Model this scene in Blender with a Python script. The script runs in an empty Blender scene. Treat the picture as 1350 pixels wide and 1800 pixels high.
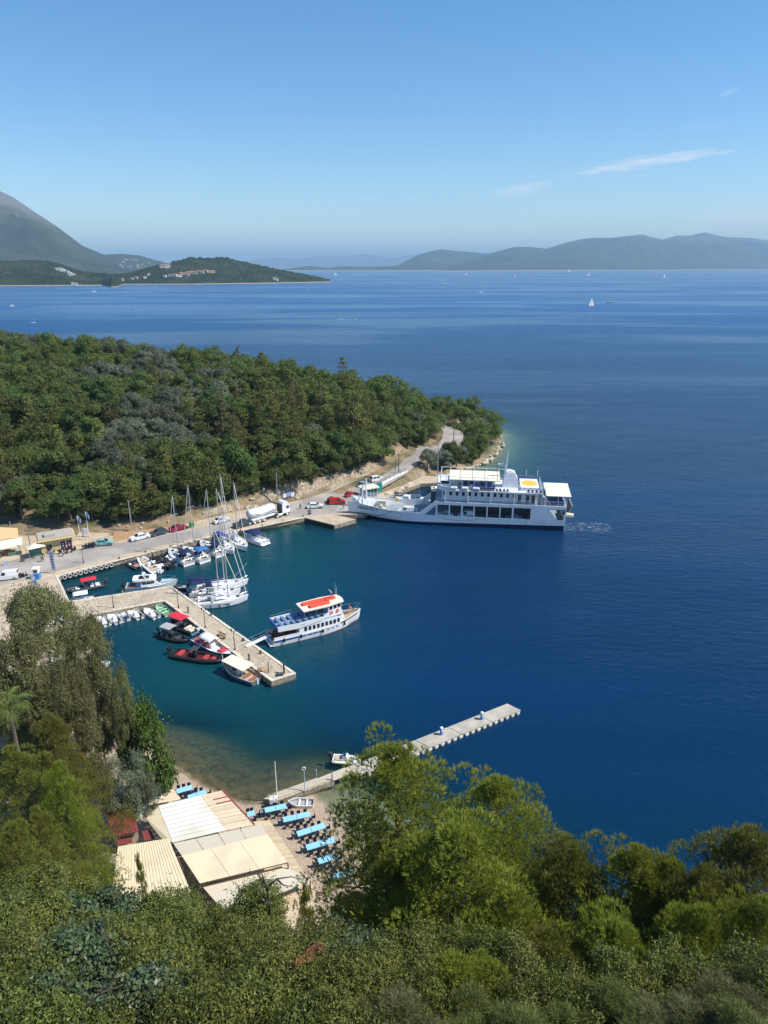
import bpy, bmesh, math, random
import numpy as np
from mathutils import Vector, Matrix, Euler
S = bpy.context.scene
COL = S.collection
R = math.radians
pi = math.pi

# ------------------------------------------------------------------ camera
FPX, PITCH, CH = 1200.0, math.atan((900-469)/1200.0), 60.0
cam_d = bpy.data.cameras.new('camera'); cam = bpy.data.objects.new('camera', cam_d); COL.objects.link(cam)
cam.location = (0, 0, CH); cam.rotation_euler = (pi/2-PITCH, 0, 0)
cam_d.sensor_fit = 'VERTICAL'; cam_d.sensor_height = 36; cam_d.lens = 24
cam_d.clip_start = 0.3; cam_d.clip_end = 200000
S.camera = cam
# ------------------------------------------------------------------ sky, sun, exposure
SUN_EL, SUN_AZ = 52.0, -9.0           # azimuth measured from +X towards +Y
W = bpy.data.worlds.new('World'); S.world = W; W.use_nodes = True
nt = W.node_tree; nt.nodes.clear()
wo = nt.nodes.new('ShaderNodeOutputWorld'); bg = nt.nodes.new('ShaderNodeBackground')
sky = nt.nodes.new('ShaderNodeTexSky'); sky.sky_type = 'NISHITA'; sky.sun_disc = False
sky.sun_elevation = R(SUN_EL); sky.sun_rotation = R(90-SUN_AZ)
sky.altitude = 0; sky.air_density = 1.0; sky.dust_density = 0.0; sky.ozone_density = 3.0
bg.inputs[1].default_value = 0.115
# faint wisps of cloud, placed by direction in the sky
geo = nt.nodes.new('ShaderNodeNewGeometry')
def N(t, ty, **kw):
    n = t.nodes.new(ty)
    for k, v in kw.items():
        if k == 'op': n.operation = v
        elif k == 'blend': n.blend_type = v
        elif isinstance(k, str) and k.startswith('i'): n.inputs[int(k[1:])].default_value = v
        else: setattr(n, k, v)
    return n
def math_(t, op, a, b=None, clamp=False):
    n = t.nodes.new('ShaderNodeMath'); n.operation = op; n.use_clamp = clamp
    for i, v in enumerate((a, b)):
        if v is None: continue
        if isinstance(v, (int, float)): n.inputs[i].default_value = v
        else: t.links.new(v, n.inputs[i])
    return n.outputs[0]
def raydir(px, py):
    x = (px-675)/FPX; y = (900-py)/FPX; c, s = math.cos(PITCH), math.sin(PITCH)
    return Vector((x, c+y*s, -s+y*c))
tc = nt.nodes.new('ShaderNodeTexCoord')
sx = nt.nodes.new('ShaderNodeSeparateXYZ'); nt.links.new(tc.outputs['Generated'], sx.inputs[0])
az = math_(nt, 'ARCTAN2', sx.outputs[0], sx.outputs[1])
el = math_(nt, 'ARCSINE', sx.outputs[2])
total = None
for (px, py, wx, wy, tilt, amp, fr) in [(1135, 285, .115, .0085, .10, .85, 9), (915, 333, .055, .009, .10, .6, 9), (1300, 388, .075, .020, 0.0, .75, 22), (228, 414, .022, .007, 0, .4, 24), (520, 408, .04, .006, 0, .3, 26), (1283, 162, .012, .004, .3, .3, 22), (1000, 411, .05, .005, 0, .25, 22), (170, 417, .02, .005, 0, .15, 24), (1240, 220, .03, .006, 0, .13, 15), (920, 410, .02, .005, 0, .3, 24), (680, 413, .03, .005, 0, .12, 24)]:
    d = raydir(px, py).normalized(); a0 = math.atan2(d.x, d.y); e0 = math.asin(d.z)
    da = math_(nt, 'SUBTRACT', az, a0); de = math_(nt, 'SUBTRACT', el, e0)
    de2 = math_(nt, 'SUBTRACT', de, math_(nt, 'MULTIPLY', da, tilt))
    q = math_(nt, 'ADD', math_(nt, 'POWER', math_(nt, 'ABSOLUTE', math_(nt, 'DIVIDE', da, wx)), 2.0), math_(nt, 'POWER', math_(nt, 'ABSOLUTE', math_(nt, 'DIVIDE', de2, wy)), 2.0))
    cx = nt.nodes.new('ShaderNodeCombineXYZ')
    nt.links.new(math_(nt, 'MULTIPLY', da, fr), cx.inputs[0]); nt.links.new(math_(nt, 'MULTIPLY', de2, fr*6), cx.inputs[1]); cx.inputs[2].default_value = px*.01
    no = N(nt, 'ShaderNodeTexNoise'); no.inputs['Scale'].default_value = 3.0; no.inputs['Detail'].default_value = 7; no.inputs['Roughness'].default_value = .6
    nt.links.new(cx.outputs[0], no.inputs['Vector'])
    m = math_(nt, 'SUBTRACT', math_(nt, 'ADD', math_(nt, 'MULTIPLY', math_(nt, 'SUBTRACT', no.outputs[0], .5), 2.6), .75), q)
    m = math_(nt, 'MULTIPLY', math_(nt, 'MULTIPLY', m, 1.0, True), amp)
    total = m if total is None else math_(nt, 'MAXIMUM', total, m)
mx = nt.nodes.new('ShaderNodeMix'); mx.data_type = 'RGBA'
hsn = nt.nodes.new('ShaderNodeHueSaturation'); hsn.inputs['Saturation'].default_value = 1.28; nt.links.new(sky.outputs[0], hsn.inputs['Color'])
nt.links.new(math_(nt, 'MULTIPLY', total, .85), mx.inputs[0]); nt.links.new(hsn.outputs[0], mx.inputs[6]); mx.inputs[7].default_value = (6.4, 6.4, 6.9, 1)
nt.links.new(mx.outputs[2], bg.inputs[0]); nt.links.new(bg.outputs[0], wo.inputs[0])
sun_d = bpy.data.lights.new('sun', 'SUN'); sun = bpy.data.objects.new('sun', sun_d); COL.objects.link(sun)
sun_d.energy = 4.3; sun_d.angle = R(.53); sun_d.color = (1, .95, .87)
sdir = Vector((math.cos(R(SUN_EL))*math.cos(R(SUN_AZ)), math.cos(R(SUN_EL))*math.sin(R(SUN_AZ)), math.sin(R(SUN_EL))))
sun.rotation_euler = sdir.to_track_quat('Z', 'Y').to_euler()
S.view_settings.view_transform = 'Standard'; S.view_settings.look = 'None'; S.view_settings.gamma = 1
S.view_settings.use_curve_mapping = False; S.view_settings.exposure = 0.46
S.cycles.transparent_max_bounces = 24; S.cycles.max_bounces = 6

# ------------------------------------------------------------------ pixel -> place
def G(px, py, z=0.0):
    r = raydir(px, py); t = (z-CH)/r.z
    return Vector((r.x*t, r.y*t, z))
def AtY(px, py, Y):
    r = raydir(px, py); t = Y/r.y
    return Vector((r.x*t, Y, CH+r.z*t))
def g2(px, py, z=0.0):
    v = G(px, py, z); return (v.x, v.y)

# ------------------------------------------------------------------ materials
_mats = {}
def lin(c):
    return tuple(((v/12.92) if v <= .04045 else ((v+.055)/1.055)**2.4) for v in c)
def rgb(r, g, b): return lin((r/255, g/255, b/255))
def mat(name, col, rough=.6, metal=0.0, var=.12, scale=3.0, bump=0.0, bscale=None, col2=None, c2scale=.5, c2amt=.5, spec=.4, rnd=0.0, obj=True, transl=None, emit=None, alpha=None, stretch=None, island=0.0, detail=4):
    if name in _mats: return _mats[name]
    m = bpy.data.materials.new(name); m.use_nodes = True; t = m.node_tree; t.nodes.clear()
    out = t.nodes.new('ShaderNodeOutputMaterial'); p = t.nodes.new('ShaderNodeBsdfPrincipled')
    p.inputs['Roughness'].default_value = rough; p.inputs['Metallic'].default_value = metal
    p.inputs['Specular IOR Level'].default_value = spec
    tcn = t.nodes.new('ShaderNodeTexCoord'); mp = t.nodes.new('ShaderNodeMapping')
    t.links.new(tcn.outputs['Object'], mp.inputs[0])
    if stretch: mp.inputs['Scale'].default_value = stretch
    no = t.nodes.new('ShaderNodeTexNoise'); no.inputs['Scale'].default_value = scale; no.inputs['Detail'].default_value = detail
    t.links.new(mp.outputs[0], no.inputs['Vector'])
    base = t.nodes.new('ShaderNodeRGB'); base.outputs[0].default_value = (*col, 1); cur = base.outputs[0]
    if col2:
        n2 = t.nodes.new('ShaderNodeTexNoise'); n2.inputs['Scale'].default_value = c2scale; n2.inputs['Detail'].default_value = 5
        t.links.new(mp.outputs[0], n2.inputs['Vector'])
        f = math_(t, 'MULTIPLY', math_(t, 'SUBTRACT', n2.outputs[0], .5-c2amt*.25+.0), 5.0, True)
        mx = t.nodes.new('ShaderNodeMix'); mx.data_type = 'RGBA'; t.links.new(f, mx.inputs[0]); t.links.new(cur, mx.inputs[6]); mx.inputs[7].default_value = (*col2, 1); cur = mx.outputs[2]
    v = math_(t, 'ADD', 1-var, math_(t, 'MULTIPLY', no.outputs[0], 2*var))
    if rnd:
        oi = t.nodes.new('ShaderNodeObjectInfo'); v = math_(t, 'MULTIPLY', v, math_(t, 'ADD', 1-rnd, math_(t, 'MULTIPLY', oi.outputs['Random'], 2*rnd)))
    if island:
        gi = t.nodes.new('ShaderNodeNewGeometry'); v = math_(t, 'MULTIPLY', v, math_(t, 'ADD', 1-island, math_(t, 'MULTIPLY', gi.outputs['Random Per Island'], 2*island)))
    hs = t.nodes.new('ShaderNodeHueSaturation'); t.links.new(v, hs.inputs['Value']); t.links.new(cur, hs.inputs['Color']); cur = hs.outputs[0]
    if rnd:
        t.links.new(math_(t, 'ADD', .5-rnd*.07, math_(t, 'MULTIPLY', oi.outputs['Random'], rnd*.14)), hs.inputs['Hue'])
    t.links.new(cur, p.inputs['Base Color'])
    if bump:
        bn = t.nodes.new('ShaderNodeTexNoise'); bn.inputs['Scale'].default_value = bscale or scale*4; bn.inputs['Detail'].default_value = 5
        t.links.new(mp.outputs[0], bn.inputs['Vector'])
        b = t.nodes.new('ShaderNodeBump'); b.inputs['Strength'].default_value = 1; b.inputs['Distance'].default_value = bump
        t.links.new(bn.outputs[0], b.inputs['Height']); t.links.new(b.outputs[0], p.inputs['Normal'])
    if emit: p.inputs['Emission Color'].default_value = (*emit, 1); p.inputs['Emission Strength'].default_value = 1
    sh = p.outputs[0]
    if transl:
        tr = t.nodes.new('ShaderNodeBsdfTranslucent'); t.links.new(cur, tr.inputs[0]); ms = t.nodes.new('ShaderNodeMixShader'); ms.inputs[0].default_value = transl
        t.links.new(sh, ms.inputs[1]); t.links.new(tr.outputs[0], ms.inputs[2]); sh = ms.outputs[0]
    if alpha is not None:
        tr = t.nodes.new('ShaderNodeBsdfTransparent'); ms = t.nodes.new('ShaderNodeMixShader'); ms.inputs[0].default_value = alpha
        t.links.new(tr.outputs[0], ms.inputs[1]); t.links.new(sh, ms.inputs[2]); sh = ms.outputs[0]
    t.links.new(sh, out.inputs[0])
    _mats[name] = m; return m

white_paint = mat('white_paint', (.80, .80, .78), .35, var=.05, scale=1.2, col2=(.70, .69, .64), c2scale=.6, c2amt=-.1)
white_gel = mat('white_gelcoat', (.80, .80, .79), .25, var=.05, scale=1.5, spec=.5)
grey_paint = mat('grey_paint', (.30, .31, .32), .45)
dark_grey = mat('dark_grey', (.055, .058, .062), .5)
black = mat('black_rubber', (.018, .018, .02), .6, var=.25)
navy = mat('navy_canvas', (.012, .022, .085), .8, var=.2, scale=6)
blue_canvas = mat('blue_canvas', (.05, .16, .42), .8, var=.15, scale=6)
red_canvas = mat('red_canvas', (.62, .03, .05), .75, var=.12, scale=5)
cream_canvas = mat('cream_canvas', (.78, .70, .52), .8, var=.07, scale=2)
grey_canvas = mat('grey_canvas', (.38, .38, .37), .8, var=.08, scale=2)
white_canvas = mat('white_canvas', (.78, .78, .75), .8, var=.05, scale=3)
glass = mat('dark_glass', (.02, .03, .04), .08, spec=.8, var=.2)
chrome = mat('steel', (.6, .6, .6), .3, metal=.9)
alu = mat('mast_aluminium', (.55, .56, .57), .4, metal=.35)
wood = mat('warm_wood', (.30, .15, .07), .6, var=.25, scale=5, stretch=(1, 6, 1))
tan = mat('tan_deck', (.52, .38, .25), .6, var=.15, scale=5)
red_paint = mat('red_paint', (.52, .03, .03), .35)
hull_blue = mat('hull_blue', (.006, .013, .055), .4, var=.2)
orange = mat('raft_orange', (.80, .10, .05), .55)
yellow = mat('yellow_paint', (.80, .50, .06), .5)
skin = mat('skin', (.50, .27, .18), .6)
dark_hair = mat('dark_hair', (.03, .02, .015), .7)
grass_mat = mat('dark_cloth', (.03, .035, .05), .8)

# ------------------------------------------------------------------ mesh helper
class M:
    def __init__(s): s.v = []; s.f = []
    def add(s, vs, fs, tf=None):
        o = len(s.v)
        s.v += [tuple(tf @ Vector(v)) if tf is not None else tuple(v) for v in vs]
        s.f += [tuple(i+o for i in f) for f in fs]; return s
    def box(s, x0, x1, y0, y1, z0, z1, tf=None):
        vs = [(x0,y0,z0),(x1,y0,z0),(x1,y1,z0),(x0,y1,z0),(x0,y0,z1),(x1,y0,z1),(x1,y1,z1),(x0,y1,z1)]
        return s.add(vs, [(0,3,2,1),(4,5,6,7),(0,1,5,4),(1,2,6,5),(2,3,7,6),(3,0,4,7)], tf)
    def cbox(s, c, d, rz=0, ry=0, rx=0):
        tf = Matrix.Translation(c) @ Euler((rx, ry, rz)).to_matrix().to_4x4()
        return s.box(-d[0]/2, d[0]/2, -d[1]/2, d[1]/2, -d[2]/2, d[2]/2, tf)
    def bbox(s, c, d, b=.15, rz=0, ry=0):      # box with chamfered vertical corners and a slightly smaller top
        x, y, z = d[0]/2, d[1]/2, d[2]/2; k = b*min(x, y)
        ring = [(x-k,-y),(x,-y+k),(x,y-k),(x-k,y),(-x+k,y),(-x,y-k),(-x,-y+k),(-x+k,-y)]
        tf = Matrix.Translation(c) @ Euler((0, ry, rz)).to_matrix().to_4x4()
        rings = [[(a*q, e*q, h) for a, e in ring] for q, h in ((.94,-z), (1,-z+k*.6), (1, z-k), (1-k/x*.8, z))]
        return s.loft([[tf @ Vector(p) for p in r] for r in rings], caps=True)
    def tube(s, p, q, r, r2=None, n=6, caps=True):
        p = Vector(p); q = Vector(q); r2 = r if r2 is None else r2
        d = (q-p); 
        if d.length < 1e-6: return s
        d.normalize(); a = d.orthogonal().normalized(); b = d.cross(a)
        r0 = [p+(a*math.cos(2*pi*i/n)+b*math.sin(2*pi*i/n))*r for i in range(n)]
        r1 = [q+(a*math.cos(2*pi*i/n)+b*math.sin(2*pi*i/n))*r2 for i in range(n)]
        return s.loft([r0, r1], caps=caps)
    def path(s, pts, r, n=6, caps=True, closed=False):
        pts = [Vector(p) for p in pts]; rings = []; k = len(pts); ref = None
        for i, p in enumerate(pts):
            if closed: d = pts[(i+1) % k]-pts[i-1]
            else: d = pts[min(i+1, k-1)]-pts[max(i-1, 0)]
            d.normalize()
            if ref is None: ref = d.orthogonal().normalized()
            a = (ref-d*ref.dot(d)).normalized(); ref = a; b = d.cross(a)
            rr = r[i] if isinstance(r, (list, tuple)) else r
            rings.append([p+(a*math.cos(2*pi*j/n)+b*math.sin(2*pi*j/n))*rr for j in range(n)])
        if closed: rings.append(rings[0]); caps = False
        return s.loft(rings, caps=caps)
    def loft(s, rings, caps=True, closed=True):
        n = len(rings[0]); o = len(s.v)
        for r in rings: s.v += [tuple(p) for p in r]
        for i in range(len(rings)-1):
            for j in range(n if closed else n-1):
                k = (j+1) % n
                s.f.append((o+i*n+j, o+i*n+k, o+(i+1)*n+k, o+(i+1)*n+j))
        if caps and closed:
            s.f.append(tuple(o+j for j in reversed(range(n)))); s.f.append(tuple(o+(len(rings)-1)*n+j for j in range(n)))
        return s
    def prism(s, poly, z0, z1, tf=None):
        n = len(poly); vs = [(x, y, z0) for x, y in poly]+[(x, y, z1) for x, y in poly]
        a = sum(poly[i][0]*poly[(i+1)%n][1]-poly[(i+1)%n][0]*poly[i][1] for i in range(n))
        fs = [tuple(range(n-1, -1, -1)), tuple(range(n, 2*n))]+[(i, (i+1)%n, n+(i+1)%n, n+i) for i in range(n)]
        if a < 0: fs = [tuple(reversed(f)) for f in fs]
        return s.add(vs, fs, tf)
    def side(s, prof, y0, y1, tf=None, inset=0.0):   # profile in x,z extruded along y
        n = len(prof); vs = [(x, y0, z) for x, z in prof]+[(x, y1, z) for x, z in prof]
        a = sum(prof[i][0]*prof[(i+1)%n][1]-prof[(i+1)%n][0]*prof[i][1] for i in range(n))
        fs = [tuple(range(n)), tuple(range(2*n-1, n-1, -1))]+[(i, n+i, n+(i+1)%n, (i+1)%n) for i in range(n)]
        if a < 0: fs = [tuple(reversed(f)) for f in fs]
        return s.add(vs, fs, tf)
    def ball(s, c, r, nu=8, nv=6):
        if isinstance(r, (int, float)): r = (r, r, r)
        rings = []
        for i in range(nv+1):
            t = pi*i/nv; q = max(math.sin(t), .02)
            rings.append([(c[0]+r[0]*q*math.cos(2*pi*j/nu), c[1]+r[1]*q*math.sin(2*pi*j/nu), c[2]-r[2]*math.cos(t)) for j in range(nu)])
        return s.loft(rings)
    def torus(s, c, R_, r, axis='z', n=14, m=6):
        pts = []
        for i in range(n):
            a = 2*pi*i/n; u, w = R_*math.cos(a), R_*math.sin(a)
            pts.append((c[0]+u, c[1]+w, c[2]) if axis == 'z' else ((c[0]+u, c[1], c[2]+w) if axis == 'y' else (c[0], c[1]+u, c[2]+w)))
        return s.path(pts, r, n=m, closed=True)
    def quad(s, a, b, c, d): return s.add([a, b, c, d], [(0, 1, 2, 3)])
    def sheet(s, pts, th=.03):                   # a quad patch with thickness (pts ccw from above)
        pts = [Vector(p) for p in pts]; n = len(pts); nn = (pts[1]-pts[0]).cross(pts[-1]-pts[0]).normalized()
        vs = pts+[p-nn*th for p in pts]
        return s.add(vs, [tuple(range(n)), tuple(range(2*n-1, n-1, -1))]+[(i, n+i, n+(i+1)%n, (i+1)%n) for i in range(n)])
    def build(s, name, m, parent=None, smooth=False, loc=None, rot=None):
        me = bpy.data.meshes.new(name); me.from_pydata(s.v, [], s.f); me.update()
        bm = bmesh.new(); bm.from_mesh(me); bmesh.ops.recalc_face_normals(bm, faces=bm.faces); bm.to_mesh(me); bm.free()
        if smooth:
            me.polygons.foreach_set('use_smooth', [True]*len(me.polygons))
            if smooth != 2: 
                try: me.set_sharp_from_angle(angle=R(40))
                except Exception: pass
        me.materials.append(m)
        o = bpy.data.objects.new(name, me); COL.objects.link(o)
        if parent is not None: o.parent = parent
        if loc is not None: o.location = loc
        if rot is not None: o.rotation_euler = rot
        return o
def part(name, mesh, m, parent, loc=None, rot=None, label=None):     # shares mesh data between alike pieces
    if mesh.materials and mesh.materials[0] is not m: pass
    o = bpy.data.objects.new(name, mesh); COL.objects.link(o); o.parent = parent
    if loc is not None: o.location = loc
    if rot is not None: o.rotation_euler = rot
    if label: o['label'] = label
    return o
def tag(o, label=None, cat=None, group=None, kind=None):
    if label: o['label'] = label
    if cat: o['category'] = cat
    if group: o['group'] = group
    if kind: o['kind'] = kind
    return o
def thing(name, label, cat, loc=(0, 0, 0), rz=0.0, group=None):
    o = bpy.data.objects.new(name, None); COL.objects.link(o); o.empty_display_size = .3
    o.location = loc; o.rotation_euler = (0, 0, rz); return tag(o, label, cat, group)
def dup(root, loc=None, rz=None, label=None, group=None, scale=None):
    r = root.copy(); COL.objects.link(r)
    if loc is not None: r.location = loc
    if rz is not None: r.rotation_euler = (0, 0, rz)
    if scale is not None: r.scale = scale
    if label: r['label'] = label
    if group: r['group'] = group
    for ch in KIDS(root):
        c = ch.copy(); COL.objects.link(c); c.parent = r; c.matrix_parent_inverse = ch.matrix_parent_inverse
        for g in KIDS(ch):
            d = g.copy(); COL.objects.link(d); d.parent = c
    return r
_kids = {}
def KIDS(o):
    k = o.name
    if k not in _kids: _kids[k] = list(o.children)
    return _kids[k]
def struct(name, mb, m, smooth=False):
    o = mb.build(name, m, smooth=smooth); o['kind'] = 'structure'; return o
def text_mesh(txt, size, depth=.01):
    cu = bpy.data.curves.new('t', 'FONT'); cu.body = txt; cu.size = size; cu.extrude = depth; cu.align_x = 'CENTER'; cu.align_y = 'CENTER'
    o = bpy.data.objects.new('t', cu); COL.objects.link(o)
    dg = bpy.context.evaluated_depsgraph_get(); me = bpy.data.meshes.new_from_object(o.evaluated_get(dg))
    bpy.data.objects.remove(o); return me
def lettering(txt, size, m, parent, loc, rot, name='lettering', label=None, sx_=1):
    me = text_mesh(txt, size); me.materials.clear(); me.materials.append(m)
    o = bpy.data.objects.new(name, me); COL.objects.link(o); o.parent = parent; o.location = loc; o.rotation_euler = rot; o.scale = (sx_, 1, 1)
    if label: o['label'] = label
    return o
rng = np.random.default_rng(7); random.seed(7)
def vnoise(x, y, seed=0):
    x = np.asarray(x, float); y = np.asarray(y, float)
    xi = np.floor(x).astype(np.int64); yi = np.floor(y).astype(np.int64); xf = x-xi; yf = y-yi
    def h(a, b):
        n = (a*374761393+b*668265263+seed*974634) & 0xffffffff
        n = ((n ^ (n >> 13))*1274126177) & 0xffffffff
        return ((n ^ (n >> 16)) & 0xffff)/65535.0
    u = xf*xf*(3-2*xf); v = yf*yf*(3-2*yf)
    return (h(xi, yi)*(1-u)+h(xi+1, yi)*u)*(1-v)+(h(xi, yi+1)*(1-u)+h(xi+1, yi+1)*u)*v
def fbm(x, y, oct=5, seed=0, gain=.5):
    a = 1; s = 0; t = 0
    for i in range(oct):
        s = s+a*vnoise(x*2**i, y*2**i, seed+i*17); t += a; a *= gain
    return s/t
# ================================================================== THE SETTING
QZ = 1.2
def pl(pts, z=0.0): return [g2(x, y, z) for x, y in pts]
QUAY_FRONT = pl([(98, 1014), (155, 998), (212, 984), (296, 964), (370, 944), (432, 929), (536, 910)], QZ)
coast = np.array([(140, 26), (60, 42)]+pl([(1350, 1700)])+[(26, 41.5), (19.5, 43), (15, 47.5), (6, 53), (-2.2, 58.5)]+pl([(600, 1455), (575, 1420), (548, 1394), (488, 1402), (440, 1418), (400, 1403), (365, 1386), (330, 1364), (300, 1343), (275, 1322), (240, 1290), (205, 1262), (190, 1225), (172, 1160), (140, 1092), (110, 1092)])+pl([(118, 1058)], QZ)+QUAY_FRONT+pl([(590, 905), (640, 904), (692, 868), (739, 850)], QZ)+[(11.5, 193), (13, 197.5), (20, 201), (27, 208), (32, 215), (37.5, 226), (42, 240), (45, 256), (36, 285), (5, 308), (-45, 330), (-110, 345), (-220, 375), (-430, 430), (-430, -160), (140, -160)])
def sdist(X, Y, poly=coast):
    X = np.asarray(X, float); Y = np.asarray(Y, float); d = np.full(X.shape, 1e9); ins = np.zeros(X.shape, bool)
    n = len(poly)
    for i in range(n):
        ax, ay = poly[i]; bx, by = poly[(i+1) % n]
        ex, ey = bx-ax, by-ay; L = ex*ex+ey*ey
        t = np.clip(((X-ax)*ex+(Y-ay)*ey)/L, 0, 1)
        d = np.minimum(d, np.hypot(X-ax-t*ex, Y-ay-t*ey))
        c = ((ay > Y) != (by > Y)) & (X < ax+(Y-ay)/(by-ay+1e-12)*ex)
        ins ^= c
    return np.where(ins, d, -d)
# road: (upper px), (lower px), height
road_px = [((-140, 990), (-140, 1042), 1.21), ((0, 986), (0, 1030), 1.21), ((60, 978), (60, 1012), 1.21), ((100, 972), (100, 1003), 1.21), ((150, 963), (150, 992), 1.21), ((230, 951), (230, 972), 1.21), ((300, 939), (300, 955), 1.21), ((380, 922), (380, 937), 1.21), ((430, 909), (430, 922), 1.21), ((500, 889), (500, 910), 1.21), ((560, 869), (556, 906), 1.21), ((600, 854), (600, 900), 1.22), ((640, 838), (650, 869), 1.8), ((680, 819), (690, 848), 2.7), ((700, 809), (715, 833), 3.15), ((712, 799), (731, 817), 3.5), ((735, 787), (752, 803), 4.1), ((754, 785), (772, 800), 4.4), ((772, 780), (794, 792), 4.8), ((777, 770), (813, 774), 5.2), ((779, 760), (813, 760), 5.5), ((775, 751), (792, 749), 5.8), ((764, 746), (772, 740), 6.2)]
roadU = [G(*u, z) for u, l, z in road_px]; roadL = [G(*l, z) for u, l, z in road_px]
roadC = [(u+l)/2 for u, l in zip(roadU, roadL)]
rd = []
for i in range(11, len(roadC)-1):
    for k in range(6):
        t = k/6; a = roadC[i].lerp(roadC[i+1], t); w = ((roadU[i]-roadL[i]).length*(1-t)+(roadU[i+1]-roadL[i+1]).length*t)/2
        rd.append((a.x, a.y, a.z, min(w, 5)))
FOOT = np.array([(-400, 165), (-90, 149), (-72.7, 149), (-59.5, 149.6), (-51.2, 153.4), (-42.2, 161.5), (-36.3, 168.1), (-26.6, 173.5), (-21, 178), (-12.1, 186), (-5.8, 193), (2.6, 202), (7.2, 209.5), (14, 216), (20, 226), (24, 245), (40, 262)])
RIDGE = np.array([(-430, 300, 52), (-220, 285, 34), (-148, 270, 27), (-95, 262, 24), (-60, 255, 20), (-40, 250, 17), (-18, 246, 15), (0, 240, 12), (10, 238, 9.5), (20, 240, 7), (30, 245, 6), (45, 250, 5)])
NFOOT = np.array([(-400, 120), (-110, 92), (-80, 76), (-60, 64), (-45, 53), (-30, 48.5), (0, 46.5), (10, 43), (25, 38), (60, 34), (140, 15)])
def sst(t): t = np.clip(t, 0, 1); return t*t*(3-2*t)
def HT(X, Y):
    X = np.asarray(X, float); Y = np.asarray(Y, float); sd = sdist(X, Y)
    # headland
    yf = np.interp(X, FOOT[:, 0], FOOT[:, 1]); yr = np.interp(X, RIDGE[:, 0], RIDGE[:, 1]); zr = np.interp(X, RIDGE[:, 0], RIDGE[:, 2])
    t = (Y-yf)/np.maximum(yr-yf, 4); cl = np.interp(X, [-62, -50, -34, -26, 4, 9], [0, 1.0, 1.4, 2.9, 2.4, .5])
    cl = cl*(.7+.6*vnoise(X*.35, Y*0+3))
    hh = 1.0+np.clip(t, 0, 1)**.85*(zr-1.0-cl)*1+cl*sst((Y-yf)/2.2)
    hh = np.where(Y > yr, zr*(1-.55*sst((Y-yr)/90)), hh)
    hh = hh+(fbm(X*.06, Y*.06, 4, 5)-.5)*5*sst((Y-yf-4)/14)+(fbm(X*.5, Y*.5, 3, 9)-.5)*1.0*sst((Y-yf)/1.5)
    # slope below the viewpoint
    nf = np.interp(X, NFOOT[:, 0], NFOOT[:, 1]); s = np.clip((nf-Y)/(nf+1.0), 0, 1.6)
    hn = np.interp(Y, [77, 83], [1.35, 1.0])+57.0*s**1.25*np.interp(X, [-120, -40, 0, 60], [.92, 1, 1, .9])
    hn = hn+(fbm(X*.09, Y*.09, 4, 31)-.5)*2.5*sst((nf-Y-3)/12)*sst(np.hypot(X, Y)/8-.5)
    fl0 = np.interp(Y, [77, 83], [1.35, 1.0]); flat = fl0
    h = np.where(Y > 105, np.where(Y > yf, hh, 1.0), np.maximum(hn, flat))
    k = np.where(Y < 88, .13, 1.1); h = np.minimum(h, k*np.maximum(sd, 0)+0.0*X)
    # road bench
    bd = np.full(X.shape, 1e9); bz = np.zeros(X.shape); bw = np.ones(X.shape)
    m = (X > -25) & (X < 45) & (Y > 165) & (Y < 262)
    for x, y, z, w in rd:
        d = np.hypot(X-x, Y-y)-w; c = d < bd
        bd = np.where(c, d, bd); bz = np.where(c, z, bz)
    wgt = np.where(m, 1-sst(bd/2.2), 0.0); h = h*(1-wgt)+(bz-.12)*wgt
    # sea bed
    s_ = -sd
    wb = sst((Y-77)/13); dep = (.05+.13*np.minimum(s_, 7)+.55*np.maximum(s_-7, 0))*(1-wb)+(2.2+.5*s_)*wb
    dep = np.where((Y > 190) & (X > 8), .25+.17*s_, dep)
    dep = np.where((X > 5) & (Y < 60), .1+.5*s_, dep)
    g = np.exp(-(((X+14)/16)**2+((Y-86)/7)**2)); dep = dep*(1-.45*g)
    g2_ = np.exp(-(((X-3)/9)**2+((Y-66)/7)**2)); dep = np.minimum(dep, 12)*(1-.35*g2_)
    g3 = np.exp(-(((X+12)/9)**2+((Y-158)/5)**2)); dep = np.minimum(dep, 14)*(1-.62*g3)
    dep = dep*(.8+.4*fbm(X*.07, Y*.07, 3, 77))
    return np.where(sd > 0, h, -np.minimum(dep, 14))
def HZ(x, y): return float(HT(np.array([x]), np.array([y]))[0])
def axis(c0, c1, st, outs_lo, outs_hi):
    return np.array(sorted(set(list(outs_lo)+list(np.arange(c0, c1+.01, st))+list(outs_hi))))
def gridmesh(name, m, xs, ys, Z, attrs=None, smooth=True):
    nx, ny = len(xs), len(ys); XX, YY = np.meshgrid(xs, ys)
    co = np.stack([XX, YY, Z], -1).reshape(-1, 3).astype(np.float32)
    i = np.arange(nx*ny).reshape(ny, nx); f = np.stack([i[:-1, :-1], i[:-1, 1:], i[1:, 1:], i[1:, :-1]], -1).reshape(-1, 4)
    return npmesh(name, m, co, f, attrs, smooth)
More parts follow.
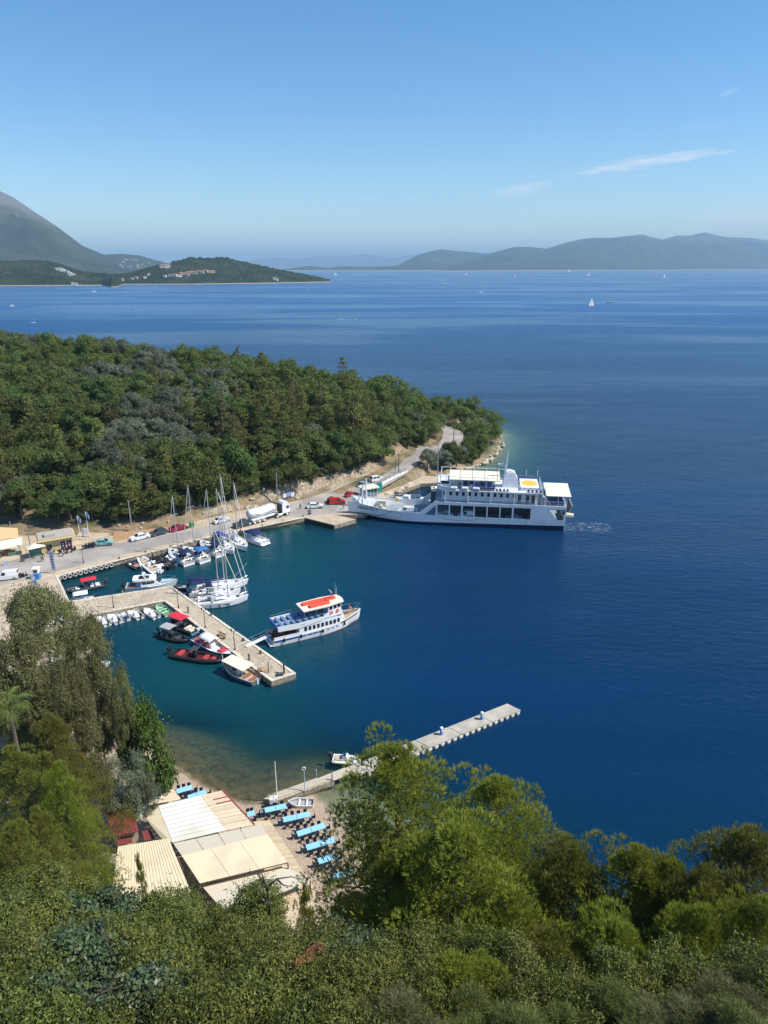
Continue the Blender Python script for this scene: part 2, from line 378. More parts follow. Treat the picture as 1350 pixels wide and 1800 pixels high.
def npmesh(name, m, co, f, attrs=None, smooth=False, link=True):
    me = bpy.data.meshes.new(name); me.vertices.add(len(co)); me.vertices.foreach_set('co', np.ascontiguousarray(co, dtype=np.float32).ravel())
    k = f.shape[1]; me.loops.add(f.size); me.loops.foreach_set('vertex_index', f.ravel().astype(np.int32))
    me.polygons.add(len(f)); me.polygons.foreach_set('loop_start', np.arange(0, f.size, k, dtype=np.int32)); me.polygons.foreach_set('loop_total', np.full(len(f), k, np.int32))
    if smooth: me.polygons.foreach_set('use_smooth', np.ones(len(f), bool))
    if attrs:
        for an, av in attrs.items():
            if av.ndim == 1: a = me.attributes.new(an, 'FLOAT', 'POINT'); a.data.foreach_set('value', av.astype(np.float32))
            else:
                a = me.attributes.new(an, 'FLOAT_COLOR', 'POINT'); a.data.foreach_set('color', np.concatenate([av, np.ones((len(av), 1))], 1).astype(np.float32).ravel())
    me.update(calc_edges=True); me.validate(); me.materials.append(m)
    if not link: return me
    o = bpy.data.objects.new(name, me); COL.objects.link(o); return o

def nodes(name):
    m = bpy.data.materials.new(name); m.use_nodes = True; t = m.node_tree; t.nodes.clear()
    return m, t, t.nodes.new('ShaderNodeOutputMaterial')
def noise(t, vec, scale, detail=5, rough=.5, dist=0.0):
    n = t.nodes.new('ShaderNodeTexNoise'); n.inputs['Scale'].default_value = scale; n.inputs['Detail'].default_value = detail; n.inputs['Roughness'].default_value = rough; n.inputs['Distortion'].default_value = dist
    if vec is not None: t.links.new(vec, n.inputs['Vector'])
    return n.outputs[0]
def cmix(t, f, a, b):
    mx = t.nodes.new('ShaderNodeMix'); mx.data_type = 'RGBA'
    for i, v in ((0, f), (6, a), (7, b)):
        if isinstance(v, (int, float)): mx.inputs[i].default_value = v
        elif isinstance(v, tuple): mx.inputs[i].default_value = (*v, 1)
        else: t.links.new(v, mx.inputs[i])
    return mx.outputs[2]
def ramp01(t, v, lo, hi): return math_(t, 'DIVIDE', math_(t, 'SUBTRACT', v, lo), hi-lo, True)
# ground material
gm, t, out = nodes('ground_soil_rock_shingle')
ge = t.nodes.new('ShaderNodeNewGeometry'); pos = ge.outputs['Position']
sp = t.nodes.new('ShaderNodeSeparateXYZ'); t.links.new(pos, sp.inputs[0]); sn = t.nodes.new('ShaderNodeSeparateXYZ'); t.links.new(ge.outputs['True Normal'], sn.inputs[0])
soil = cmix(t, ramp01(t, noise(t, pos, .35, 6), .4, .6), (.33, .22, .13), (.20, .16, .085))
soil = cmix(t, ramp01(t, noise(t, pos, .12, 5), .5, .62), soil, (.10, .10, .045))
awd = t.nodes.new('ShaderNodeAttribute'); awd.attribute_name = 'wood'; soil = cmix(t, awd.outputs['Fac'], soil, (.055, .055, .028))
rock = cmix(t, ramp01(t, noise(t, pos, .9, 8, .7), .42, .58), (.44, .36, .26), (.23, .17, .11))
steep = ramp01(t, sn.outputs[2], .72, .52)
bl = cmix(t, steep, soil, rock)
vo = t.nodes.new('ShaderNodeTexVoronoi'); vo.inputs['Scale'].default_value = 5.5; t.links.new(pos, vo.inputs['Vector'])
shing = cmix(t, ramp01(t, noise(t, pos, 1.2, 8, .75), .4, .6), (.45, .33, .225), (.36, .26, .175))
shing = cmix(t, math_(t, 'MULTIPLY', vo.outputs['Color'], .35), shing, (.56, .48, .38))
at = t.nodes.new('ShaderNodeAttribute'); at.attribute_name = 'beach'
col = cmix(t, at.outputs['Fac'], bl, shing)
# submerged stones: pale shingle turning to weed-covered olive ground
at2 = t.nodes.new('ShaderNodeAttribute'); at2.attribute_name = 'weed'
bed = cmix(t, ramp01(t, noise(t, pos, 1.1, 8, .8), .40, .62), (.165, .12, .045), (.045, .040, .014))
pale = cmix(t, ramp01(t, noise(t, pos, 1.6, 8, .8), .42, .6), (.36, .34, .22), (.20, .20, .12))
bed = cmix(t, at2.outputs['Fac'], pale, bed)
wf = ramp01(t, sp.outputs[2], .04, -.12)
col = cmix(t, wf, col, bed)
p = t.nodes.new('ShaderNodeBsdfPrincipled'); p.inputs['Roughness'].default_value = .9; t.links.new(col, p.inputs['Base Color'])
bu = t.nodes.new('ShaderNodeBump'); bu.inputs['Distance'].default_value = .25; t.links.new(noise(t, pos, 1.3, 9, .7), bu.inputs['Height']); t.links.new(bu.outputs[0], p.inputs['Normal'])
t.links.new(p.outputs[0], out.inputs[0])
txs = axis(-130, 62, 1.25, [-430, -400, -370, -340, -310, -285, -260, -240, -220, -205, -190, -175, -165, -155, -148, -141, -135], [66, 72, 80, 92, 110, 140])
tys = axis(-12, 275, 1.25, [-160, -120, -90, -70, -50, -38, -28, -20], [279, 284, 290, 298, 308, 320, 335, 355, 380, 405, 430])
TX, TY = np.meshgrid(txs, tys); TZ = HT(TX, TY); SD = sdist(TX, TY)
beach = ((TY < 84) & (TZ < 1.5) & (TX > -44)).astype(float).ravel()
weed = np.clip(1-np.exp(-(((TX-0)/9)**2+((TY-62)/7)**2))*1.4-1.0*sst((TY-140)/15)-.8*np.exp(-(((TX+14)/14)**2+((TY-86)/7)**2)), 0, 1).ravel()
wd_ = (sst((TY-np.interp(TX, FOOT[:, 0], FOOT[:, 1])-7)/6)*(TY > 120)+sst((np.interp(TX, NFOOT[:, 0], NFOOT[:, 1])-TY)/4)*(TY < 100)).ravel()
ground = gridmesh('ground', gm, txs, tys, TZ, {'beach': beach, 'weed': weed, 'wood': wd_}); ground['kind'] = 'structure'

# ------------------------------------------------------------------ sea
wm, t, out = nodes('sea_water')
ge = t.nodes.new('ShaderNodeNewGeometry'); pos = ge.outputs['Position']
ad = t.nodes.new('ShaderNodeAttribute'); ad.attribute_name = 'clear'; tint = t.nodes.new('ShaderNodeAttribute'); tint.attribute_name = 'tint'
mp = t.nodes.new('ShaderNodeMapping'); mp.inputs['Scale'].default_value = (1, 1.9, 1); mp.inputs['Rotation'].default_value = (0, 0, R(12)); t.links.new(pos, mp.inputs[0])
mp2 = t.nodes.new('ShaderNodeMapping'); mp2.inputs['Scale'].default_value = (.35, 1.6, 1); mp2.inputs['Rotation'].default_value = (0, 0, R(-6)); t.links.new(pos, mp2.inputs[0])
streak = noise(t, mp2.outputs[0], .0045, 6, .55, .8)                       # wind lanes on the open water
calm = ramp01(t, streak, .46, .56)
dist = t.nodes.new('ShaderNodeVectorMath'); dist.operation = 'LENGTH'; t.links.new(pos, dist.inputs[0])
small = noise(t, mp.outputs[0], 1.9, 3, .6, .4); mid = noise(t, mp.outputs[0], .42, 4, .6, .3); big = noise(t, mp.outputs[0], .035, 3, .5)
hgt = math_(t, 'ADD', math_(t, 'MULTIPLY', small, .17), math_(t, 'ADD', math_(t, 'MULTIPLY', mid, .42), math_(t, 'MULTIPLY', big, 1.1)))
bu = t.nodes.new('ShaderNodeBump'); bu.inputs['Distance'].default_value = 1.0
rough_open = ramp01(t, dist.outputs['Value'], 70, 230)
shel = t.nodes.new('ShaderNodeAttribute'); shel.attribute_name = 'shelter'
st = math_(t, 'MULTIPLY', math_(t, 'SUBTRACT', 1.0, math_(t, 'MULTIPLY', calm, .55)), math_(t, 'ADD', .42, math_(t, 'MULTIPLY', rough_open, .5)))
st = math_(t, 'MULTIPLY', st, math_(t, 'SUBTRACT', 1.0, math_(t, 'MULTIPLY', shel.outputs['Fac'], .45)))
t.links.new(st, bu.inputs['Strength']); t.links.new(hgt, bu.inputs['Height'])
body = t.nodes.new('ShaderNodeBsdfDiffuse')
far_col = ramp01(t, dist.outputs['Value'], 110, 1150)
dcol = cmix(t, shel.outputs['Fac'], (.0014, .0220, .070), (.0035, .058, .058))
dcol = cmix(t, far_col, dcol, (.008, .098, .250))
dcol = cmix(t, math_(t, 'MULTIPLY', ramp01(t, noise(t, mp2.outputs[0], .02, 6, .6), .4, .65), .3), dcol, (.003, .042, .13))
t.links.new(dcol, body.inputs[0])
tp = t.nodes.new('ShaderNodeBsdfTransparent'); t.links.new(tint.outputs['Color'], tp.inputs[0])
under = t.nodes.new('ShaderNodeMixShader'); t.links.new(ad.outputs['Fac'], under.inputs[0]); t.links.new(body.outputs[0], under.inputs[1]); t.links.new(tp.outputs[0], under.inputs[2])
gl = t.nodes.new('ShaderNodeBsdfGlossy'); t.links.new(math_(t, 'ADD', .07, math_(t, 'MULTIPLY', ramp01(t, dist.outputs['Value'], 150, 1200), math_(t, 'SUBTRACT', .30, math_(t, 'MULTIPLY', calm, .12)))), gl.inputs['Roughness']); t.links.new(bu.outputs[0], gl.inputs['Normal'])
fr = t.nodes.new('ShaderNodeFresnel'); fr.inputs[0].default_value = 1.333; t.links.new(bu.outputs[0], fr.inputs['Normal'])
ms = t.nodes.new('ShaderNodeMixShader'); t.links.new(math_(t, 'MULTIPLY', fr.outputs[0], math_(t, 'SUBTRACT', 1.0, math_(t, 'MULTIPLY', ramp01(t, dist.outputs['Value'], 120, 900), math_(t, 'SUBTRACT', .54, math_(t, 'MULTIPLY', calm, .34)))), True), ms.inputs[0]); t.links.new(under.outputs[0], ms.inputs[1]); t.links.new(gl.outputs[0], ms.inputs[2])
t.links.new(ms.outputs[0], out.inputs[0])
wxs = axis(-100, 70, 1.6, [-60000, -30000, -15000, -8000, -4000, -2000, -1000, -500, -300, -200, -150, -120], [75, 85, 100, 130, 170, 250, 400, 700, 1300, 2500, 5000, 10000, 20000, 40000, 60000])
wys = axis(20, 290, 1.6, [-900, -300, -80, -20], [300, 320, 350, 400, 500, 700, 1000, 1600, 2500, 4000, 7000, 12000, 20000, 35000, 60000])
WX, WY = np.meshgrid(wxs, wys); dep = np.clip(-HT(WX, WY), 0, 14); dep = np.where((np.abs(WX) > 400) | (WY > 420) | (WY < -100), 14, dep)
clear = np.exp(-.36*dep).ravel(); clear = np.where(dep.ravel() >= 13.5, 0, clear)
tnt = np.stack([np.exp(-.34*dep), np.exp(-.075*dep), np.exp(-.055*dep)], -1).reshape(-1, 3)
shelter = (np.exp(-(np.maximum(0, WX+20)/17)**2)*np.exp(-(np.maximum(0, np.abs(WY-115)-38)/14)**2)*(.62+.38*fbm(WX*.06, WY*.06, 3, 90))).ravel()
shelter = np.maximum(shelter, .8*np.exp(-dep/4).ravel()*(dep.ravel() < 13.5))
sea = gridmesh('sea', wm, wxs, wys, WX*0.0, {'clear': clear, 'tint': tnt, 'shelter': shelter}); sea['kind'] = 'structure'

# ------------------------------------------------------------------ air
hb = M().box(-64000, 64000, -1500, 64000, -16, 1010)
hm, t, out = nodes('haze'); pv = t.nodes.new('ShaderNodeVolumePrincipled'); pv.inputs['Density'].default_value = 6.4e-5; pv.inputs['Color'].default_value = (.50, .77, 1.0, 1); pv.inputs['Anisotropy'].default_value = .0
t.links.new(pv.outputs[0], out.inputs[1]); ho = hb.build('haze', hm); ho['kind'] = 'stuff'; ho['label'] = 'pale blue haze over the strait and the far hills'

# ------------------------------------------------------------------ far shores
def farmat(name, c1, c2, rockc, rock_h, sc):
    m, t, out = nodes(name); ge = t.nodes.new('ShaderNodeNewGeometry'); pos = ge.outputs['Position']
    sp = t.nodes.new('ShaderNodeSeparateXYZ'); t.links.new(pos, sp.inputs[0])
    c = cmix(t, ramp01(t, noise(t, pos, sc, 8, .65), .40, .62), c1, c2)
    z = math_(t, 'ADD', sp.outputs[2], math_(t, 'MULTIPLY', math_(t, 'SUBTRACT', noise(t, pos, sc*.6, 8, .7), .5), rock_h*1.6))
    c = cmix(t, ramp01(t, z, rock_h*.9, rock_h*1.25), c, rockc)
    c = cmix(t, math_(t, 'MULTIPLY', ramp01(t, noise(t, pos, sc*2.2, 8, .7), .58, .68), .75), c, rockc)
    c = cmix(t, ramp01(t, sp.outputs[2], 3.5 if rock_h > 800 else 14, 1.5 if rock_h > 800 else 4), c, (.36, .30, .22))
    p = t.nodes.new('ShaderNodeBsdfDiffuse'); t.links.new(c, p.inputs[0])
    bu = t.nodes.new('ShaderNodeBump'); bu.inputs['Distance'].default_value = .35/sc*.1; t.links.new(noise(t, pos, sc*5, 8, .7), bu.inputs['Height']); t.links.new(bu.outputs[0], p.inputs['Normal'])
    t.links.new(p.outputs[0], out.inputs[0]); return m
def farland(name, m, sil, base, D, prof=1.0, rough=.12, fr=9.0, seed=1, nx=420, ny=46, trees=0.0):
    x0, x1 = sil[0][0], sil[-1][0]; P = []
    for j in range(ny+8):
        row = []
        for i in range(nx):
            px = x0+(x1-x0)*i/(nx-1)
            B = G(px, np.interp(px, [b[0] for b in base], [b[1] for b in base]), 0); Yr = B.y+D
            top = AtY(px, np.interp(px, [s[0] for s in sil], [s[1] for s in sil]), Yr)
            tt = j/(ny-1)
            row.append((B.x, B.y, top.x, top.z, tt))
        P.append(row)
    A = np.array(P); tt = A[..., 4]; tc = np.clip(tt, 0, 1)
    Y = A[..., 1]+D*tt; X = A[..., 0]+(A[..., 2]-A[..., 0])*tt; top = np.maximum(A[..., 3], .5)
    Z = top*np.minimum(tc**prof, 1)
    k = fr/D
    nse = (fbm(X*k*.5, Y*k*.5, 6, seed, .55)-.5)
    ridgy = np.abs(fbm(X*k*.35, Y*k*.2, 5, seed+50)-.5)*-1.6+.25
    Z = Z+top*rough*(nse*1.5+ridgy)*np.sin(pi*np.clip(tc, 0, 1))
    # the crest keeps its outline, then falls away behind
    if trees: Z = Z+trees*np.clip(tc*8, 0, 1)*(vnoise(X*.16, Y*.16, seed+3)**1.5)
    Z = np.where(tt > 1, top*(1-(tt-1)*7*.9), Z); Z = np.where(tt == 0, -3, Z)
    Z = np.maximum(Z, -3)
    ny2, nx2 = Z.shape; co = np.stack([X, Y, Z], -1).reshape(-1, 3); i = np.arange(nx2*ny2).reshape(ny2, nx2); f = np.stack([i[:-1, :-1], i[:-1, 1:], i[1:, 1:], i[1:, :-1]], -1).reshape(-1, 4)
    o = npmesh(name, m, co, f, smooth=True); o['kind'] = 'structure'
    return o
fm_near = farmat('wooded_point', (.015, .027, .012), (.040, .050, .022), (.10, .09, .06), 900, .010)
fm_mtn = farmat('mountain_slope', (.026, .040, .026), (.055, .065, .042), (.15, .145, .14), 430, .0022)
fm_far = farmat('far_island', (.026, .038, .026), (.058, .062, .042), (.14, .135, .125), 640, .0014)
far_point = farland('wooded_point', fm_near, [(-160, 452), (0, 461), (45, 459), (90, 461), (120, 470), (150, 480), (200, 484), (230, 481), (262, 471), (300, 463), (335, 454), (370, 455), (392, 453), (415, 459), (470, 471), (520, 481), (556, 488), (572, 492), (580, 495.5)], [(-160, 503), (0, 503), (180, 502), (196, 505), (206, 505), (216, 500.5), (340, 500), (450, 498.5), (580, 496.2)], 330, .75, .22, 5, 3, 700, 60, trees=9)
mountain = farland('mountain', fm_mtn, [(-90, 296), (-40, 318), (0, 336), (22, 346), (60, 372), (100, 398), (145, 432), (185, 449), (230, 470), (260, 478)], [(-90, 487), (260, 484)], 1500, .9, .30, 7, 11, 420, 60)
hill2 = farland('mountain', fm_mtn, [(90, 470), (150, 456), (180, 448), (212, 446), (245, 449), (285, 460), (305, 466), (330, 476)], [(90, 482), (330, 480)], 1300, .8, .2, 5, 21, 260, 40)
isl = farland('island', fm_far, [(640, 476), (690, 470), (705, 463), (740, 446), (775, 438), (800, 441), (840, 444), (870, 447), (900, 470)], [(640, 476.5), (900, 474.5)], 2600, .8, .25, 7, 41, 300, 40)
isl2 = farland('island', fm_far, [(770, 473), (820, 459), (850, 450), (880, 440), (905, 434), (930, 434), (960, 437), (1000, 425), (1020, 421), (1040, 418), (1075, 418), (1100, 415), (1130, 412), (1150, 418), (1165, 421), (1190, 414), (1215, 414), (1240, 408), (1262, 414), (1280, 417), (1320, 418), (1350, 423), (1450, 415), (1700, 440)], [(770, 477), (1000, 476), (1350, 474), (1700, 474)], 3300, .85, .30, 9, 51, 560, 60)
spit = farland('island', fm_far, [(480, 476), (515, 471), (545, 467), (575, 471), (600, 468), (650, 469), (700, 467), (760, 470), (800, 474)], [(480, 476.3), (800, 476.3)], 1500, .8, .2, 7, 61, 240, 26)
far_range = farland('mountain', fm_far, [(330, 472), (420, 459), (480, 452), (520, 455), (560, 449), (600, 451), (640, 446), (690, 453), (730, 447), (800, 456), (900, 468)], [(330, 471.6), (900, 471.6)], 6000, .9, .2, 6, 71, 200, 20)
# ================================================================== quays, piers, road
def stonemat(name, top1, top2, side1, side2, cell=1.3, joint=.03):
    m, t, out = nodes(name); ge = t.nodes.new('ShaderNodeNewGeometry'); pos = ge.outputs['Position']
    sn = t.nodes.new('ShaderNodeSeparateXYZ'); t.links.new(ge.outputs['True Normal'], sn.inputs[0])
    vo = t.nodes.new('ShaderNodeTexVoronoi'); vo.inputs['Scale'].default_value = cell; vo.feature = 'F1'; t.links.new(pos, vo.inputs['Vector'])
    ve = t.nodes.new('ShaderNodeTexVoronoi'); ve.feature = 'DISTANCE_TO_EDGE'; ve.inputs['Scale'].default_value = cell; t.links.new(pos, ve.inputs['Vector'])
    bw = t.nodes.new('ShaderNodeRGBToBW'); t.links.new(vo.outputs['Color'], bw.inputs[0])
    top = cmix(t, bw.outputs[0], top1, top2)
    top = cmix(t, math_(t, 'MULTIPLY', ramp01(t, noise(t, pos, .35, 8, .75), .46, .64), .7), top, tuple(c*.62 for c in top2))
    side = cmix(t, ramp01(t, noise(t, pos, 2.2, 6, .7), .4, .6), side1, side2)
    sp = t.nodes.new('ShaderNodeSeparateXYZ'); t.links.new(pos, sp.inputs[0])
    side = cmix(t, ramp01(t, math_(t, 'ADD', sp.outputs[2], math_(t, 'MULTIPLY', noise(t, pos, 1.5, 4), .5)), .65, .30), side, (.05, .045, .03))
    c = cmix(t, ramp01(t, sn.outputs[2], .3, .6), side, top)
    ed = ramp01(t, ve.outputs['Distance'], 0, joint)
    c = cmix(t, ed, tuple(v*.55 for v in top2), c)
    p = t.nodes.new('ShaderNodeBsdfPrincipled'); p.inputs['Roughness'].default_value = .85; t.links.new(c, p.inputs['Base Color'])
    bu = t.nodes.new('ShaderNodeBump'); bu.inputs['Distance'].default_value = .05; t.links.new(math_(t, 'ADD', ed, noise(t, pos, 4, 6, .7)), bu.inputs['Height']); t.links.new(bu.outputs[0], p.inputs['Normal'])
    t.links.new(p.outputs[0], out.inputs[0]); return m
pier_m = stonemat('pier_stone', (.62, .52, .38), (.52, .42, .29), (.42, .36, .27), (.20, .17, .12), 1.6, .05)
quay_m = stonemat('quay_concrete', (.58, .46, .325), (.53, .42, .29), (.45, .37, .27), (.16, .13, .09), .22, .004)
cope_m = mat('coping_stone', (.66, .58, .45), .8, var=.12, scale=3, bump=.02, rnd=.12)
road_m = mat('worn_road', (.43, .38, .325), .85, var=.14, scale=1.5, col2=(.31, .28, .245), c2scale=.16, bump=.02, bscale=6, detail=8)
conc_m = mat('pale_concrete', (.50, .45, .36), .8, var=.16, col2=(.40, .36, .29), c2scale=.5, scale=1.2, bump=.02)
stain_m = mat('dark_wall', (.06, .055, .05), .8, var=.3, scale=2, bump=.03)

quay = M()
main_poly = QUAY_FRONT+pl([(588, 923), (626, 913), (590, 905), (640, 904), (692, 868), (739, 850), (862, 846), (862, 839), (742, 836), (716, 838)], QZ)+pl([(700, 826)], QZ)[:0]+[(3, 196), (-8, 184), (-22, 173.5), (-38, 164), (-52, 152), (-62, 147.5), (-110, 147.5), (-110, 118)]+pl([(-60, 1060)], QZ)+pl([(118, 1058)], QZ)
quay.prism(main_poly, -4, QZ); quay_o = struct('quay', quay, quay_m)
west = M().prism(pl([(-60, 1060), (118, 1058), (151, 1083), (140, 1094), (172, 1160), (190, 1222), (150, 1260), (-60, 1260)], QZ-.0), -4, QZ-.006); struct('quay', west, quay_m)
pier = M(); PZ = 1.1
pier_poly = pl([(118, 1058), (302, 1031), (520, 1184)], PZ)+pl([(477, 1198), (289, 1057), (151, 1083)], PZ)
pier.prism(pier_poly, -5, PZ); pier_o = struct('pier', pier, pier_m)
# coping stones, one by one, along the pier's edges
cs = M().bbox((0, 0, 0), (.96, .46, .16), .08); cme = None
def coping(a, b, inward, parent, z, step=1.0):
    global cme
    a = Vector((a[0], a[1], z)); b = Vector((b[0], b[1], z)); d = (b-a); L = d.length; d.normalize(); nrm = Vector((-d.y, d.x, 0))*inward
    n = int(L/step); ang = math.atan2(d.y, d.x)
    for i in range(n):
        p = a+d*(i+.5)*L/n+nrm*(.19+random.uniform(-.02, .02))
        if cme is None:
            o = cs.build('coping_stone', cope_m, parent); cme = o.data
        else: o = part('coping_stone', cme, cope_m, parent)
        o.location = (p.x, p.y, z+.03+random.uniform(-.012, .012)); o.rotation_euler = (0, 0, ang+random.uniform(-.015, .015)); o.scale = (L/n/1.0, 1, 1)
pp = pier_poly
coping(pp[1], pp[2], -1, pier_o, PZ); coping(pp[2], pp[3], -1, pier_o, PZ); coping(pp[3], pp[4], -1, pier_o, PZ); coping(pp[0], pp[1], -1, pier_o, PZ); coping(pp[4], pp[5], -1, pier_o, PZ)
coping(pl([(98, 1014)], QZ)[0], pl([(118, 1058)], QZ)[0], 1, quay_o, QZ, .9)
coping(QUAY_FRONT[4], QUAY_FRONT[6], 1, quay_o, QZ, 1.6); coping(QUAY_FRONT[0], QUAY_FRONT[4], 1, quay_o, QZ, 1.6)
# road
rm = M()
def dens(a): 
    o = []
    for i in range(len(a)-1):
        for k in range(4): o.append(a[i].lerp(a[i+1], k/4))
    return o+[a[-1]]
RU, RL = dens(roadU), dens(roadL)
rm.loft([[u+Vector((0, 0, .012)), u.lerp(l, .5)+Vector((0, 0, .03)), l+Vector((0, 0, .012))] for u, l in zip(RU, RL)], caps=False, closed=False)
struct('road', rm, road_m, smooth=True)
# retaining wall of the rising road, whitewashed, with a rail on top
def wall_thing(name, label, cat, pts, h0, hs, th, m, group=None):
    t_ = thing(name, label, cat, (pts[0][0], pts[0][1], h0), 0, group); o = Vector((pts[0][0], pts[0][1], h0)); w = M()
    for i in range(len(pts)-1):
        a = Vector((pts[i][0], pts[i][1], 0)); b = Vector((pts[i+1][0], pts[i+1][1], 0)); n = Vector((-(b-a).y, (b-a).x, 0)).normalized()*th
        def q(p, z): return Vector((p.x-o.x, p.y-o.y, z))
        w.loft([[q(a, -.2), q(b, -.2), q(b+n, -.2), q(a+n, -.2)], [q(a, hs[i]), q(b, hs[i+1]), q(b+n, hs[i+1]), q(a+n, hs[i])]])
    w.build('wall_body', m, t_); return t_, o
wp = pl([(655, 866), (672, 859), (690, 851), (714, 841.5)], QZ)
wt, wo_ = wall_thing('retaining_wall', 'long whitewashed retaining wall rising beside the sloping road', 'wall', wp, QZ, [1.5, 1.8, 2.05, 2.3], .35, white_paint)
end_p = g2(719, 838, QZ); eb = M().sheet([Vector((wp[3][0], wp[3][1], 2.2))-Vector((wo_.x, wo_.y, 0)), Vector((end_p[0]+.6, end_p[1], .4))-Vector((wo_.x, wo_.y, 0)), Vector((end_p[0]+1, end_p[1]+2.4, .6))-Vector((wo_.x, wo_.y, 0)), Vector((wp[3][0]+.3, wp[3][1]+2, 2.2))-Vector((wo_.x, wo_.y, 0))], .3); eb.build('end_buttress', white_paint, wt)
rl = M(); rp = M(); n = 14
for i in range(n+1):
    t_ = i/n; k = t_*3; j = min(int(k), 2); f = k-j; hh = [1.5, 1.8, 2.05, 2.3]
    x = wp[j][0]*(1-f)+wp[j+1][0]*f-wo_.x; y = wp[j][1]*(1-f)+wp[j+1][1]*f-wo_.y+.17; z = hh[j]*(1-f)+hh[j+1]*f
    if i % 2 == 0:
        pq = M().tube((0, 0, 0), (0, 0, 1.0), .05).build('rail_post', dark_grey, wt); pq.location = (x, y, z)
    if i: rp.tube(pv_, (x, y, z+1.0), .04); rp.tube(pv_-Vector((0, 0, .5)), (x, y, z+.5), .03)
    pv_ = Vector((x, y, z+1.0))
rp.build('hand_rail', dark_grey, wt)
# row of pale boulders and white blocks along the fishing basin
rockme = {}
def rockmesh(k):
    if k in rockme: return rockme[k]
    bm = bmesh.new(); bmesh.ops.create_icosphere(bm, subdivisions=2, radius=1)
    for v in bm.verts:
        q = 1+.35*(math.sin(v.co.x*3+k)+math.cos(v.co.y*4+k*2)+math.sin(v.co.z*5+k*3))/3; v.co *= q; v.co.z *= .7
    me = bpy.data.meshes.new('boulder'); bm.to_mesh(me); bm.free(); me.materials.append(rock_pale); rockme[k] = me; return me
rock_pale = mat('pale_rock', (.50, .42, .31), .9, var=.25, scale=2.5, bump=.08, rnd=.15)
def boulder(x, y, z, s, label, group, k=0):
    o = bpy.data.objects.new('boulder', rockmesh(k % 5)); COL.objects.link(o); o.location = (x, y, z); o.scale = (s*random.uniform(.8, 1.3), s*random.uniform(.8, 1.2), s*random.uniform(.7, 1.1)); o.rotation_euler = (0, 0, random.uniform(0, 6))
    return tag(o, label, 'boulder', group)
# outcrop stones along the foot of the cutting above the road
for i in range(46):
    px = random.uniform(430, 706); y0 = np.interp(px, [430, 500, 560, 600, 640, 690, 706], [892, 878, 858, 842, 827, 806, 796]); py = y0-random.uniform(-1, 13)
    v = G(px, py, 2.0); z = HZ(v.x, v.y)
    boulder(v.x, v.y, z+.1, random.uniform(.35, .85), 'pale angular rock in the cutting above the road', 'rocks along the road cutting', i)
for i in range(26):
    px = random.uniform(200, 430); py = np.interp(px, [200, 300, 430], [930, 915, 880])-random.uniform(-1, 22); v = G(px, py, 3.0); boulder(v.x, v.y, HZ(v.x, v.y)+.1, random.uniform(.25, .55), 'small tan rock on the bare bank behind the parked cars', 'rocks on the bare bank', i)
for i in range(34):    # shore rocks round the point
    a = i/33; x = np.interp(a, [0, .3, .6, .85, 1], [13.5, 22, 32.5, 38.5, 42]); y = np.interp(a, [0, .3, .6, .85, 1], [198, 202.5, 214, 227, 240])
    boulder(x+random.uniform(-.6, 1.0), y+random.uniform(-1.2, .4), random.uniform(-.1, .35), random.uniform(.5, 1.1), 'low tan rock at the waterline below the point\'s trees', 'rocks round the point', i)
for i, (px, py, s) in enumerate([(706, 862, 1.0), (701, 866, .9), (712, 858, .9)]): v = G(px, py, QZ); boulder(v.x, v.y, QZ+.4, s, 'brown boulder on the quay between the white wall and the basin', 'brown boulders by the white wall', i)
# floating jetty: stone root, gangway and pontoon
jr = M().prism(pl([(468, 1401), (618, 1345), (628, 1349), (600, 1368), (586, 1374), (489, 1405)], .9), -2, .9)
jo = thing('jetty', 'low stone and timber jetty leading from the beach to the floating pontoon', 'jetty')
jroot = M().prism(pl([(462, 1404), (556, 1369), (588, 1371), (489, 1407)], .9), -1.6, .9); jroot.build('stone_base', pier_m, jo)
deckm = mat('weathered_boards', (.52, .45, .34), .8, var=.15, scale=2, stretch=(1, 1, 1), bump=.01)
bd = M().sheet([G(*p, 1.02) for p in [(556, 1369), (588, 1371), (632, 1353), (606, 1349)][::1]], .12); bd.build('gangway', deckm, jo)
def plankrow(a0, a1, b0, b1, n, parent, m, z, name='plank', w=.92, th=.05, jit=.008):
    # a0-a1 one long side, b0-b1 the other; n planks laid across
    a0, a1, b0, b1 = [Vector((p[0], p[1], z)) for p in (a0, a1, b0, b1)]
    out = []
    for i in range(n):
        t0 = (i+.5-w/2)/n; t1 = (i+.5+w/2)/n; q = [a0.lerp(a1, t0), a0.lerp(a1, t1), b0.lerp(b1, t1), b0.lerp(b1, t0)]; dz = random.uniform(-jit, jit)
        mm = M().sheet([p+Vector((0, 0, dz)) for p in q], th); out.append(mm.build(name, m, parent))
    return out
plankrow(g2(470, 1399, .95), g2(556, 1368, .95), g2(492, 1402, .95), g2(588, 1370, .95), 20, jo, deckm, .95)
jp = M()
for px, py in [(556, 1366), (584, 1372)]: v = G(px, py, .9); M().tube((v.x, v.y, -1), (v.x, v.y, 2.0), .09).build('jetty_post', grey_paint, jo)
po = thing('pontoon', 'long floating concrete pontoon stretching out into the blue bay', 'pontoon')
pa = [Vector((*g2(*p, .55), .55)) for p in [(632, 1364), (916, 1248), (892, 1236.5), (606, 1350)]]
seg = 5
for i in range(seg):
    t0, t1 = i/seg+.002, (i+1)/seg-.002
    q = [pa[0].lerp(pa[1], t0), pa[0].lerp(pa[1], t1), pa[3].lerp(pa[2], t1), pa[3].lerp(pa[2], t0)]
    M().sheet(q, .16).build('deck_slab', conc_m, po)
    M().sheet([Vector((*(q[k]*.985+(q[(k+2) % 4])*.015).xy, .568)) for k in range(4)], .02)
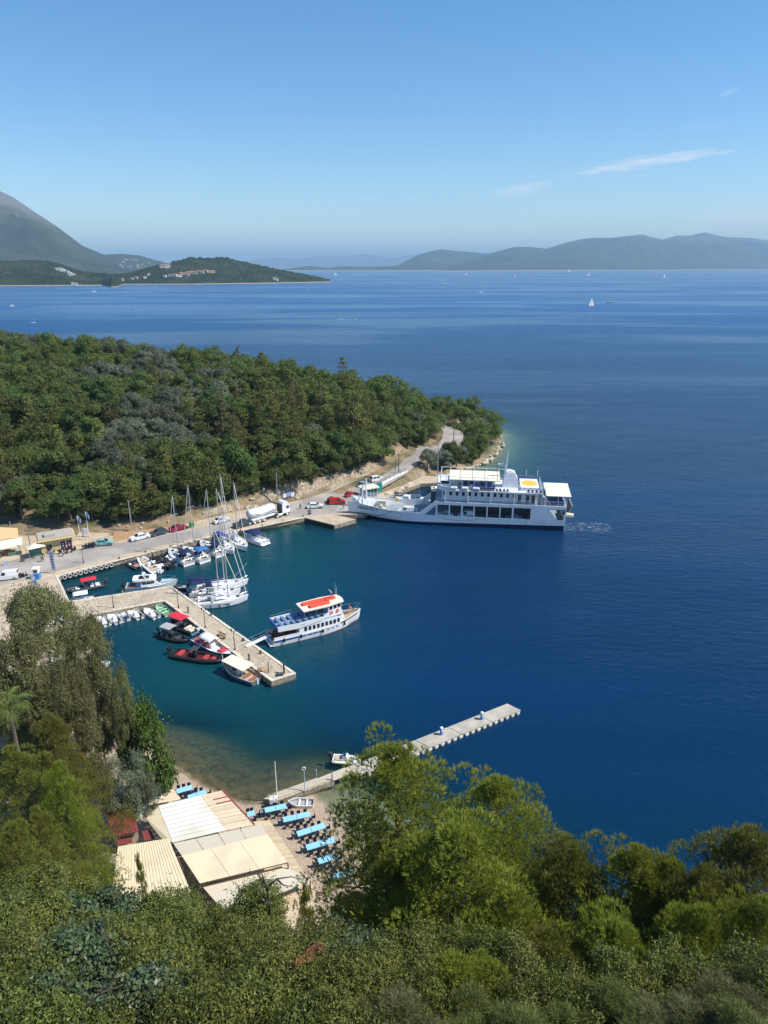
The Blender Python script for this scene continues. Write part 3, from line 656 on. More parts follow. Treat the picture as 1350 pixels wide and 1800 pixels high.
float_m = mat('float_plastic', (.60, .58, .52), .5, var=.15, rnd=.12); fl = M().bbox((0, 0, .02), (.66, .44, .46), .5); fme = None
for side, (A, B) in enumerate([(pa[0], pa[1]), (pa[3], pa[2])]):
    d = (B-A).normalized(); nn = Vector((d.y, -d.x, 0))*(1 if side == 0 else -1); L = (B-A).length; n = 26
    for i in range(n):
        p = A+d*(i+.5)*L/n-nn*.12
        if fme is None: o = fl.build('float', float_m, po); fme = o.data
        else: o = part('float', fme, float_m, po)
        o.location = (p.x, p.y, .12); o.rotation_euler = (0, 0, math.atan2(d.y, d.x))
M().prism([( *(a*.97+c*.03).xy,) for a, c in zip(pa, pa[2:]+pa[:2])], -.15, .36).build('hull_core', stain_m, po)
# service pedestals, lamps, bollards and poles
def pedestal(px, py, label):
    v = G(px, py, .56); t_ = thing('service_pedestal', label, 'pedestal', v, .45, 'service pedestals on the pontoon')
    M().bbox((0, 0, .5), (.38, .38, 1.0), .3).build('body', mat('pedestal_blue', (.10, .28, .60), .4), t_); M().bbox((0, 0, 1.08), (.42, .42, .16), .3).build('cap', white_paint, t_); M().cbox((0, -.2, .7), (.2, .03, .3)).build('socket_panel', white_paint, t_)
pedestal(776, 1291, 'blue service pedestal halfway along the pontoon'); pedestal(847, 1264, 'blue service pedestal nearest the far end of the pontoon')
def streetlamp(px, py, h, z, label, style='lantern', group='dark lamp posts on the stone pier'):
    v = G(px, py, z); t_ = thing('street_lamp', label, 'lamp post', v, 0, group)
    M().tube((0, 0, 0), (0, 0, .5), .16, .09, 8).build('base', dark_grey, t_); M().tube((0, 0, .5), (0, 0, h-.5), .07, .05, 8).build('post', dark_grey, t_)
    if style == 'lantern':
        M().tube((-.35, 0, h-.55), (.35, 0, h-.55), .03).build('cross_arm', dark_grey, t_)
        for s in (-.33, .33):
            M().tube((s, 0, h-.5), (s, 0, h-.1), .08, .15, 6).build('lantern', glass, t_); 
    else: M().cbox((.2, 0, h-.45), (.5, .2, .1)).build('lamp_head', dark_grey, t_)
streetlamp(119, 1086, 3.9, QZ, 'dark lamp post at the root of the pier beside the white trailer')
streetlamp(200, 1068, 3.9, PZ, 'dark lamp post midway along the first arm of the pier')
streetlamp(314, 1069, 3.9, PZ, 'dark lamp post at the bend of the pier')
streetlamp(361, 1103, 3.9, PZ, 'dark lamp post on the long arm behind the red canopy boat')
streetlamp(413, 1142, 3.9, PZ, 'dark lamp post on the long arm beside the bench')
streetlamp(147, 990, 3.6, QZ, 'thin dark lamp post on the quay above the row of tyres', 'arm', 'lamp posts along the road')
streetlamp(622, 888, 3.2, QZ, 'thin dark lamp post beside the ferry landing', 'arm', 'lamp posts along the road')
streetlamp(695, 826, 3.6, 3.0, 'thin dark lamp post beside the rising road', 'arm', 'lamp posts along the road')
streetlamp(653, 846, 3.2, 1.8, 'thin dark lamp post beside the white four wheel drive', 'arm', 'lamp posts along the road')
def post(px, py, h, r, m, label, z=QZ, name='mooring_post', cat='post', group=None, loc=None):
    v = loc or G(px, py, z); t_ = thing(name, label, cat, v, 0, group)
    M().tube((0, 0, 0), (0, 0, h), r, r*.85, 8).build('shaft', m, t_); M().tube((0, 0, h), (0, 0, h+r*1.2), r*1.3, r*.9, 8).build('cap', m, t_)
    return t_
post(331, 1077, 1.0, .14, stain_m, 'short dark post at the inner edge of the pier behind the red canopy', PZ, group='short posts on the pier')
post(438, 1160, .9, .14, stain_m, 'short dark post on the pier above the cream canopy boat', PZ, group='short posts on the pier')
post(472, 1183, 1.9, .08, stain_m, 'thin dark pole near the head of the pier', PZ, group='short posts on the pier')
post(499.5, 1183, 1.7, .15, stain_m, 'dark square post at the head of the pier', PZ, group='short posts on the pier')
for px, py in [(372, 1082), (428, 1127), (458, 1149)]: post(px, py, .35, .18, stain_m, 'squat dark bollard on the outer edge of the pier', PZ, 'bollard', 'bollard', 'bollards on the pier edge')
# bench on the pier, solar box, net heap
v = G(389, 1121, PZ); bt = thing('bench', 'brown wooden bench at the inner edge of the pier', 'bench', v, -.62)
for k in range(3): M().cbox((0, -.15+.15*k, .45), (1.8, .12, .05)).build('seat_slat', wood, bt)
for k in range(2): M().cbox((0, .28, .65+.17*k), (1.8, .05, .12)).build('back_slat', wood, bt)
for s in (-.75, .75): M().cbox((s, 0, .22), (.08, .5, .44)).build('leg', dark_grey, bt)
v = G(492, 1187, PZ); sb = thing('panel_box', 'dark double hatch box lying at the head of the pier', 'box', v, .2); 
for s in (-.3, .3): M().bbox((s, 0, .18), (.52, .6, .3), .2).build('lid', dark_grey, sb)
v = G(461, 1178, PZ)
def mound(v, rx, ry, h, seed, n=16):
    m = M(); rings = []
    for i in range(6):
        q = 1-i/5.2; rings.append([(rx*q*(1+.18*math.sin(3*a+seed+i))*math.cos(a), ry*q*(1+.18*math.cos(2*a+seed*2))*math.sin(a), h*(1-q**2)*(1+.1*math.sin(seed+a*4))) for a in [2*pi*k/n for k in range(n)]])
    return m.loft(rings)
o = mound(v, .95, .7, .55, 2).build('fishing_net', mat('net_tan', (.42, .28, .18), .95, var=.4, scale=9, bump=.05), None, smooth=2, loc=v); tag(o, 'heap of tan and red fishing net on the pier beside the cream canopy boat', 'net')
for i, (px, py, s, c) in enumerate([(640+8, 873, 1.2, (.62, .50, .33)), (713, 856, 1.4, (.62, .50, .33)), (719, 852, 1.2, (.55, .42, .28))]):
    v = G(px+34, py-4, QZ) if i == 0 else G(px, py, QZ)
    o = mound(v, s, s*.7, .7, i).build('fishing_net', mat('net_cream', (.62, .50, .34), .95, var=.3, scale=6, bump=.05), None, smooth=2, loc=v); tag(o, 'pale heap of fishing net on the quay beside the small fishing basin', 'net', 'net heaps by the basin')
v = G(704, 842, QZ); o = mound(v, 1.5, 1.0, 1.0, 5).build('covered_heap', white_canvas, None, smooth=2, loc=v); tag(o, 'rounded white covered heap against the end of the white wall', 'cover')
# tyres on the quay wall
tm = M().torus((0, 0, 0), .36, .14, 'y', 16, 8); a = Vector((*QUAY_FRONT[0], 0)); b = Vector((*g2(199, 988, QZ), 0)); ty = None; d = (b-a).normalized(); nrm = Vector((d.y, -d.x, 0))
tyre_m = mat('whitened_tyre', (.42, .40, .37), .8, var=.35, scale=5)
backm = M()
for i in range(11):
    p = a+(b-a)*(i+.5)/11+nrm*.22
    if ty is None: o = tm.build('tyre_fender', tyre_m, None, smooth=2); ty = o.data
    else: o = bpy.data.objects.new('tyre_fender', ty); COL.objects.link(o)
    o.location = (p.x, p.y, .72); o.rotation_euler = (0, 0, math.atan2(d.y, d.x)); tag(o, 'whitened tyre hung as a fender on the dark quay wall', 'tyre', 'tyre fenders along the quay wall')
fb = thing('fender_shade_board', 'black rubber facing along the quay wall behind the row of tyres', 'fender', (a.x, a.y, 0), math.atan2(d.y, d.x)); fb_ = M().box(0, (b-a).length, -.07, -.004, .1, 1.05).build('rubber_shade_strip', black, fb)
# jutting blank landing: shade on its side face, put in as a black strip
v0 = Vector((*g2(536, 910, QZ), 0)); v1 = Vector((*g2(588, 923, QZ), 0)); d = (v1-v0); fb = thing('fender_shade_board', 'black strip standing for shade on the side of the ferry landing', 'fender', (v0.x, v0.y, 0), math.atan2(d.y, d.x)); M().box(0, d.length-.3, -.07, -.004, .1, .95).build('rubber_shade_strip', black, fb)
# utility poles
def pole(px, pyt, pyb, z, label, arm=True, m=None, tilt=0):
    v = G(px, pyb, z); top = AtY(px, pyt, v.y); h = top.z-v.z
    t_ = thing('utility_pole', label, 'pole', v, 0, 'utility poles'); M().tube((0, 0, 0), (tilt, 0, h), .15, .10, 8).build('shaft', m or mat('pole_wood', (.16, .13, .10), .9), t_)
    if arm: M().cbox((tilt, 0, h-.5), (1.6, .12, .12)).build('cross_arm', dark_grey, t_)
    return v
pole(797, 736, 790, 4.9, 'dark utility pole standing on the bend of the hillside road', True)
pole(811, 733, 764, 5.5, 'further dark utility pole behind the bend of the hillside road', False)
pole(701, 797, 830, 3.0, 'dark utility pole at the top of the straight sloping road', True)
pole(488, 832, 880, 1.6, 'pale utility pole behind the white truck cab', True, grey_paint)
pole(231, 880, 925, 2.6, 'grey pole standing in the bare bank behind the white saloon', False, grey_paint)
pole(22, 917, 944, 1.6, 'pale pole rising behind the tan roofed taverna', False, grey_paint)
pole(57, 929, 978, QZ, 'grey pole with boxes between the taverna and the yellow building', True, mat('pole_grey', (.25, .22, .2), .8))
pole(769, 770, 836, 1.4, 'tall thin grey mast rising behind the ferry bridge', False, grey_paint)
# ================================================================== buildings and things on the quay
yel = mat('ochre_plaster', (.62, .46, .22), .8, var=.10, scale=1.5); ceil_d = mat('shade_interior', (.08, .07, .06), .9)
roof_tan = mat('tan_roof', (.62, .43, .22), .8, var=.10, scale=2); shutter = mat('maroon_shutter', (.10, .02, .03), .6); sand_conc = mat('roof_slab', (.42, .37, .30), .9, var=.15, scale=1.5)
def frame2(pA, pB, z):     # origin at pA, x along pA->pB
    a = G(*pA, z); b = G(*pB, z); return a, math.atan2(b.y-a.y, b.x-a.x), (b-a).length
# yellow building
a, rz, L = frame2((74, 975), (130, 965), QZ)
bt = thing('harbour_building', 'low ochre building with a flat roof and two maroon doors beside the road', 'building', a, rz)
Dp = 4.6; Hh = 3.1
w = M(); w.box(0, L, Dp-.2, Dp, 0, Hh); w.box(0, .2, .01, Dp-.21, 0, Hh); w.box(L-.2, L, .01, Dp-.21, 0, Hh)
for x0, x1, z0, z1 in [(.21, 3.9, 0, Hh), (4.9, 5.15, 0, Hh), (6.15, L-.21, 0, Hh), (3.91, 4.89, 2.3, Hh), (5.16, 6.14, 2.3, Hh)]:
    if x1 > x0: w.box(x0, x1, 0, .2, z0, z1)
w.build('wall', yel, bt)
for x in (3.93, 5.17):
    d = M().box(x, x+.94, .03, .09, 0, 2.28).build('door', shutter, bt); 
    M().box(x+.3, x+.62, .0, .028, 1.0, 1.9).build('door_panel', mat('pale_frame', (.5, .5, .55), .6), d)
for x in (3.72, 4.93, 6.16): M().box(x, x+.16, -.05, -.004, 0, 2.45).build('door_frame', white_paint, bt)
rf = M().box(-.5, L+.7, -.9, Dp+.3, Hh, Hh+.16).build('roof', yel, bt); M().box(-.3, L+.4, -.3, Dp+.1, Hh+.165, Hh+.4).build('roof_slab', sand_conc, rf); M().box(1.0, 3.2, .6, 2.6, Hh+.405, Hh+.9).build('roof_tank_housing', sand_conc, rf)
M().cbox((1.6, -.03, 1.5), (1.1, .05, 1.0)).build('window', glass, bt)
# small cream awning kiosk
a, rz, _ = frame2((64, 976), (86, 971), QZ); kt = thing('awning', 'square cream awning on thin posts beside the ochre building', 'awning', a+Vector((.3, -.6, 0)), rz)
M().loft([[(-1.6, -1.4, 2.35), (1.9, -1.4, 2.35), (1.9, 1.4, 2.35), (-1.6, 1.4, 2.35)], [(-.1, -.1, 2.95), (.4, -.1, 2.95), (.4, .1, 2.95), (-.1, .1, 2.95)]]).build('canvas', cream_canvas, kt)
for sx_ in (-1.5, 1.8):
    for sy_ in (-1.3, 1.3): M().tube((sx_, sy_, 0), (sx_, sy_, 2.35), .04).build('leg', grey_paint, kt)
M().box(-.9, .9, -.3, .4, 0, 1.9).build('counter', mat('green_panel', (.10, .22, .18), .6), kt)
# taverna at far left: hip roof and long awning
a, rz, _ = frame2((-60, 992), (46, 974), QZ); L = 12.0
tv = thing('taverna', 'open fronted taverna with a tan pyramid roof and long cream awning', 'building', a, rz)
M().loft([[(-6, 2.6, 3.2), (10.5, 2.6, 3.2), (10.5, 9, 3.2), (-6, 9, 3.2)], [(0, 5.6, 5.4), (5.5, 5.6, 5.4), (5.5, 6, 5.4), (0, 6, 5.4)]]).build('roof', roof_tan, tv)
M().sheet([(-6, -.3, 2.35), (10.8, -.3, 2.35), (11.2, 2.5, 3.1), (-6, 2.5, 3.1)], .06).build('awning', cream_canvas, tv)
M().sheet([(-6, -.36, 2.0), (10.8, -.36, 2.0), (10.8, -.32, 2.34), (-6, -.32, 2.34)], .03).build('valance', cream_canvas, tv)
M().box(-6, 10, 8.6, 8.9, 0, 3.2).build('back_wall', yel, tv); M().box(-6, 10.2, 2.9, 8.5, 0, .12).build('floor', sand_conc, tv)
for x in (-5.5, -1.5, 2.5, 6.5, 10.4): M().tube((x, 0, 0), (x, 0, 2.4), .06).build('post', mat('green_post', (.10, .2, .15), .6), tv)
for x in (-4, 0, 4, 8): M().box(x, x+2.6, .1, .22, .1, .95).build('glazed_screen', mat('green_glass', (.08, .18, .13), .15, spec=.6), tv)
for i in range(8):
    t_ = thing('cafe_table', 'small dark table under the taverna awning', 'table', tv.matrix_basis @ Vector((-4.6+i*1.8, 1.5+(i % 2)*1.9, .12)), rz, 'small tables under the taverna awning')
    M().cbox((0, 0, .73), (.75, .75, .04)).build('tabletop', wood, t_); M().tube((0, 0, 0), (0, 0, .72), .04).build('leg', dark_grey, t_)
# cafe pavement
struct('pavement', M().prism(pl([(-60, 1008), (20, 986), (70, 976), (64, 968), (-60, 975)], QZ), .9, QZ+.10), quay_m)
struct('pavement', M().prism(pl([(131, 960), (180, 951), (196, 938), (140, 936), (133, 944)], QZ), .9, QZ+.10), quay_m)
dirt_m = mat('bare_orange_soil', (.42, .25, .13), .95, var=.3, scale=1.5, bump=.05, detail=8)
struct('dirt_verge', M().prism(pl([(197, 953), (262, 941), (300, 931), (285, 922), (240, 927), (200, 935)], QZ), .9, QZ+.06), dirt_m)
# flags
def flagpole(px, pyb, h, z, flagc, label, m=None, flagw=1.3):
    v = G(px, pyb, z); t_ = thing('flagpole', label, 'flagpole', v, 0, 'flagpoles'); M().tube((0, 0, 0), (0, 0, .3), .2).build('base', conc_m, t_); M().tube((0, 0, .3), (0, 0, h), .07, .05, 8).build('shaft', m or white_paint, t_)
    if flagc:
        rings = []
        for i in range(7):
            u = i/6; rings.append([(.06+u*flagw*.55, .18*math.sin(u*6), h-.1-u*.75), (.06+u*flagw*.45, .14*math.sin(u*6+1), h-1.1-u*.8), (.08+u*flagw*.45, .14*math.sin(u*6+1)+.02, h-1.1-u*.8), (.08+u*flagw*.55, .18*math.sin(u*6)+.02, h-.1-u*.75)])
        M().loft(rings).build('flag', flagc, t_)
flagpole(142, 949, 6.0, QZ, mat('flag_blue_white', (.25, .38, .62), .8, var=.3, scale=4), 'left flagpole with a limp blue and white flag beside the sign board')
flagpole(157, 945, 6.4, QZ, mat('flag_blue', (.15, .32, .65), .8, var=.35, scale=4), 'right flagpole with a blue flag just behind the sign board')
v = G(151, 944, QZ); t_ = thing('notice_board', 'pale square notice board standing between the two flagpoles', 'sign', v, .15); M().cbox((0, 0, 1.35), (1.5, .08, 1.7)).build('panel', white_paint, t_); M().cbox((.05, -.05, 1.5), (.9, .01, .9)).build('poster', mat('poster', (.62, .68, .66), .6, var=.3, scale=4), t_)
for s in (-.65, .65): M().tube((s, .05, 0), (s, .05, 2.2), .05).build('leg', grey_paint, t_)
# blue and white kiosk
v = G(66, 1017, QZ); t_ = thing('kiosk', 'narrow booth with a white top and blue base on the quay', 'kiosk', v, .1)
M().bbox((0, 0, .65), (1.1, 1.1, 1.3), .12).build('blue_base', mat('kiosk_blue', (.03, .22, .60), .5), t_); M().box(-.5, .5, -.5, .5, 1.3, 2.2).build('booth', white_paint, t_); M().box(-.66, .66, -.66, .66, 2.2, 2.36).build('roof', white_paint, t_); M().cbox((0, -.505, 1.75), (.7, .02, .6)).build('window', glass, t_)
# tall banner
v = G(96, 1008, QZ); t_ = thing('banner', 'tall grey pylon banner at the corner of the quay', 'banner', v, .1)
M().tube((0, 0, 0), (-.1, 0, 5.0), .05).build('pole', grey_paint, t_)
M().loft([[(-.55+.2*u, -.03, 4.9-u*4.2), (.38-.02*u, -.03, 4.9-u*4.2), (.38-.02*u, .03, 4.9-u*4.2), (-.55+.2*u, .03, 4.9-u*4.2)] for u in [0, .25, .5, .75, 1]]).build('cloth', mat('banner_grey', (.42, .43, .50), .8, var=.1), t_)
for k in range(6): M().cbox((-.02, -.045, 4.4-k*.62), (.5, .012, .3)).build('printed_block', mat('banner_ink', (.12, .13, .25), .8), t_)
for px, py, c, lb in [(62, 1035, (.05, .12, .45), 'leaning blue sail banner just below the booth'), (72, 1062, (.10, .15, .45), 'lower blue and white sail banner beside the trailer')]:
    v = G(px, py, QZ); t_ = thing('banner', lb, 'banner', v, .3); M().tube((0, 0, 0), (-.5, 0, 3.2), .04).build('pole', grey_paint, t_); M().loft([[(-.1-.35*u, -.02, .3+2.8*u), (1.0-.9*u, -.02, .3+2.6*u), (1.0-.9*u, .02, .3+2.6*u), (-.1-.35*u, .02, .3+2.8*u)] for u in (0, .35, .7, 1)]).build('cloth', mat('sail_blue'+str(px), c, .7, var=.1, col2=(.6, .62, .7), c2scale=1.0), t_)
# glass ticket kiosk at the ferry landing
v = G(640, 877, QZ); t_ = thing('ticket_office', 'small ticket office with cream roof and teal glass by the ferry bow', 'kiosk', v, .5)
M().box(-.2, 4.2, 0, 2.6, 0, .25).build('base', conc_m, t_); M().box(0, 4.0, .1, 2.5, .25, 2.6).build('glass_wall', mat('teal_glass', (.03, .16, .22), .12, spec=.7), t_)
for x in (0, 1, 2, 3, 4.0): M().box(x-.05, x+.05, .02, .09, .25, 2.6).build('mullion', white_paint, t_)
M().box(-.4, 4.5, -.5, 3.0, 2.6, 2.85).build('roof', cream_canvas, t_)
v = G(667, 868, QZ); t_ = thing('sign_panel', 'upright teal sign panel behind the ferry bow', 'sign', v, .3); M().cbox((0, 0, 2.0), (1.5, .1, 2.6)).build('panel', mat('teal_sign', (.02, .30, .28), .5), t_); M().tube((0, .1, 0), (0, .1, .8), .06).build('leg', grey_paint, t_)
v = G(544, 905, QZ); t_ = thing('information_board', 'small dark information board on the landing edge in front of the white hatchback', 'sign', v, 0); M().cbox((0, 0, .7), (.8, .12, 1.2)).build('panel', dark_grey, t_); M().cbox((0, -.07, .8), (.5, .01, .7)).build('print', grey_paint, t_)
# clothes-like white sign cluster behind truck
v = G(501, 882, 1.6); t_ = thing('poster_stand', 'white and blue posters on a stand behind the truck cab', 'sign', v, .5)
for k in range(3): M().cbox((k*1.1, 0, 1.7+.2*(k % 2)), (.95, .06, 1.1)).build('poster', mat('poster_blue' if k == 1 else 'poster_w', (.25, .35, .6) if k == 1 else (.7, .72, .78), .6, var=.25, scale=3), t_); M().tube((k*1.1, .05, 0), (k*1.1, .05, 1.9), .04).build('leg', grey_paint, t_)
# bin
v = G(337, 927, 1.3); t_ = thing('wheelie_bin', 'large green wheeled bin behind the maroon car', 'bin', v, .35); M().bbox((0, 0, .62), (1.2, .9, 1.0), .15).build('body', mat('bin_green', (.03, .18, .05), .5), t_); M().bbox((0, 0, 1.2), (1.25, .95, .14), .2).build('lid', mat('bin_lid', (.05, .25, .08), .5), t_)
# trailer
def wheel(r, w_, parent, loc, rim_m=grey_paint, n=12):
    t_ = M().tube((0, -w_/2, 0), (0, w_/2, 0), r, n=n).build('wheel', black, parent, smooth=True); t_.location = loc
    M().tube((0, -w_/2-.012, 0), (0, w_/2+.012, 0), r*.58, n=8).build('rim', rim_m, t_); return t_
v = G(107, 1070, QZ); t_ = thing('trailer', 'small white box trailer parked at the root of the pier', 'trailer', v, .2); M().bbox((0, 0, 1.0), (2.0, 1.3, 1.1), .12).build('box', white_paint, t_); M().tube((1.0, 0, .5), (2.0, 0, .4), .05).build('tow_bar', dark_grey, t_)
for s in (-.62, .62): wheel(.32, .18, t_, (0, s, .32))

# ------------------------------------------------------------------ vehicles
def car(px, py, z, rz, kind, paint, label, cat='car', L=4.1, W_=1.7, H_=1.48, loc=None, name=None):
    v = loc or G(px, py, z)
    t_ = thing(name or 'parked_car', label, cat, v, rz, 'vehicles parked along the quay'); gz = .30; h = L/2
    P = {'hatch': [(-h, gz), (h, gz), (h+.02, .62), (h-.12, .82), (h-1.0, .95), (-h+.05, .98), (-h-.0, .75)],
         'sedan': [(-h, gz), (h, gz), (h+.02, .60), (h-.1, .80), (h-1.1, .92), (-h+.9, .96), (-h+.05, .95), (-h, .70)],
         'suv': [(-h, gz+.05), (h, gz+.05), (h, .75), (h-.1, .98), (h-.95, 1.06), (-h+.05, 1.1), (-h, .8)],
         'van': [(-h, gz), (h, gz), (h+.02, .65), (h-.15, .95), (h-.9, 1.08), (-h+.02, 1.12), (-h, .7)],
         'pickup': [(-h, gz+.05), (h, gz+.05), (h, .75), (h-.1, .98), (h-.95, 1.06), (-h+.05, 1.08), (-h, .8)]}[kind]
    top = {'hatch': [(h-1.05, .94), (h-1.75, H_-.04), (h-2.1, H_), (-h+.75, H_), (-h+.15, .97)],
           'sedan': [(h-1.2, .91), (h-1.85, H_-.10), (h-2.2, H_-.06), (-h+1.25, H_-.07), (-h+.55, .95)],
           'suv': [(h-1.0, 1.05), (h-1.5, H_-.04), (h-1.8, H_), (-h+.35, H_), (-h+.08, 1.09)],
           'van': [(h-.95, 1.07), (h-1.55, H_-.06), (h-1.9, H_), (-h+.2, H_), (-h+.02, 1.11)],
           'pickup': [(h-1.0, 1.05), (h-1.45, H_-.04), (h-1.8, H_), (-h+1.9, H_), (-h+1.7, 1.07)]}[kind]
    b = M(); w2 = W_/2
    def ring(pr, y, k): return [(x*k, y, z_) for x, z_ in pr]
    b.loft([ring(P, -w2+.02, .985), ring(P, -w2+.10, 1.0) if False else ring(P, -w2, 1.0), ring(P, w2, 1.0), ring(P, w2-.0+.0001, .985)])
    b.build('body', paint, t_, smooth=True)
    cx_ = sum(x for x, _ in top)/len(top)
    c = M(); r0 = [(x, -w2+.06, z_) for x, z_ in top]; tz = max(z_ for _, z_ in top); bz = min(z_ for _, z_ in top)
    def tp(y0, y1, sgn): return [(x, sgn*(y0+(y1-y0)*(z_-bz)/(tz-bz)), z_) for x, z_ in top]
    c.loft([tp(w2-.06, w2-.22, -1), tp(w2-.06, w2-.22, 1)]); c.build('cabin', paint, t_, smooth=True)
    g = M()
    sh = lambda k, dz: [(cx_+(x-cx_)*k, z_) for x, z_ in top]
    for sgn in (-1, 1):       # side windows, split by pillars
        xs0 = min(x for x, _ in top); xs1 = max(x for x, _ in top); zb = bz+.07; zt = tz-.10
        def yy(z_): return sgn*(w2-.06+(-.16)*(z_-bz)/(tz-bz)+.012)
        xf_t = top[1][0]-.05; xr_t = top[-2][0]+.12 if kind != 'van' else 0
        if kind in ('van',): segs = [(xf_t+.30, xf_t-.0, xf_t-.55, xf_t-.55)]
        else:
            mid = (top[0][0]+top[-1][0])/2; segs = [(top[0][0]-.22, xf_t-.12, mid+.05, mid+.05), (mid-.05, mid-.05, top[-1][0]+.25, xr_t+.02)]
        for a0, a1, b0, b1 in segs:
            M().add([(a0, yy(zb), zb), (b0, yy(zb), zb), (b1, yy(zt), zt), (a1, yy(zt), zt)], [(0, 1, 2, 3)]).build('side_window', glass, t_)
    (x0, z0), (x1, z1) = top[0], top[1]; k = .014
    M().add([(x0-.03+k, -w2+.16, z0+.05+k), (x0-.03+k, w2-.16, z0+.05+k), (x1+k, w2-.27, z1-.02+k), (x1+k, -w2+.27, z1-.02+k)], [(0, 1, 2, 3)]).build('windscreen', glass, t_)
    (x0, z0), (x1, z1) = top[-1], top[-2]
    if kind != 'pickup': M().add([(x0+.05-k, w2-.16, z0+.1+k), (x0+.05-k, -w2+.16, z0+.1+k), (x1-.05-k, -w2+.27, z1-.06+k), (x1-.05-k, w2-.27, z1-.06+k)], [(0, 1, 2, 3)]).build('rear_window', glass, t_)
    else: M().box(-h+.12, -h+1.65, -w2+.12, w2-.12, 1.085, 1.10).build('load_bed', dark_grey, t_)
    for sx_ in (h-.78, -h+.75):
        for sgn in (-1, 1): wheel(.31, .2, t_, (sx_, sgn*(w2-.09), .31))
    for sgn in (-1, 1):
        M().cbox((h-.02, sgn*(w2-.28), .70), (.08, .34, .14)).build('headlight', mat('lamp_glass', (.6, .62, .65), .2), t_); M().cbox((-h+.0, sgn*(w2-.18), .80), (.06, .2, .2)).build('tail_light', mat('tail_red', (.4, .01, .01), .3), t_)
    M().box(h-.0, h+.05, -w2+.1, w2-.1, .34, .5).build('bumper', dark_grey, t_)
    return t_
cw = mat('car_white', (.78, .78, .77), .22, var=.04, spec=.6); cr = mat('car_red', (.48, .03, .03), .25, var=.06, spec=.6); ct = mat('car_teal', (.20, .46, .42), .3, var=.05); cd = mat('car_slate', (.05, .065, .09), .25, var=.05, spec=.6); cm_ = mat('car_maroon', (.28, .01, .04), .25, spec=.6); cg = mat('car_green', (.04, .15, .08), .3)
rr = math.atan2(roadU[9].y-roadU[6].y, roadU[9].x-roadU[6].x)
car(13, 1018, QZ, pi+.28, 'van', cw, 'white delivery van parked at the left end of the quay', 'van', 4.4, 1.75, 1.85, name='parked_van')
car(184, 958, QZ, .18, 'hatch', ct, 'pale teal hatchback parked beside the dark scooters', L=3.7, H_=1.5)
car(246, 948, QZ, rr+pi, 'sedan', cw, 'white saloon car at the near end of the parked row', L=4.4)
car(279, 940, QZ, rr+pi, 'hatch', cd, 'dark slate car parked between the white saloon and the maroon car', L=4.0)
car(314, 932, QZ, rr, 'sedan', cm_, 'maroon car parked in the row in front of the green bin', L=4.2)
car(390, 918, QZ, rr, 'sedan', cw, 'white car parked alone behind the yacht masts', L=4.3)
car(554, 893, QZ, .12, 'hatch', cw, 'white hatchback on the landing near the walking person', L=4.1)
car(593, 886, QZ, .05, 'van', cr, 'red van with its tail toward the road beside the ferry bow', 'van', 4.2, 1.75, 1.75, name='parked_van')
car(586, 883, QZ, .05, 'hatch', cd, 'dark car squeezed behind the red van', L=3.4)
car(618, 873, QZ, .5, 'hatch', cr, 'small red car between the road and the ticket office', L=3.6)
car(662, 846, 1.9, .62, 'suv', cw, 'white four wheel drive climbing the sloping road', L=4.2, H_=1.75)
car(640, 855, 1.5, .62, 'hatch', mat('car_grey', (.30, .36, .38), .3), 'grey green car just below the white four wheel drive', L=3.8)
# tanker truck
a = G(436, 922, QZ); b = G(505, 903, QZ); rz = math.atan2(b.y-a.y, b.x-a.x)
tt = thing('tanker_truck', 'white bulk tanker truck with a blue swoosh parked at the quay edge', 'truck', a, rz)
tank = M(); rings = []
for x, rzz, ry_, zc in [(.0, .25, .35, 2.75), (.12, .75, .9, 2.7), (.7, 1.05, 1.15, 2.65), (2.2, 1.22, 1.22, 2.55), (3.6, 1.28, 1.22, 2.42), (5.2, 1.22, 1.22, 2.58), (6.6, 1.15, 1.18, 2.72), (7.3, .95, 1.05, 2.8), (7.55, .5, .6, 2.85)]:
    rings.append([(x, ry_*math.cos(q), zc+rzz*math.sin(q)) for q in [2*pi*i/18 for i in range(18)]])
tank.loft(rings).build('tank', cw, tt, smooth=2)
M().box(.3, 8.6, -.45, .45, .75, 1.05).build('chassis', mat('truck_grey', (.35, .36, .38), .5), tt)
M().box(.6, 7.0, -1.0, 1.0, 1.05, 1.35).build('tank_saddle', white_paint, tt)
sw = M(); pts = []
for i in range(15):
    u = i/14; x = 1.6+5.3*u; zc = 2.35-.42*math.sin(u*pi*.8)+.75*u**3; ang = math.asin(max(-1, min(1, (zc-2.58)/1.2))); pts.append((x, -(1.245*math.cos(ang)), zc))
sw.loft([[(p[0], p[1]-.02, p[2]-.03-.07*math.sin(pi*i/14)), (p[0], p[1]-.02, p[2]+.03+.05*math.sin(pi*i/14)), (p[0], p[1]+.05, p[2]+.03), (p[0], p[1]+.05, p[2]-.03)] for i, p in enumerate(pts)]).build('blue_swoosh', mat('swoosh_blue', (.05, .12, .25), .4), tt)
for x in (1.5, 3.0, 4.5, 6.0): M().torus((x, 0, 3.72+.02*x), .27, .05, n=10, m=4).build('hatch', white_paint, tt)
M().box(.8, 7.0, -.4, -.36, 3.75, 3.80).build('walkway_rail', grey_paint, tt)
ld = M()
for s in (-.2, .2): ld.tube((-.1, s, .6), (-.1, s, 3.3), .03)
for k in range(9): ld.tube((-.1, -.2, .8+k*.28), (-.1, .2, .8+k*.28), .02)
ld.build('ladder', grey_paint, tt); M().box(-.35, .2, -1.15, 1.15, .5, .7).build('rear_bumper', white_paint, tt)
for x in (1.3, 2.65, 4.0, 7.8, 10.7):
    for s in (-1.02, 1.02): wheel(.5, .34, tt, (x, s, .5), white_paint, 14)
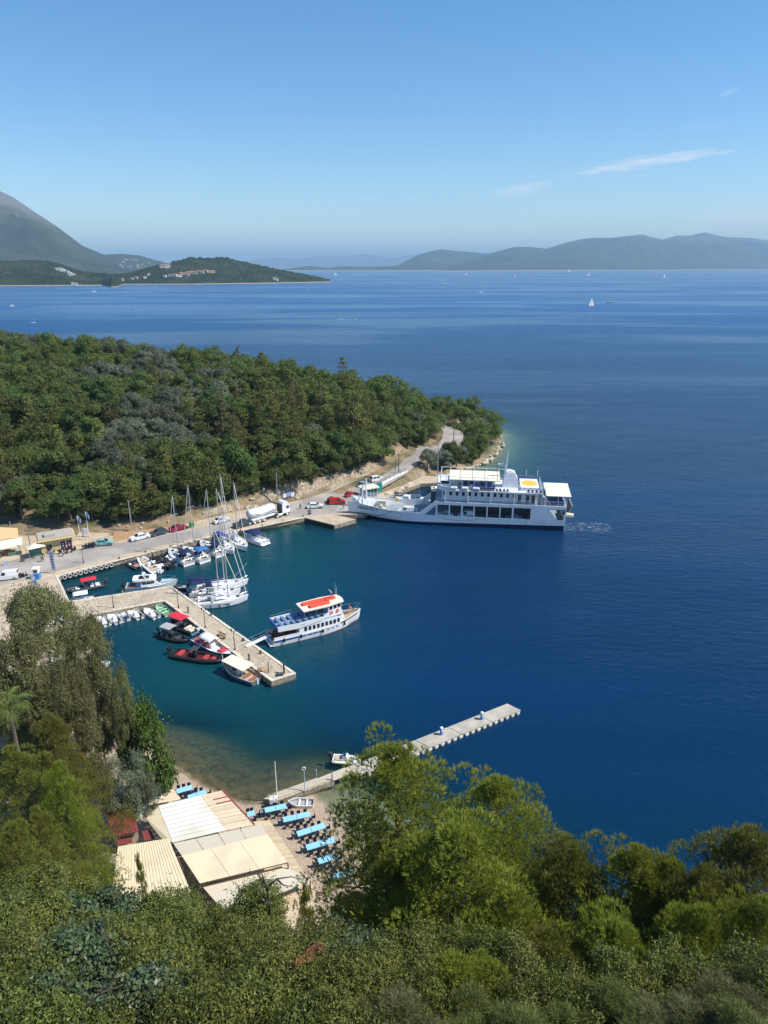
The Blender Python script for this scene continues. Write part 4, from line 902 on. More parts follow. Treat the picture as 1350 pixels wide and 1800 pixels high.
for x in (1.3, 2.65, 4.0):
    M().loft([[(x+.62*math.cos(q), -1.25, .5+.62*math.sin(q)) for q in (0, .7, 1.57, 2.44, 3.14)]+[(x+.56*math.cos(q), -1.25, .5+.56*math.sin(q)) for q in (3.14, 2.44, 1.57, .7, 0)], [(x+.62*math.cos(q), -.86, .5+.62*math.sin(q)) for q in (0, .7, 1.57, 2.44, 3.14)]+[(x+.56*math.cos(q), -.86, .5+.56*math.sin(q)) for q in (3.14, 2.44, 1.57, .7, 0)]]).build('mudguard', white_paint, tt)
M().box(7.2, 11.4, -.5, .5, .55, .95).build('tractor_frame', dark_grey, tt)
M().side([(9.3, .85), (11.55, .85), (11.55, 1.9), (11.35, 2.9), (10.9, 3.65), (9.6, 3.75), (9.3, 3.3)], -1.2, 1.2).build('cab', cw, tt)
M().add([(11.57, -1.1, 1.95), (11.57, 1.1, 1.95), (11.375, 1.05, 2.85), (11.375, -1.05, 2.85)], [(0, 1, 2, 3)]).build('windscreen', glass, tt)
for s in (-1.212, 1.212): M().add([(10.45, s, 1.95), (11.35, s, 1.95), (11.2, s, 2.7), (10.45, s, 2.7)], [(0, 1, 2, 3)]).build('side_window', glass, tt)
M().box(11.56, 11.66, -1.15, 1.15, .5, .95).build('bumper', dark_grey, tt); M().box(9.15, 9.29, -1.1, 1.1, 1.1, 3.2).build('cab_rear_panel', dark_grey, tt)
M().tube((8.1, -1.05, .7), (9.2, -1.05, .7), .3, n=10).build('fuel_tank', chrome, tt)
# vehicle tucked behind the tanker
car(427, 925, QZ, rr, 'pickup', cd, 'dark pickup standing behind the tail of the tanker truck', 'pickup truck', 4.6, 1.75, 1.7, name='parked_pickup')
# scooters
def scooter(loc, rz, paint, label):
    t_ = thing('scooter', label, 'scooter', loc, rz, 'scooters by the ochre building')
    for x in (-.62, .62): wheel(.26, .12, t_, (x, 0, .26), n=10)
    M().side([(-.75, .45), (-.1, .3), (.35, .32), (.5, .5), (.1, .42), (-.15, .72), (-.75, .8)], -.16, .16).build('body', paint, t_); M().side([(-.75, .8), (-.1, .74), (-.05, .82), (-.7, .92)], -.13, .13).build('seat', black, t_)
    M().side([(.45, .3), (.62, .3), (.52, .95), (.40, .95)], -.2, .2).build('leg_shield', paint, t_); M().tube((.45, -.3, 1.02), (.45, .3, 1.02), .03).build('handlebar', dark_grey, t_); M().cbox((-.85, 0, .95), (.3, .32, .28)).build('top_case', black, t_)
pb = [mat('scoot_black', (.03, .03, .035), .3), mat('scoot_silver', (.3, .31, .33), .35), mat('scoot_navy', (.04, .05, .10), .3)]
for i, (px, py) in enumerate([(90, 971), (95, 975), (101, 966), (109, 972), (114, 967), (119, 971), (130, 969)]): scooter(G(px, py, QZ), random.uniform(1.2, 2.0), pb[i % 3], 'dark scooter in the row parked outside the ochre building')
for i, (px, py) in enumerate([(150, 964), (155, 963), (160, 962), (165, 960), (169, 961)]): scooter(G(px, py, QZ), random.uniform(1.3, 1.8), pb[(i+1) % 3], 'scooter in the short row just left of the teal hatchback')
for i, (px, py) in enumerate([(38, 1016), (42, 1014)]): scooter(G(px, py, QZ), .6, pb[0], 'dark scooter standing between the white van and the booth')
for px, py, lb in [(10, 994, 'blue and white folding sign on the cafe pavement'), (40, 987, 'small dark folding sign at the pavement corner')]:
    v = G(px, py, QZ); t_ = thing('folding_sign', lb, 'sign', v, .3)
    for s in (-1, 1): M().cbox((0, s*.18, .5), (.7, .04, 1.0), rx=s*.25).build('panel', mat('sign_blue' if px < 20 else 'sign_d', (.35, .42, .55) if px < 20 else (.1, .08, .07), .6), t_)
for px, py in [(62, 981), (76, 979)]:
    v = G(px, py, QZ); t_ = thing('planter', 'small planter with a low shrub at the roadside by the awning', 'planter', v, .2, 'planters at the roadside'); M().bbox((0, 0, .25), (.7, .4, .4), .2).build('pot', sand_conc, t_); M().ball((0, 0, .62), (.32, .22, .28), 8, 5).build('shrub', mat('planter_leaf', (.05, .09, .03), .8, var=.4, scale=12, bump=.1), t_)
# small things along the quay: crates, mooring rings
bit = mat('bollard_iron', (.05, .04, .04), .6)
for i in range(9):
    t_ = i/8; p = Vector((*QUAY_FRONT[2], QZ)).lerp(Vector((*QUAY_FRONT[6], QZ)), t_)+Vector((-.5, .6, 0)); o = thing('bollard', 'small iron mooring bollard on the main quay edge', 'bollard', p, 0, 'iron bollards along the quay'); M().tube((0, 0, 0), (0, 0, .35), .13, .10).build('stem', bit, o); M().ball((0, 0, .4), (.2, .2, .1), 8, 4).build('head', bit, o)
# ================================================================== BOATS
def hull_sections(L, Wd, free, rise=.35, n=14, fine=.55, trans=.85, draft=.35, flare=.12, rake=.10):
    """list of (x, half beam at gunwale, gunwale z, half beam at waterline, keel z)"""
    out = []
    for i in range(n+1):
        u = i/n; x = L*u
        full = 1-max(0, (u-fine)/(1-fine))**2.2 if u > fine else 1
        aft = trans+(1-trans)*min(1, u/fine)**.7
        hb = Wd/2*max(full, 0.0)*aft
        gz = free*(1+rise*max(0, (u-.35)/.65)**1.6)
        wl = hb*(1-flare)*(1-.5*max(0, (u-.75)/.25)**1.2)
        kz = -draft*(1-max(0, (u-.8)/.2)**2)
        out.append([x, hb, gz, wl, kz, u])
    return out
def hull(L, Wd, free, root, m, deck_m, rise=.35, deckdrop=.35, fine=.55, trans=.85, draft=.3, flare=.12, boot=None, gun=None, rake=.08, deck_u=None, stripe=None, n=14, names=('hull', 'deck')):
    sec = hull_sections(L, Wd, free, rise, n, fine, trans, draft, flare)
    ringsL = []
    def xr(x, u, z): return x-rake*L*max(0, (u-.6)/.4)**2*(1-min(1, max(0, z/free)))
    h = M(); rings = []
    for x, hb, gz, wl, kz, u in sec:
        hb = max(hb, .03); wl = max(wl, .015)
        rings.append([(xr(x, u, gz), hb, gz), (xr(x, u, .35*gz), wl+(hb-wl)*.45, gz*.38), (xr(x, u, 0), wl, 0), (xr(x, u, -.2), wl*.6, kz*.8), (xr(x, u, -.2), 0, kz), (xr(x, u, -.2), -wl*.6, kz*.8), (xr(x, u, 0), -wl, 0), (xr(x, u, .35*gz), -(wl+(hb-wl)*.45), gz*.38), (xr(x, u, gz), -hb, gz)])
    o = len(h.v); h.loft(rings, caps=False, closed=False)
    h.f.append(tuple(range(8, -1, -1)))
    ho = h.build(names[0], m, root, smooth=True)
    # deck / cockpit sole with inner coaming
    d = M(); rr_ = []
    for x, hb, gz, wl, kz, u in sec:
        hb = max(hb, .03); dd = deckdrop if (deck_u is None or u < deck_u) else .03
        k = max(hb-.10, .01)
        rr_.append([(x, hb, gz), (x, k, gz+.02), (x, k*.97, gz-dd), (x, -k*.97, gz-dd), (x, -k, gz+.02), (x, -hb, gz)])
    d.loft(rr_, caps=False, closed=False); x, hb, gz = sec[0][:3]; d.add([(0, hb, gz), (0, -hb, gz), (0, -hb, gz-deckdrop), (0, hb, gz-deckdrop)], [(0, 1, 2, 3)])
    d.build(names[1], deck_m, root)
    if boot:
        b = M(); rg = []
        for x, hb, gz, wl, kz, u in sec:
            wl = max(wl, .015)+.012; rg.append([(xr(x, u, .12), wl+.01, .16), (xr(x, u, 0), wl, -.05)])
        b.loft(rg, caps=False, closed=False); b.loft([[(p[0], -p[1], p[2]) for p in r_] for r_ in rg], caps=False, closed=False); b.build('boot_stripe', boot, root)
    if gun:
        for s in (1, -1):
            M().path([(x, s*max(hb, .02), gz+.02) for x, hb, gz, *_ in sec], .045, 5).build('rubbing_strake', gun, root)
    if stripe:
        z0, z1, sm = stripe; 
        for s in (1, -1):
            rg = []
            for x, hb, gz, wl, kz, u in sec:
                hb = max(hb, .03); wl = max(wl, .015); w38 = wl+(hb-wl)*.45
                def at(q):
                    zz = q*gz; w_ = w38+(hb-w38)*(q-.38)/.62 if q > .38 else wl+(w38-wl)*q/.38
                    return (xr(x, u, zz), s*(w_+.014), zz)
                rg.append([at(z1), at(z0)])
            M().loft(rg, caps=False, closed=False).build('hull_stripe', sm, root)
    return sec
def outboard(root, x, y, z, s=1.0, cm=None, ang=0.0):
    o = M().side([(-.05, -.6), (.12, -.6), (.1, .25), (-.12, .25)], -.06*s, .06*s).build('outboard_motor', dark_grey, root); o.location = (x-.12, y, z); o.scale = (s, s, s)
    M().bbox((-.05, 0, .42), (.48, .34, .46), .4).build('cowl', cm or black, o)
def rib(root, L, Wd, tube, seatm, deck_m, canopy=None, motors=1, console=True, cowl=None, seats=3, arch=False, cz=1.95, clen=.28, cx=.45):
    hw = Wd/2; r = .23*Wd/2.4+.03
    pts = []
    for i in range(15):
        u = i/14; x = L*(.02+.96*u); y = (hw-r)*(1 if u < .55 else math.cos((u-.55)/.45*pi/2)**.62 if u < 1 else 0); pts.append((x, max(y, 0.0), .38+.25*max(0, u-.5)**1.5*2))
    full = pts+[(p[0], -p[1], p[2]) for p in reversed(pts[:-1])]
    rad = [r*(.35 if i in (0, len(full)-1) else .8 if i in (1, len(full)-2) else 1) for i in range(len(full))]
    M().path(full, rad, 9).build('inflated_tube', tube, root, smooth=2)
    h = M(); h.loft([[(x, y*.9, .3), (x, 0, -.25), (x, -y*.9, .3)] for x, y, z in pts[:-1]], caps=False, closed=False); h.build('hull', tube, root)
    M().prism([(p[0], p[1]*.93) for p in pts[1:-1]]+[(p[0], -p[1]*.93) for p in reversed(pts[1:-1])], .22, .28).build('deck', deck_m, root)
    M().box(.05*L, .09*L, -hw+r, hw-r, .1, .62).build('transom', tube, root)
    if console:
        M().bbox((L*.47, 0, .72), (.75, .8, .9), .2).build('console', seatm if False else tube if tube is not white_gel else white_gel, root); M().sheet([(L*.47+.15, -.4, 1.15), (L*.47+.15, .4, 1.15), (L*.47-.05, .38, 1.55), (L*.47-.05, -.38, 1.55)], .03).build('windscreen', glass, root)
    xs = [L*.34, L*.2, L*.68, L*.82][:seats]
    for i, x in enumerate(xs):
        w_ = (hw-r)*1.5 if x < L*.6 else (hw-r)*1.2*(1 if x < L*.75 else .6)
        M().bbox((x, 0, .5), (.75 if i else .6, w_, .42), .2).build('seat', seatm, root)
    if canopy:
        c0, c1 = L*cx-clen*L, L*cx+clen*L*.55
        M().loft([[(c0+(c1-c0)*u, -hw*.72, cz), (c0+(c1-c0)*u, 0, cz+.13), (c0+(c1-c0)*u, hw*.72, cz), (c0+(c1-c0)*u, hw*.72, cz-.05), (c0+(c1-c0)*u, 0, cz+.08), (c0+(c1-c0)*u, -hw*.72, cz-.05)] for u in (0, .33, .66, 1)]).build('canopy', canopy, root)
        for x in (c0+.1, c1-.1):
            for s in (-1, 1): M().tube((x, s*hw*.7, cz), ((c0+c1)/2+(x-(c0+c1)/2)*.5, s*(hw-r*.6), .55), .03, n=5).build('canopy_pole', chrome, root)
    for k in range(motors): outboard(root, .0, (k-(motors-1)/2)*.5, .62, 1.1, cowl)
def bimini(root, x0, x1, w, z, m, bend=.25, legs=True, zl=1.0):
    ns = 5; rg = []
    for i in range(ns):
        u = i/(ns-1); x = x0+(x1-x0)*u; c = bend*(1-(2*u-1)**2)
        rg.append([(x, -w, z-.25+c), (x, -w*.6, z+c), (x, 0, z+.06+c), (x, w*.6, z+c), (x, w, z-.25+c), (x, w, z-.30+c), (x, 0, z+.0+c), (x, -w, z-.30+c)])
    M().loft(rg).build('canopy', m, root, smooth=2)
    if legs:
        for x in (x0+.1, x1-.1):
            for s in (-1, 1): M().tube((x, s*w, z-.2), ((x0+x1)/2+(x-(x0+x1)/2)*.3, s*w, zl), .025, n=5).build('canopy_pole', chrome, root)
def moor(px_s, px_b, name, label, cat, group=None, L=None, z=0.0):
    a, b = G(*px_s, .3), G(*px_b, .8); d = b-a; l = math.hypot(d.x, d.y)
    t_ = thing(name, label, cat, (a.x, a.y, z), math.atan2(d.y, d.x), group); return t_, (L or l)
def line(p, q, sag, label):
    p, q = Vector(p), Vector(q); m = M().path([p.lerp(q, i/6)-Vector((0, 0, sag*4*(i/6)*(1-i/6))) for i in range(7)], .025, 4); o = m.build('mooring_rope', mat('rope', (.35, .33, .28), .9), None); return tag(o, label, 'rope', 'mooring ropes')
RIBG = 'inflatable boats in the marina'; 
# --- inside basin
t_, L = moor((186, 1026), (112, 1037), 'inflatable_boat', 'black inflatable boat under a red canopy in the inner basin', 'boat', RIBG); rib(t_, L, 2.5, mat('rib_dark', (.05, .055, .06), .5), white_canvas, grey_canvas, red_canvas, 2, cowl=dark_grey, cz=2.1, cx=.45, clen=.24)
t_, L = moor((166, 1052), (121, 1055), 'motorboat', 'small white motorboat with a white flat canopy moored by the inner pier', 'boat', 'motorboats'); hull(L, 1.9, .55, t_, white_gel, white_gel, boot=hull_blue, stripe=(.6, .85, mat('stripe_navy', (.03, .05, .15), .4)), deck_u=.75); bimini(t_, 1.0, 3.6, .85, 2.1, white_canvas, 0, zl=.5); M().bbox((L*.45, 0, .75), (.6, .7, .7), .2).build('console', white_gel, t_); outboard(t_, 0, 0, .6, 1.0, dark_grey); M().bbox((L*.25, 0, .45), (.5, 1.2, .35), .2).build('seat', mat('seat_blue', (.15, .25, .4), .6), t_)
def cruiser(t_, L):
    W_ = 3.3; hull(L, W_, 1.05, t_, white_gel, white_gel, rise=.5, deckdrop=.45, fine=.5, deck_u=.42, boot=hull_blue, gun=grey_paint)
    M().sheet([(L*.62, -.75, 1.46), (L*.95, -.12, 1.60), (L*.95, .12, 1.60), (L*.62, .75, 1.46)], .05).build('foredeck_cover', mat('pale_aqua', (.42, .62, .64), .5), t_)
    M().loft([[(L*.30, -1.25, 1.0), (L*.66, -1.0, 1.3), (L*.70, 0, 1.35), (L*.66, 1.0, 1.3), (L*.30, 1.25, 1.0)], [(L*.32, -1.12, 2.35), (L*.56, -.85, 2.3), (L*.585, 0, 2.3), (L*.56, .85, 2.3), (L*.32, 1.12, 2.35)]]).build('cabin', white_gel, t_)
    for s in (-1, 1):
        for i in range(3):
            a0 = .325+.083*i; a1 = a0+.074
            def q(u, z): 
                k = (z-1.0)/1.35; x = u*L; yb = 1.25-(.25*(u-.30)/.36); yt = 1.12-.27*(u-.32)/.24; return (x+.05*k, s*(yb+(yt-yb)*k+.015), z)
            M().add([q(a0, 1.5), q(a1, 1.5), q(a1-.004, 2.18), q(a0+.004, 2.18)], [(0, 1, 2, 3)]).build('window', glass, t_)
    M().add([(L*.665+.02, -.85, 1.62), (L*.69+.02, .0, 1.62), (L*.606, 0, 2.2), (L*.588, -.75, 2.2)], [(0, 1, 2, 3)]).build('windscreen', glass, t_); M().add([(L*.665+.02, .85, 1.62), (L*.69+.02, .0, 1.62), (L*.606, 0, 2.2), (L*.588, .75, 2.2)], [(0, 1, 2, 3)]).build('windscreen', glass, t_)
    M().bbox((L*.37, 0, 2.46), (L*.44, 2.6, .16), .25).build('roof', white_gel, t_); M().cbox((L*.36, 0, 2.56), (2.0, 1.5, .04)).build('roof_hatch', dark_grey, t_)
    for s in (-1, 1): M().tube((L*.42, s*1.1, 2.5), (L*.36, s*.75, 3.3), .06).build('radar_arch_leg', white_gel, t_)
    M().cbox((L*.36, 0, 3.33), (.35, 1.6, .1)).build('radar_arch', white_gel, t_); M().tube((L*.36, 0, 3.38), (L*.36, 0, 3.55), .32, n=12).build('radar_dome', white_gel, t_); M().tube((L*.36, .3, 3.4), (L*.30, .5, 5.4), .02).build('aerial', white_paint, t_)
    M().bbox((L*.12, 0, .95), (1.2, 2.2, .45), .2).build('seat', mat('brown_cushion', (.25, .13, .10), .7), t_); M().box(-.7, 0, -1.3, 1.3, .2, .3).build('swim_platform', tan, t_)
    for s in (-1, 1): M().path([(L*.58, s*1.2, 1.95), (L*.8, s*.95, 2.15), (L*.97, s*.2, 2.3)], .022, 5).build('bow_rail', chrome, t_)
    for s in (-.4, .4): outboard(t_, -.35, s, .9, 1.2, black)
    M().cbox((L*.06, -.9, 1.2), (.25, .2, .9)).build('tackle_rack', chrome, t_)
t_, L = moor((222, 1036), (313, 1024), 'cabin_cruiser', 'white cabin cruiser with a radar arch moored along the first arm of the pier', 'boat'); cruiser(t_, L)
# --- stern-to row on the main quay, left part
mg = 'boats moored along the main quay'
t_, L = moor((246, 999), (226, 986), 'inflatable_boat', 'small dark inflatable boat at the left end of the quay row', 'boat', RIBG); rib(t_, 4.6, 2.1, mat('rib_dark', (.05, .055, .06), .5), mat('seat_rose', (.45, .20, .15), .7), white_canvas, None, 1, seats=2, cowl=white_paint)
t_, L = moor((279, 1008), (243, 976), 'inflatable_boat', 'large white inflatable boat with its bow to the quay left of the black ones', 'boat', RIBG); rib(t_, L, 2.9, white_gel, mat('seat_tan', (.55, .42, .30), .7), mat('deck_sand', (.45, .36, .28), .7), None, 2, arch=True, cowl=white_paint, seats=4)
t_, L = moor((288, 1002), (262, 976), 'inflatable_boat', 'black inflatable boat with white console next to the large white inflatable', 'boat', RIBG); rib(t_, 7.2, 2.7, mat('rib_black', (.02, .02, .022), .5), white_canvas, dark_grey, None, 2)
t_, L = moor((300, 999), (277, 972), 'inflatable_boat', 'black inflatable boat with two black outboards nearer the sailing yachts', 'boat', RIBG); rib(t_, 7.0, 2.6, mat('rib_black', (.02, .02, .022), .5), dark_grey, dark_grey, None, 2, seats=4)
t_, L = moor((306, 993), (290, 969), 'motorboat', 'small white open boat wedged beside the black inflatables', 'boat', 'motorboats'); hull(5.2, 2.0, .6, t_, white_gel, white_gel, deck_u=.7); outboard(t_, 0, 0, .6, 1.0, black); M().bbox((2.4, 0, .6), (.6, .8, .5), .2).build('console', white_gel, t_)
# --- sailing yachts
def mast_set(root, x, h, z0, L, boomz, sail=None, jib=None, W_=3.4, boom_len=None, spreaders=(.40, .68), fore=None):
    M().tube((x, 0, z0), (x, 0, h), .11, .075, 7).build('mast', alu, root)
    for s in spreaders: M().tube((x, -W_*.24, h*s+z0*.3), (x, W_*.24, h*s+z0*.3), .035, n=5).build('spreader', alu, root)
    bl = boom_len or L*.33
    b = M().tube((x-.1, 0, boomz), (x-bl, 0, boomz+.12), .08, n=6).build('boom', alu, root)
    if sail: M().path([(x-.15, 0, boomz+.28), (x-bl*.35, 0, boomz+.34), (x-bl*.7, 0, boomz+.28), (x-bl+.1, 0, boomz+.22)], [.20, .24, .19, .12], 8).build('sail_cover', sail, b, smooth=2)
    fx = fore or L*.97
    M().path([(fx, 0, 1.3), (x+(fx-x)*.06, 0, h*.96)], .055 if jib is None else .075, 6).build('furled_jib', jib or white_canvas, root)
    M().path([(0.1, 0, 1.2), (x, 0, h)], .012, 4).build('backstay', dark_grey, root)
    for s in (-1, 1):
        M().path([(x-.1, s*W_*.46, 1.1), (x, s*W_*.24, h*spreaders[0]+z0*.3), (x, s*W_*.22, h*spreaders[-1]+z0*.3), (x, 0, h*.97)], .012, 4).build('shroud', dark_grey, root)
def yacht(root, L, W_, mast_h, hullm=white_gel, cover=navy, bim=None, sprayhood=navy, free=1.05, mx=.56, boot=None, dinghy=None, stripe=None, teak=True, jib=None, win=True, wheel_=1):
    sec = hull(L, W_, free, root, hullm, mat('yacht_deck', (.66, .65, .60), .5, var=.1) , rise=.28, deckdrop=.55, fine=.45, trans=.80, deck_u=.30, boot=boot or hull_blue, stripe=stripe, flare=.08, rake=.04, draft=.6, n=18)
    M().loft([[(L*.32, -W_*.30, free+.02), (L*.55, -W_*.28, free+.05), (L*.74, -W_*.12, free+.12), (L*.77, 0, free+.14), (L*.74, W_*.12, free+.12), (L*.55, W_*.28, free+.05), (L*.32, W_*.30, free+.02)],
              [(L*.33, -W_*.24, free+.46), (L*.53, -W_*.20, free+.42), (L*.70, -W_*.07, free+.26), (L*.72, 0, free+.26), (L*.70, W_*.07, free+.26), (L*.53, W_*.20, free+.42), (L*.33, W_*.24, free+.46)]]).build('coachroof', white_gel, root)
    if win:
        for s in (-1, 1): M().sheet([(L*.35, s*(W_*.285+.01), free+.16), (L*.60, s*(W_*.235+.01), free+.2), (L*.60, s*(W_*.20+.012), free+.31), (L*.36, s*(W_*.25+.012), free+.36)][::s], .015).build('window', glass, root)
        for s in (-1, 1): M().cbox((L*.52, s*(W_*.455+.0), free*.62), (L*.2, .02+W_*.05, .10)).build('hull_window', glass, root)
    for x in (.62, .80): M().cbox((L*x, 0, free+.34 if x < .7 else free+.24), (.55, .55, .05)).build('deck_hatch', glass, root)
    if teak: M().box(.1, L*.3, -W_*.17, W_*.17, free-.53, free-.50).build('cockpit_sole', tan, root)
    for s in (-1, 1): M().bbox((L*.17, s*W_*.27, free-.18), (L*.24, W_*.13, .5), .1).build('cockpit_seat', white_gel, root)
    for s in ((-1, 1) if wheel_ == 2 else (0,)): M().torus((L*.08, s*W_*.2, free+.35), .38, .02, 'x', 12, 4).build('steering_wheel', chrome, root)
    if sprayhood: M().loft([[(L*.30, -W_*.3, free+.1), (L*.30, -W_*.24, free+1.0), (L*.30, W_*.24, free+1.0), (L*.30, W_*.3, free+.1)], [(L*.40, -W_*.27, free+.4), (L*.39, -W_*.2, free+.62), (L*.39, W_*.2, free+.62), (L*.40, W_*.27, free+.4)]]).build('sprayhood', sprayhood, root)
    if bim: bimini(root, L*.02, L*.27, W_*.40, free+1.95, bim, .12, zl=free)
    mast_set(root, L*mx, mast_h, free+.3, L, free+1.25, cover, jib, W_)
    M().path([(L*.84, W_*.16, free*1.2+.0), (L*.86, W_*.15, free*1.3+.55), (L*.985, 0, free*1.3+.62), (L*.86, -W_*.15, free*1.3+.55), (L*.84, -W_*.16, free*1.2)], .022, 5).build('pulpit', chrome, root)
    for s in (-1, 1):
        M().path([(sec[i][0], s*(sec[i][1]-.06), sec[i][2]+.6) for i in range(1, 16, 2)], .012, 4).build('guard_wire', chrome, root)
        for i in (3, 7, 11): o = M().tube((sec[i][0], s*(sec[i][1]-.06), sec[i][2]), (sec[i][0], s*(sec[i][1]-.06), sec[i][2]+.6), .016, n=4).build('stanchion', chrome, root)
    M().path([(0.05, W_*.36, free), (.0, W_*.36, free+.6), (-.05, 0, free+.62), (.0, -W_*.36, free+.6), (0.05, -W_*.36, free)], .02, 5).build('pushpit', chrome, root)
    if dinghy:
        M().path([(-.6, -1.0, .55), (-.75, 0, .5), (-.6, 1.0, .55), (-1.5, 1.1, .5), (-1.9, 0, .5), (-1.5, -1.1, .5)], .2, 7, closed=True).build('stern_dinghy', dinghy, root, smooth=2)
    for i in range(3):
        x = L*(.28+.17*i)
        for s in (-1, 1): M().tube((x, s*(W_/2+.10), .25), (x, s*(W_/2+.10), .85), .11, n=7).build('fender', navy if i != 1 else dark_grey, root)
    return sec
yg = 'sailing yachts in the marina'
def mast_h(pxt, root, x):
    # height of a mast top seen at pixel pxt for a mast standing at local x of the yacht
    c, s = math.cos(root.rotation_euler.z), math.sin(root.rotation_euler.z); wx, wy = root.location.x+c*x, root.location.y+s*x
    return AtY(pxt[0], pxt[1], wy).z
t_, L = moor((343, 1064), (437, 1049), 'sailing_yacht', 'white sailing yacht nearest the camera, moored stern to the outer side of the pier', 'sailing yacht', yg); yacht(t_, L, 3.7, mast_h((397, 901), t_, L*.62), cover=None, bim=None, sprayhood=grey_canvas, mx=.62, wheel_=2, jib=white_canvas)
M().path([(L*.62-.1, 0, 2.4), (L*.25, 0, 2.5)], .2, 7).build('white_sail_bundle', white_canvas, t_, smooth=2)
y1 = t_
t_, L = moor((346, 1053), (425, 1036), 'sailing_yacht', 'middle white sailing yacht of the three side by side at the pier', 'sailing yacht', yg); yacht(t_, L*.98, 3.2, mast_h((376, 929), t_, L*.5), cover=None, sprayhood=mat('green_canvas', (.10, .20, .13), .8), mx=.5, free=.95, jib=cream_canvas, win=False)
t_, L = moor((330, 1044), (437, 1021), 'sailing_yacht', 'white sailing yacht with dark blue covers, farthest of the three at the pier', 'sailing yacht', yg); yacht(t_, L, 3.9, mast_h((387, 859), t_, L*.60), cover=navy, bim=navy, sprayhood=navy, mx=.60, wheel_=2)
M().path([(L*.70, -.2, 1.6), (L*1.0, .3, 4.6)], .04, 5).build('spinnaker_pole', alu, t_)
def tender(px_s, px_b, m, label, motor=True):
    t_, L = moor(px_s, px_b, 'dinghy', label, 'dinghy', 'inflatable dinghies'); rib(t_, max(L, 2.8), 1.6, m, grey_canvas, grey_canvas, None, 1 if motor else 0, console=False, seats=1); return t_
tender((330, 1035), (317, 1029), mat('rib_dark', (.05, .055, .06), .5), 'dark inflatable dinghy behind the yacht with dark blue covers')
tender((331, 1048), (316, 1040), mat('dinghy_grey', (.12, .13, .16), .6), 'charcoal dinghy floating between the pier and the middle yacht')
tender((352, 1048), (333, 1056), mat('dinghy_pale', (.35, .36, .36), .6), 'grey dinghy slung behind the nearest yacht')
# quay yachts (bow or stern to the quay)
def quay_boat(px_s, px_b, label, mast=None, mx=.55, **k):
    t_, L = moor(px_s, px_b, 'sailing_yacht', label, 'sailing yacht', yg); yacht(t_, L, k.pop('W_', 3.3), mast_h(mast, t_, L*mx), mx=mx, **k); return t_
quay_boat((333, 992), (297, 966), 'white yacht with navy canopy and white transom beside the black inflatables', (293, 871), .5, cover=navy, bim=navy, W_=3.4, free=1.0)
quay_boat((361, 987), (322, 963), 'white yacht with a bright blue canopy in the quay row', (326, 853), .46, cover=blue_canvas, bim=blue_canvas, W_=3.5)
quay_boat((388, 977), (352, 952), 'white yacht with a dark blue canopy just right of the bright blue one', (350, 860), .42, cover=navy, bim=navy, W_=3.3, dinghy=None)
quay_boat((385, 955), (411, 971), 'white yacht with its bow toward open water and no canopy', (408, 833), .5, cover=white_canvas, bim=None, sprayhood=None, W_=3.2)
quay_boat((403, 944), (435, 965), 'grey hulled yacht with bow toward open water in front of the tanker truck', (421, 847), .5, cover=white_canvas, bim=None, sprayhood=grey_canvas, W_=3.2)
t_, L = moor((466, 956), (432, 941), 'motor_yacht', 'white motor boat with a large navy canopy at the right end of the quay row', 'boat', 'motorboats'); hull(L, 3.0, 1.0, t_, white_gel, white_gel, rise=.3, deckdrop=.5, trans=.95, boot=hull_blue, deck_u=.55); bimini(t_, L*.25, L*.85, 1.35, 2.4, navy, .35, zl=1.0); M().path([(L*.2, 1.3, 1.0), (L*.16, 1.2, 2.4), (L*.16, -1.2, 2.4), (L*.2, -1.3, 1.0)], .05, 6).build('roll_bar', chrome, t_); M().bbox((L*.5, 0, 1.2), (1.6, 1.6, .8), .2).build('cabin', white_gel, t_); M().bbox((L*.12, 0, .9), (.7, 2.0, .4), .2).build('seat', white_canvas, t_); M().box(-.6, .0, -1.2, 1.2, .2, .35).build('swim_platform', white_gel, t_)
t_, L = moor((400, 958), (383, 944), 'motorboat', 'small white boat with a royal blue cover between the quay yachts', 'boat', 'motorboats'); hull(6, 2.3, .8, t_, white_gel, white_gel); bimini(t_, .8, 5.2, 1.0, 2.0, mat('royal_canvas', (.04, .07, .35), .8), .3, zl=.8); outboard(t_, 0, 0, .8, 1, black)
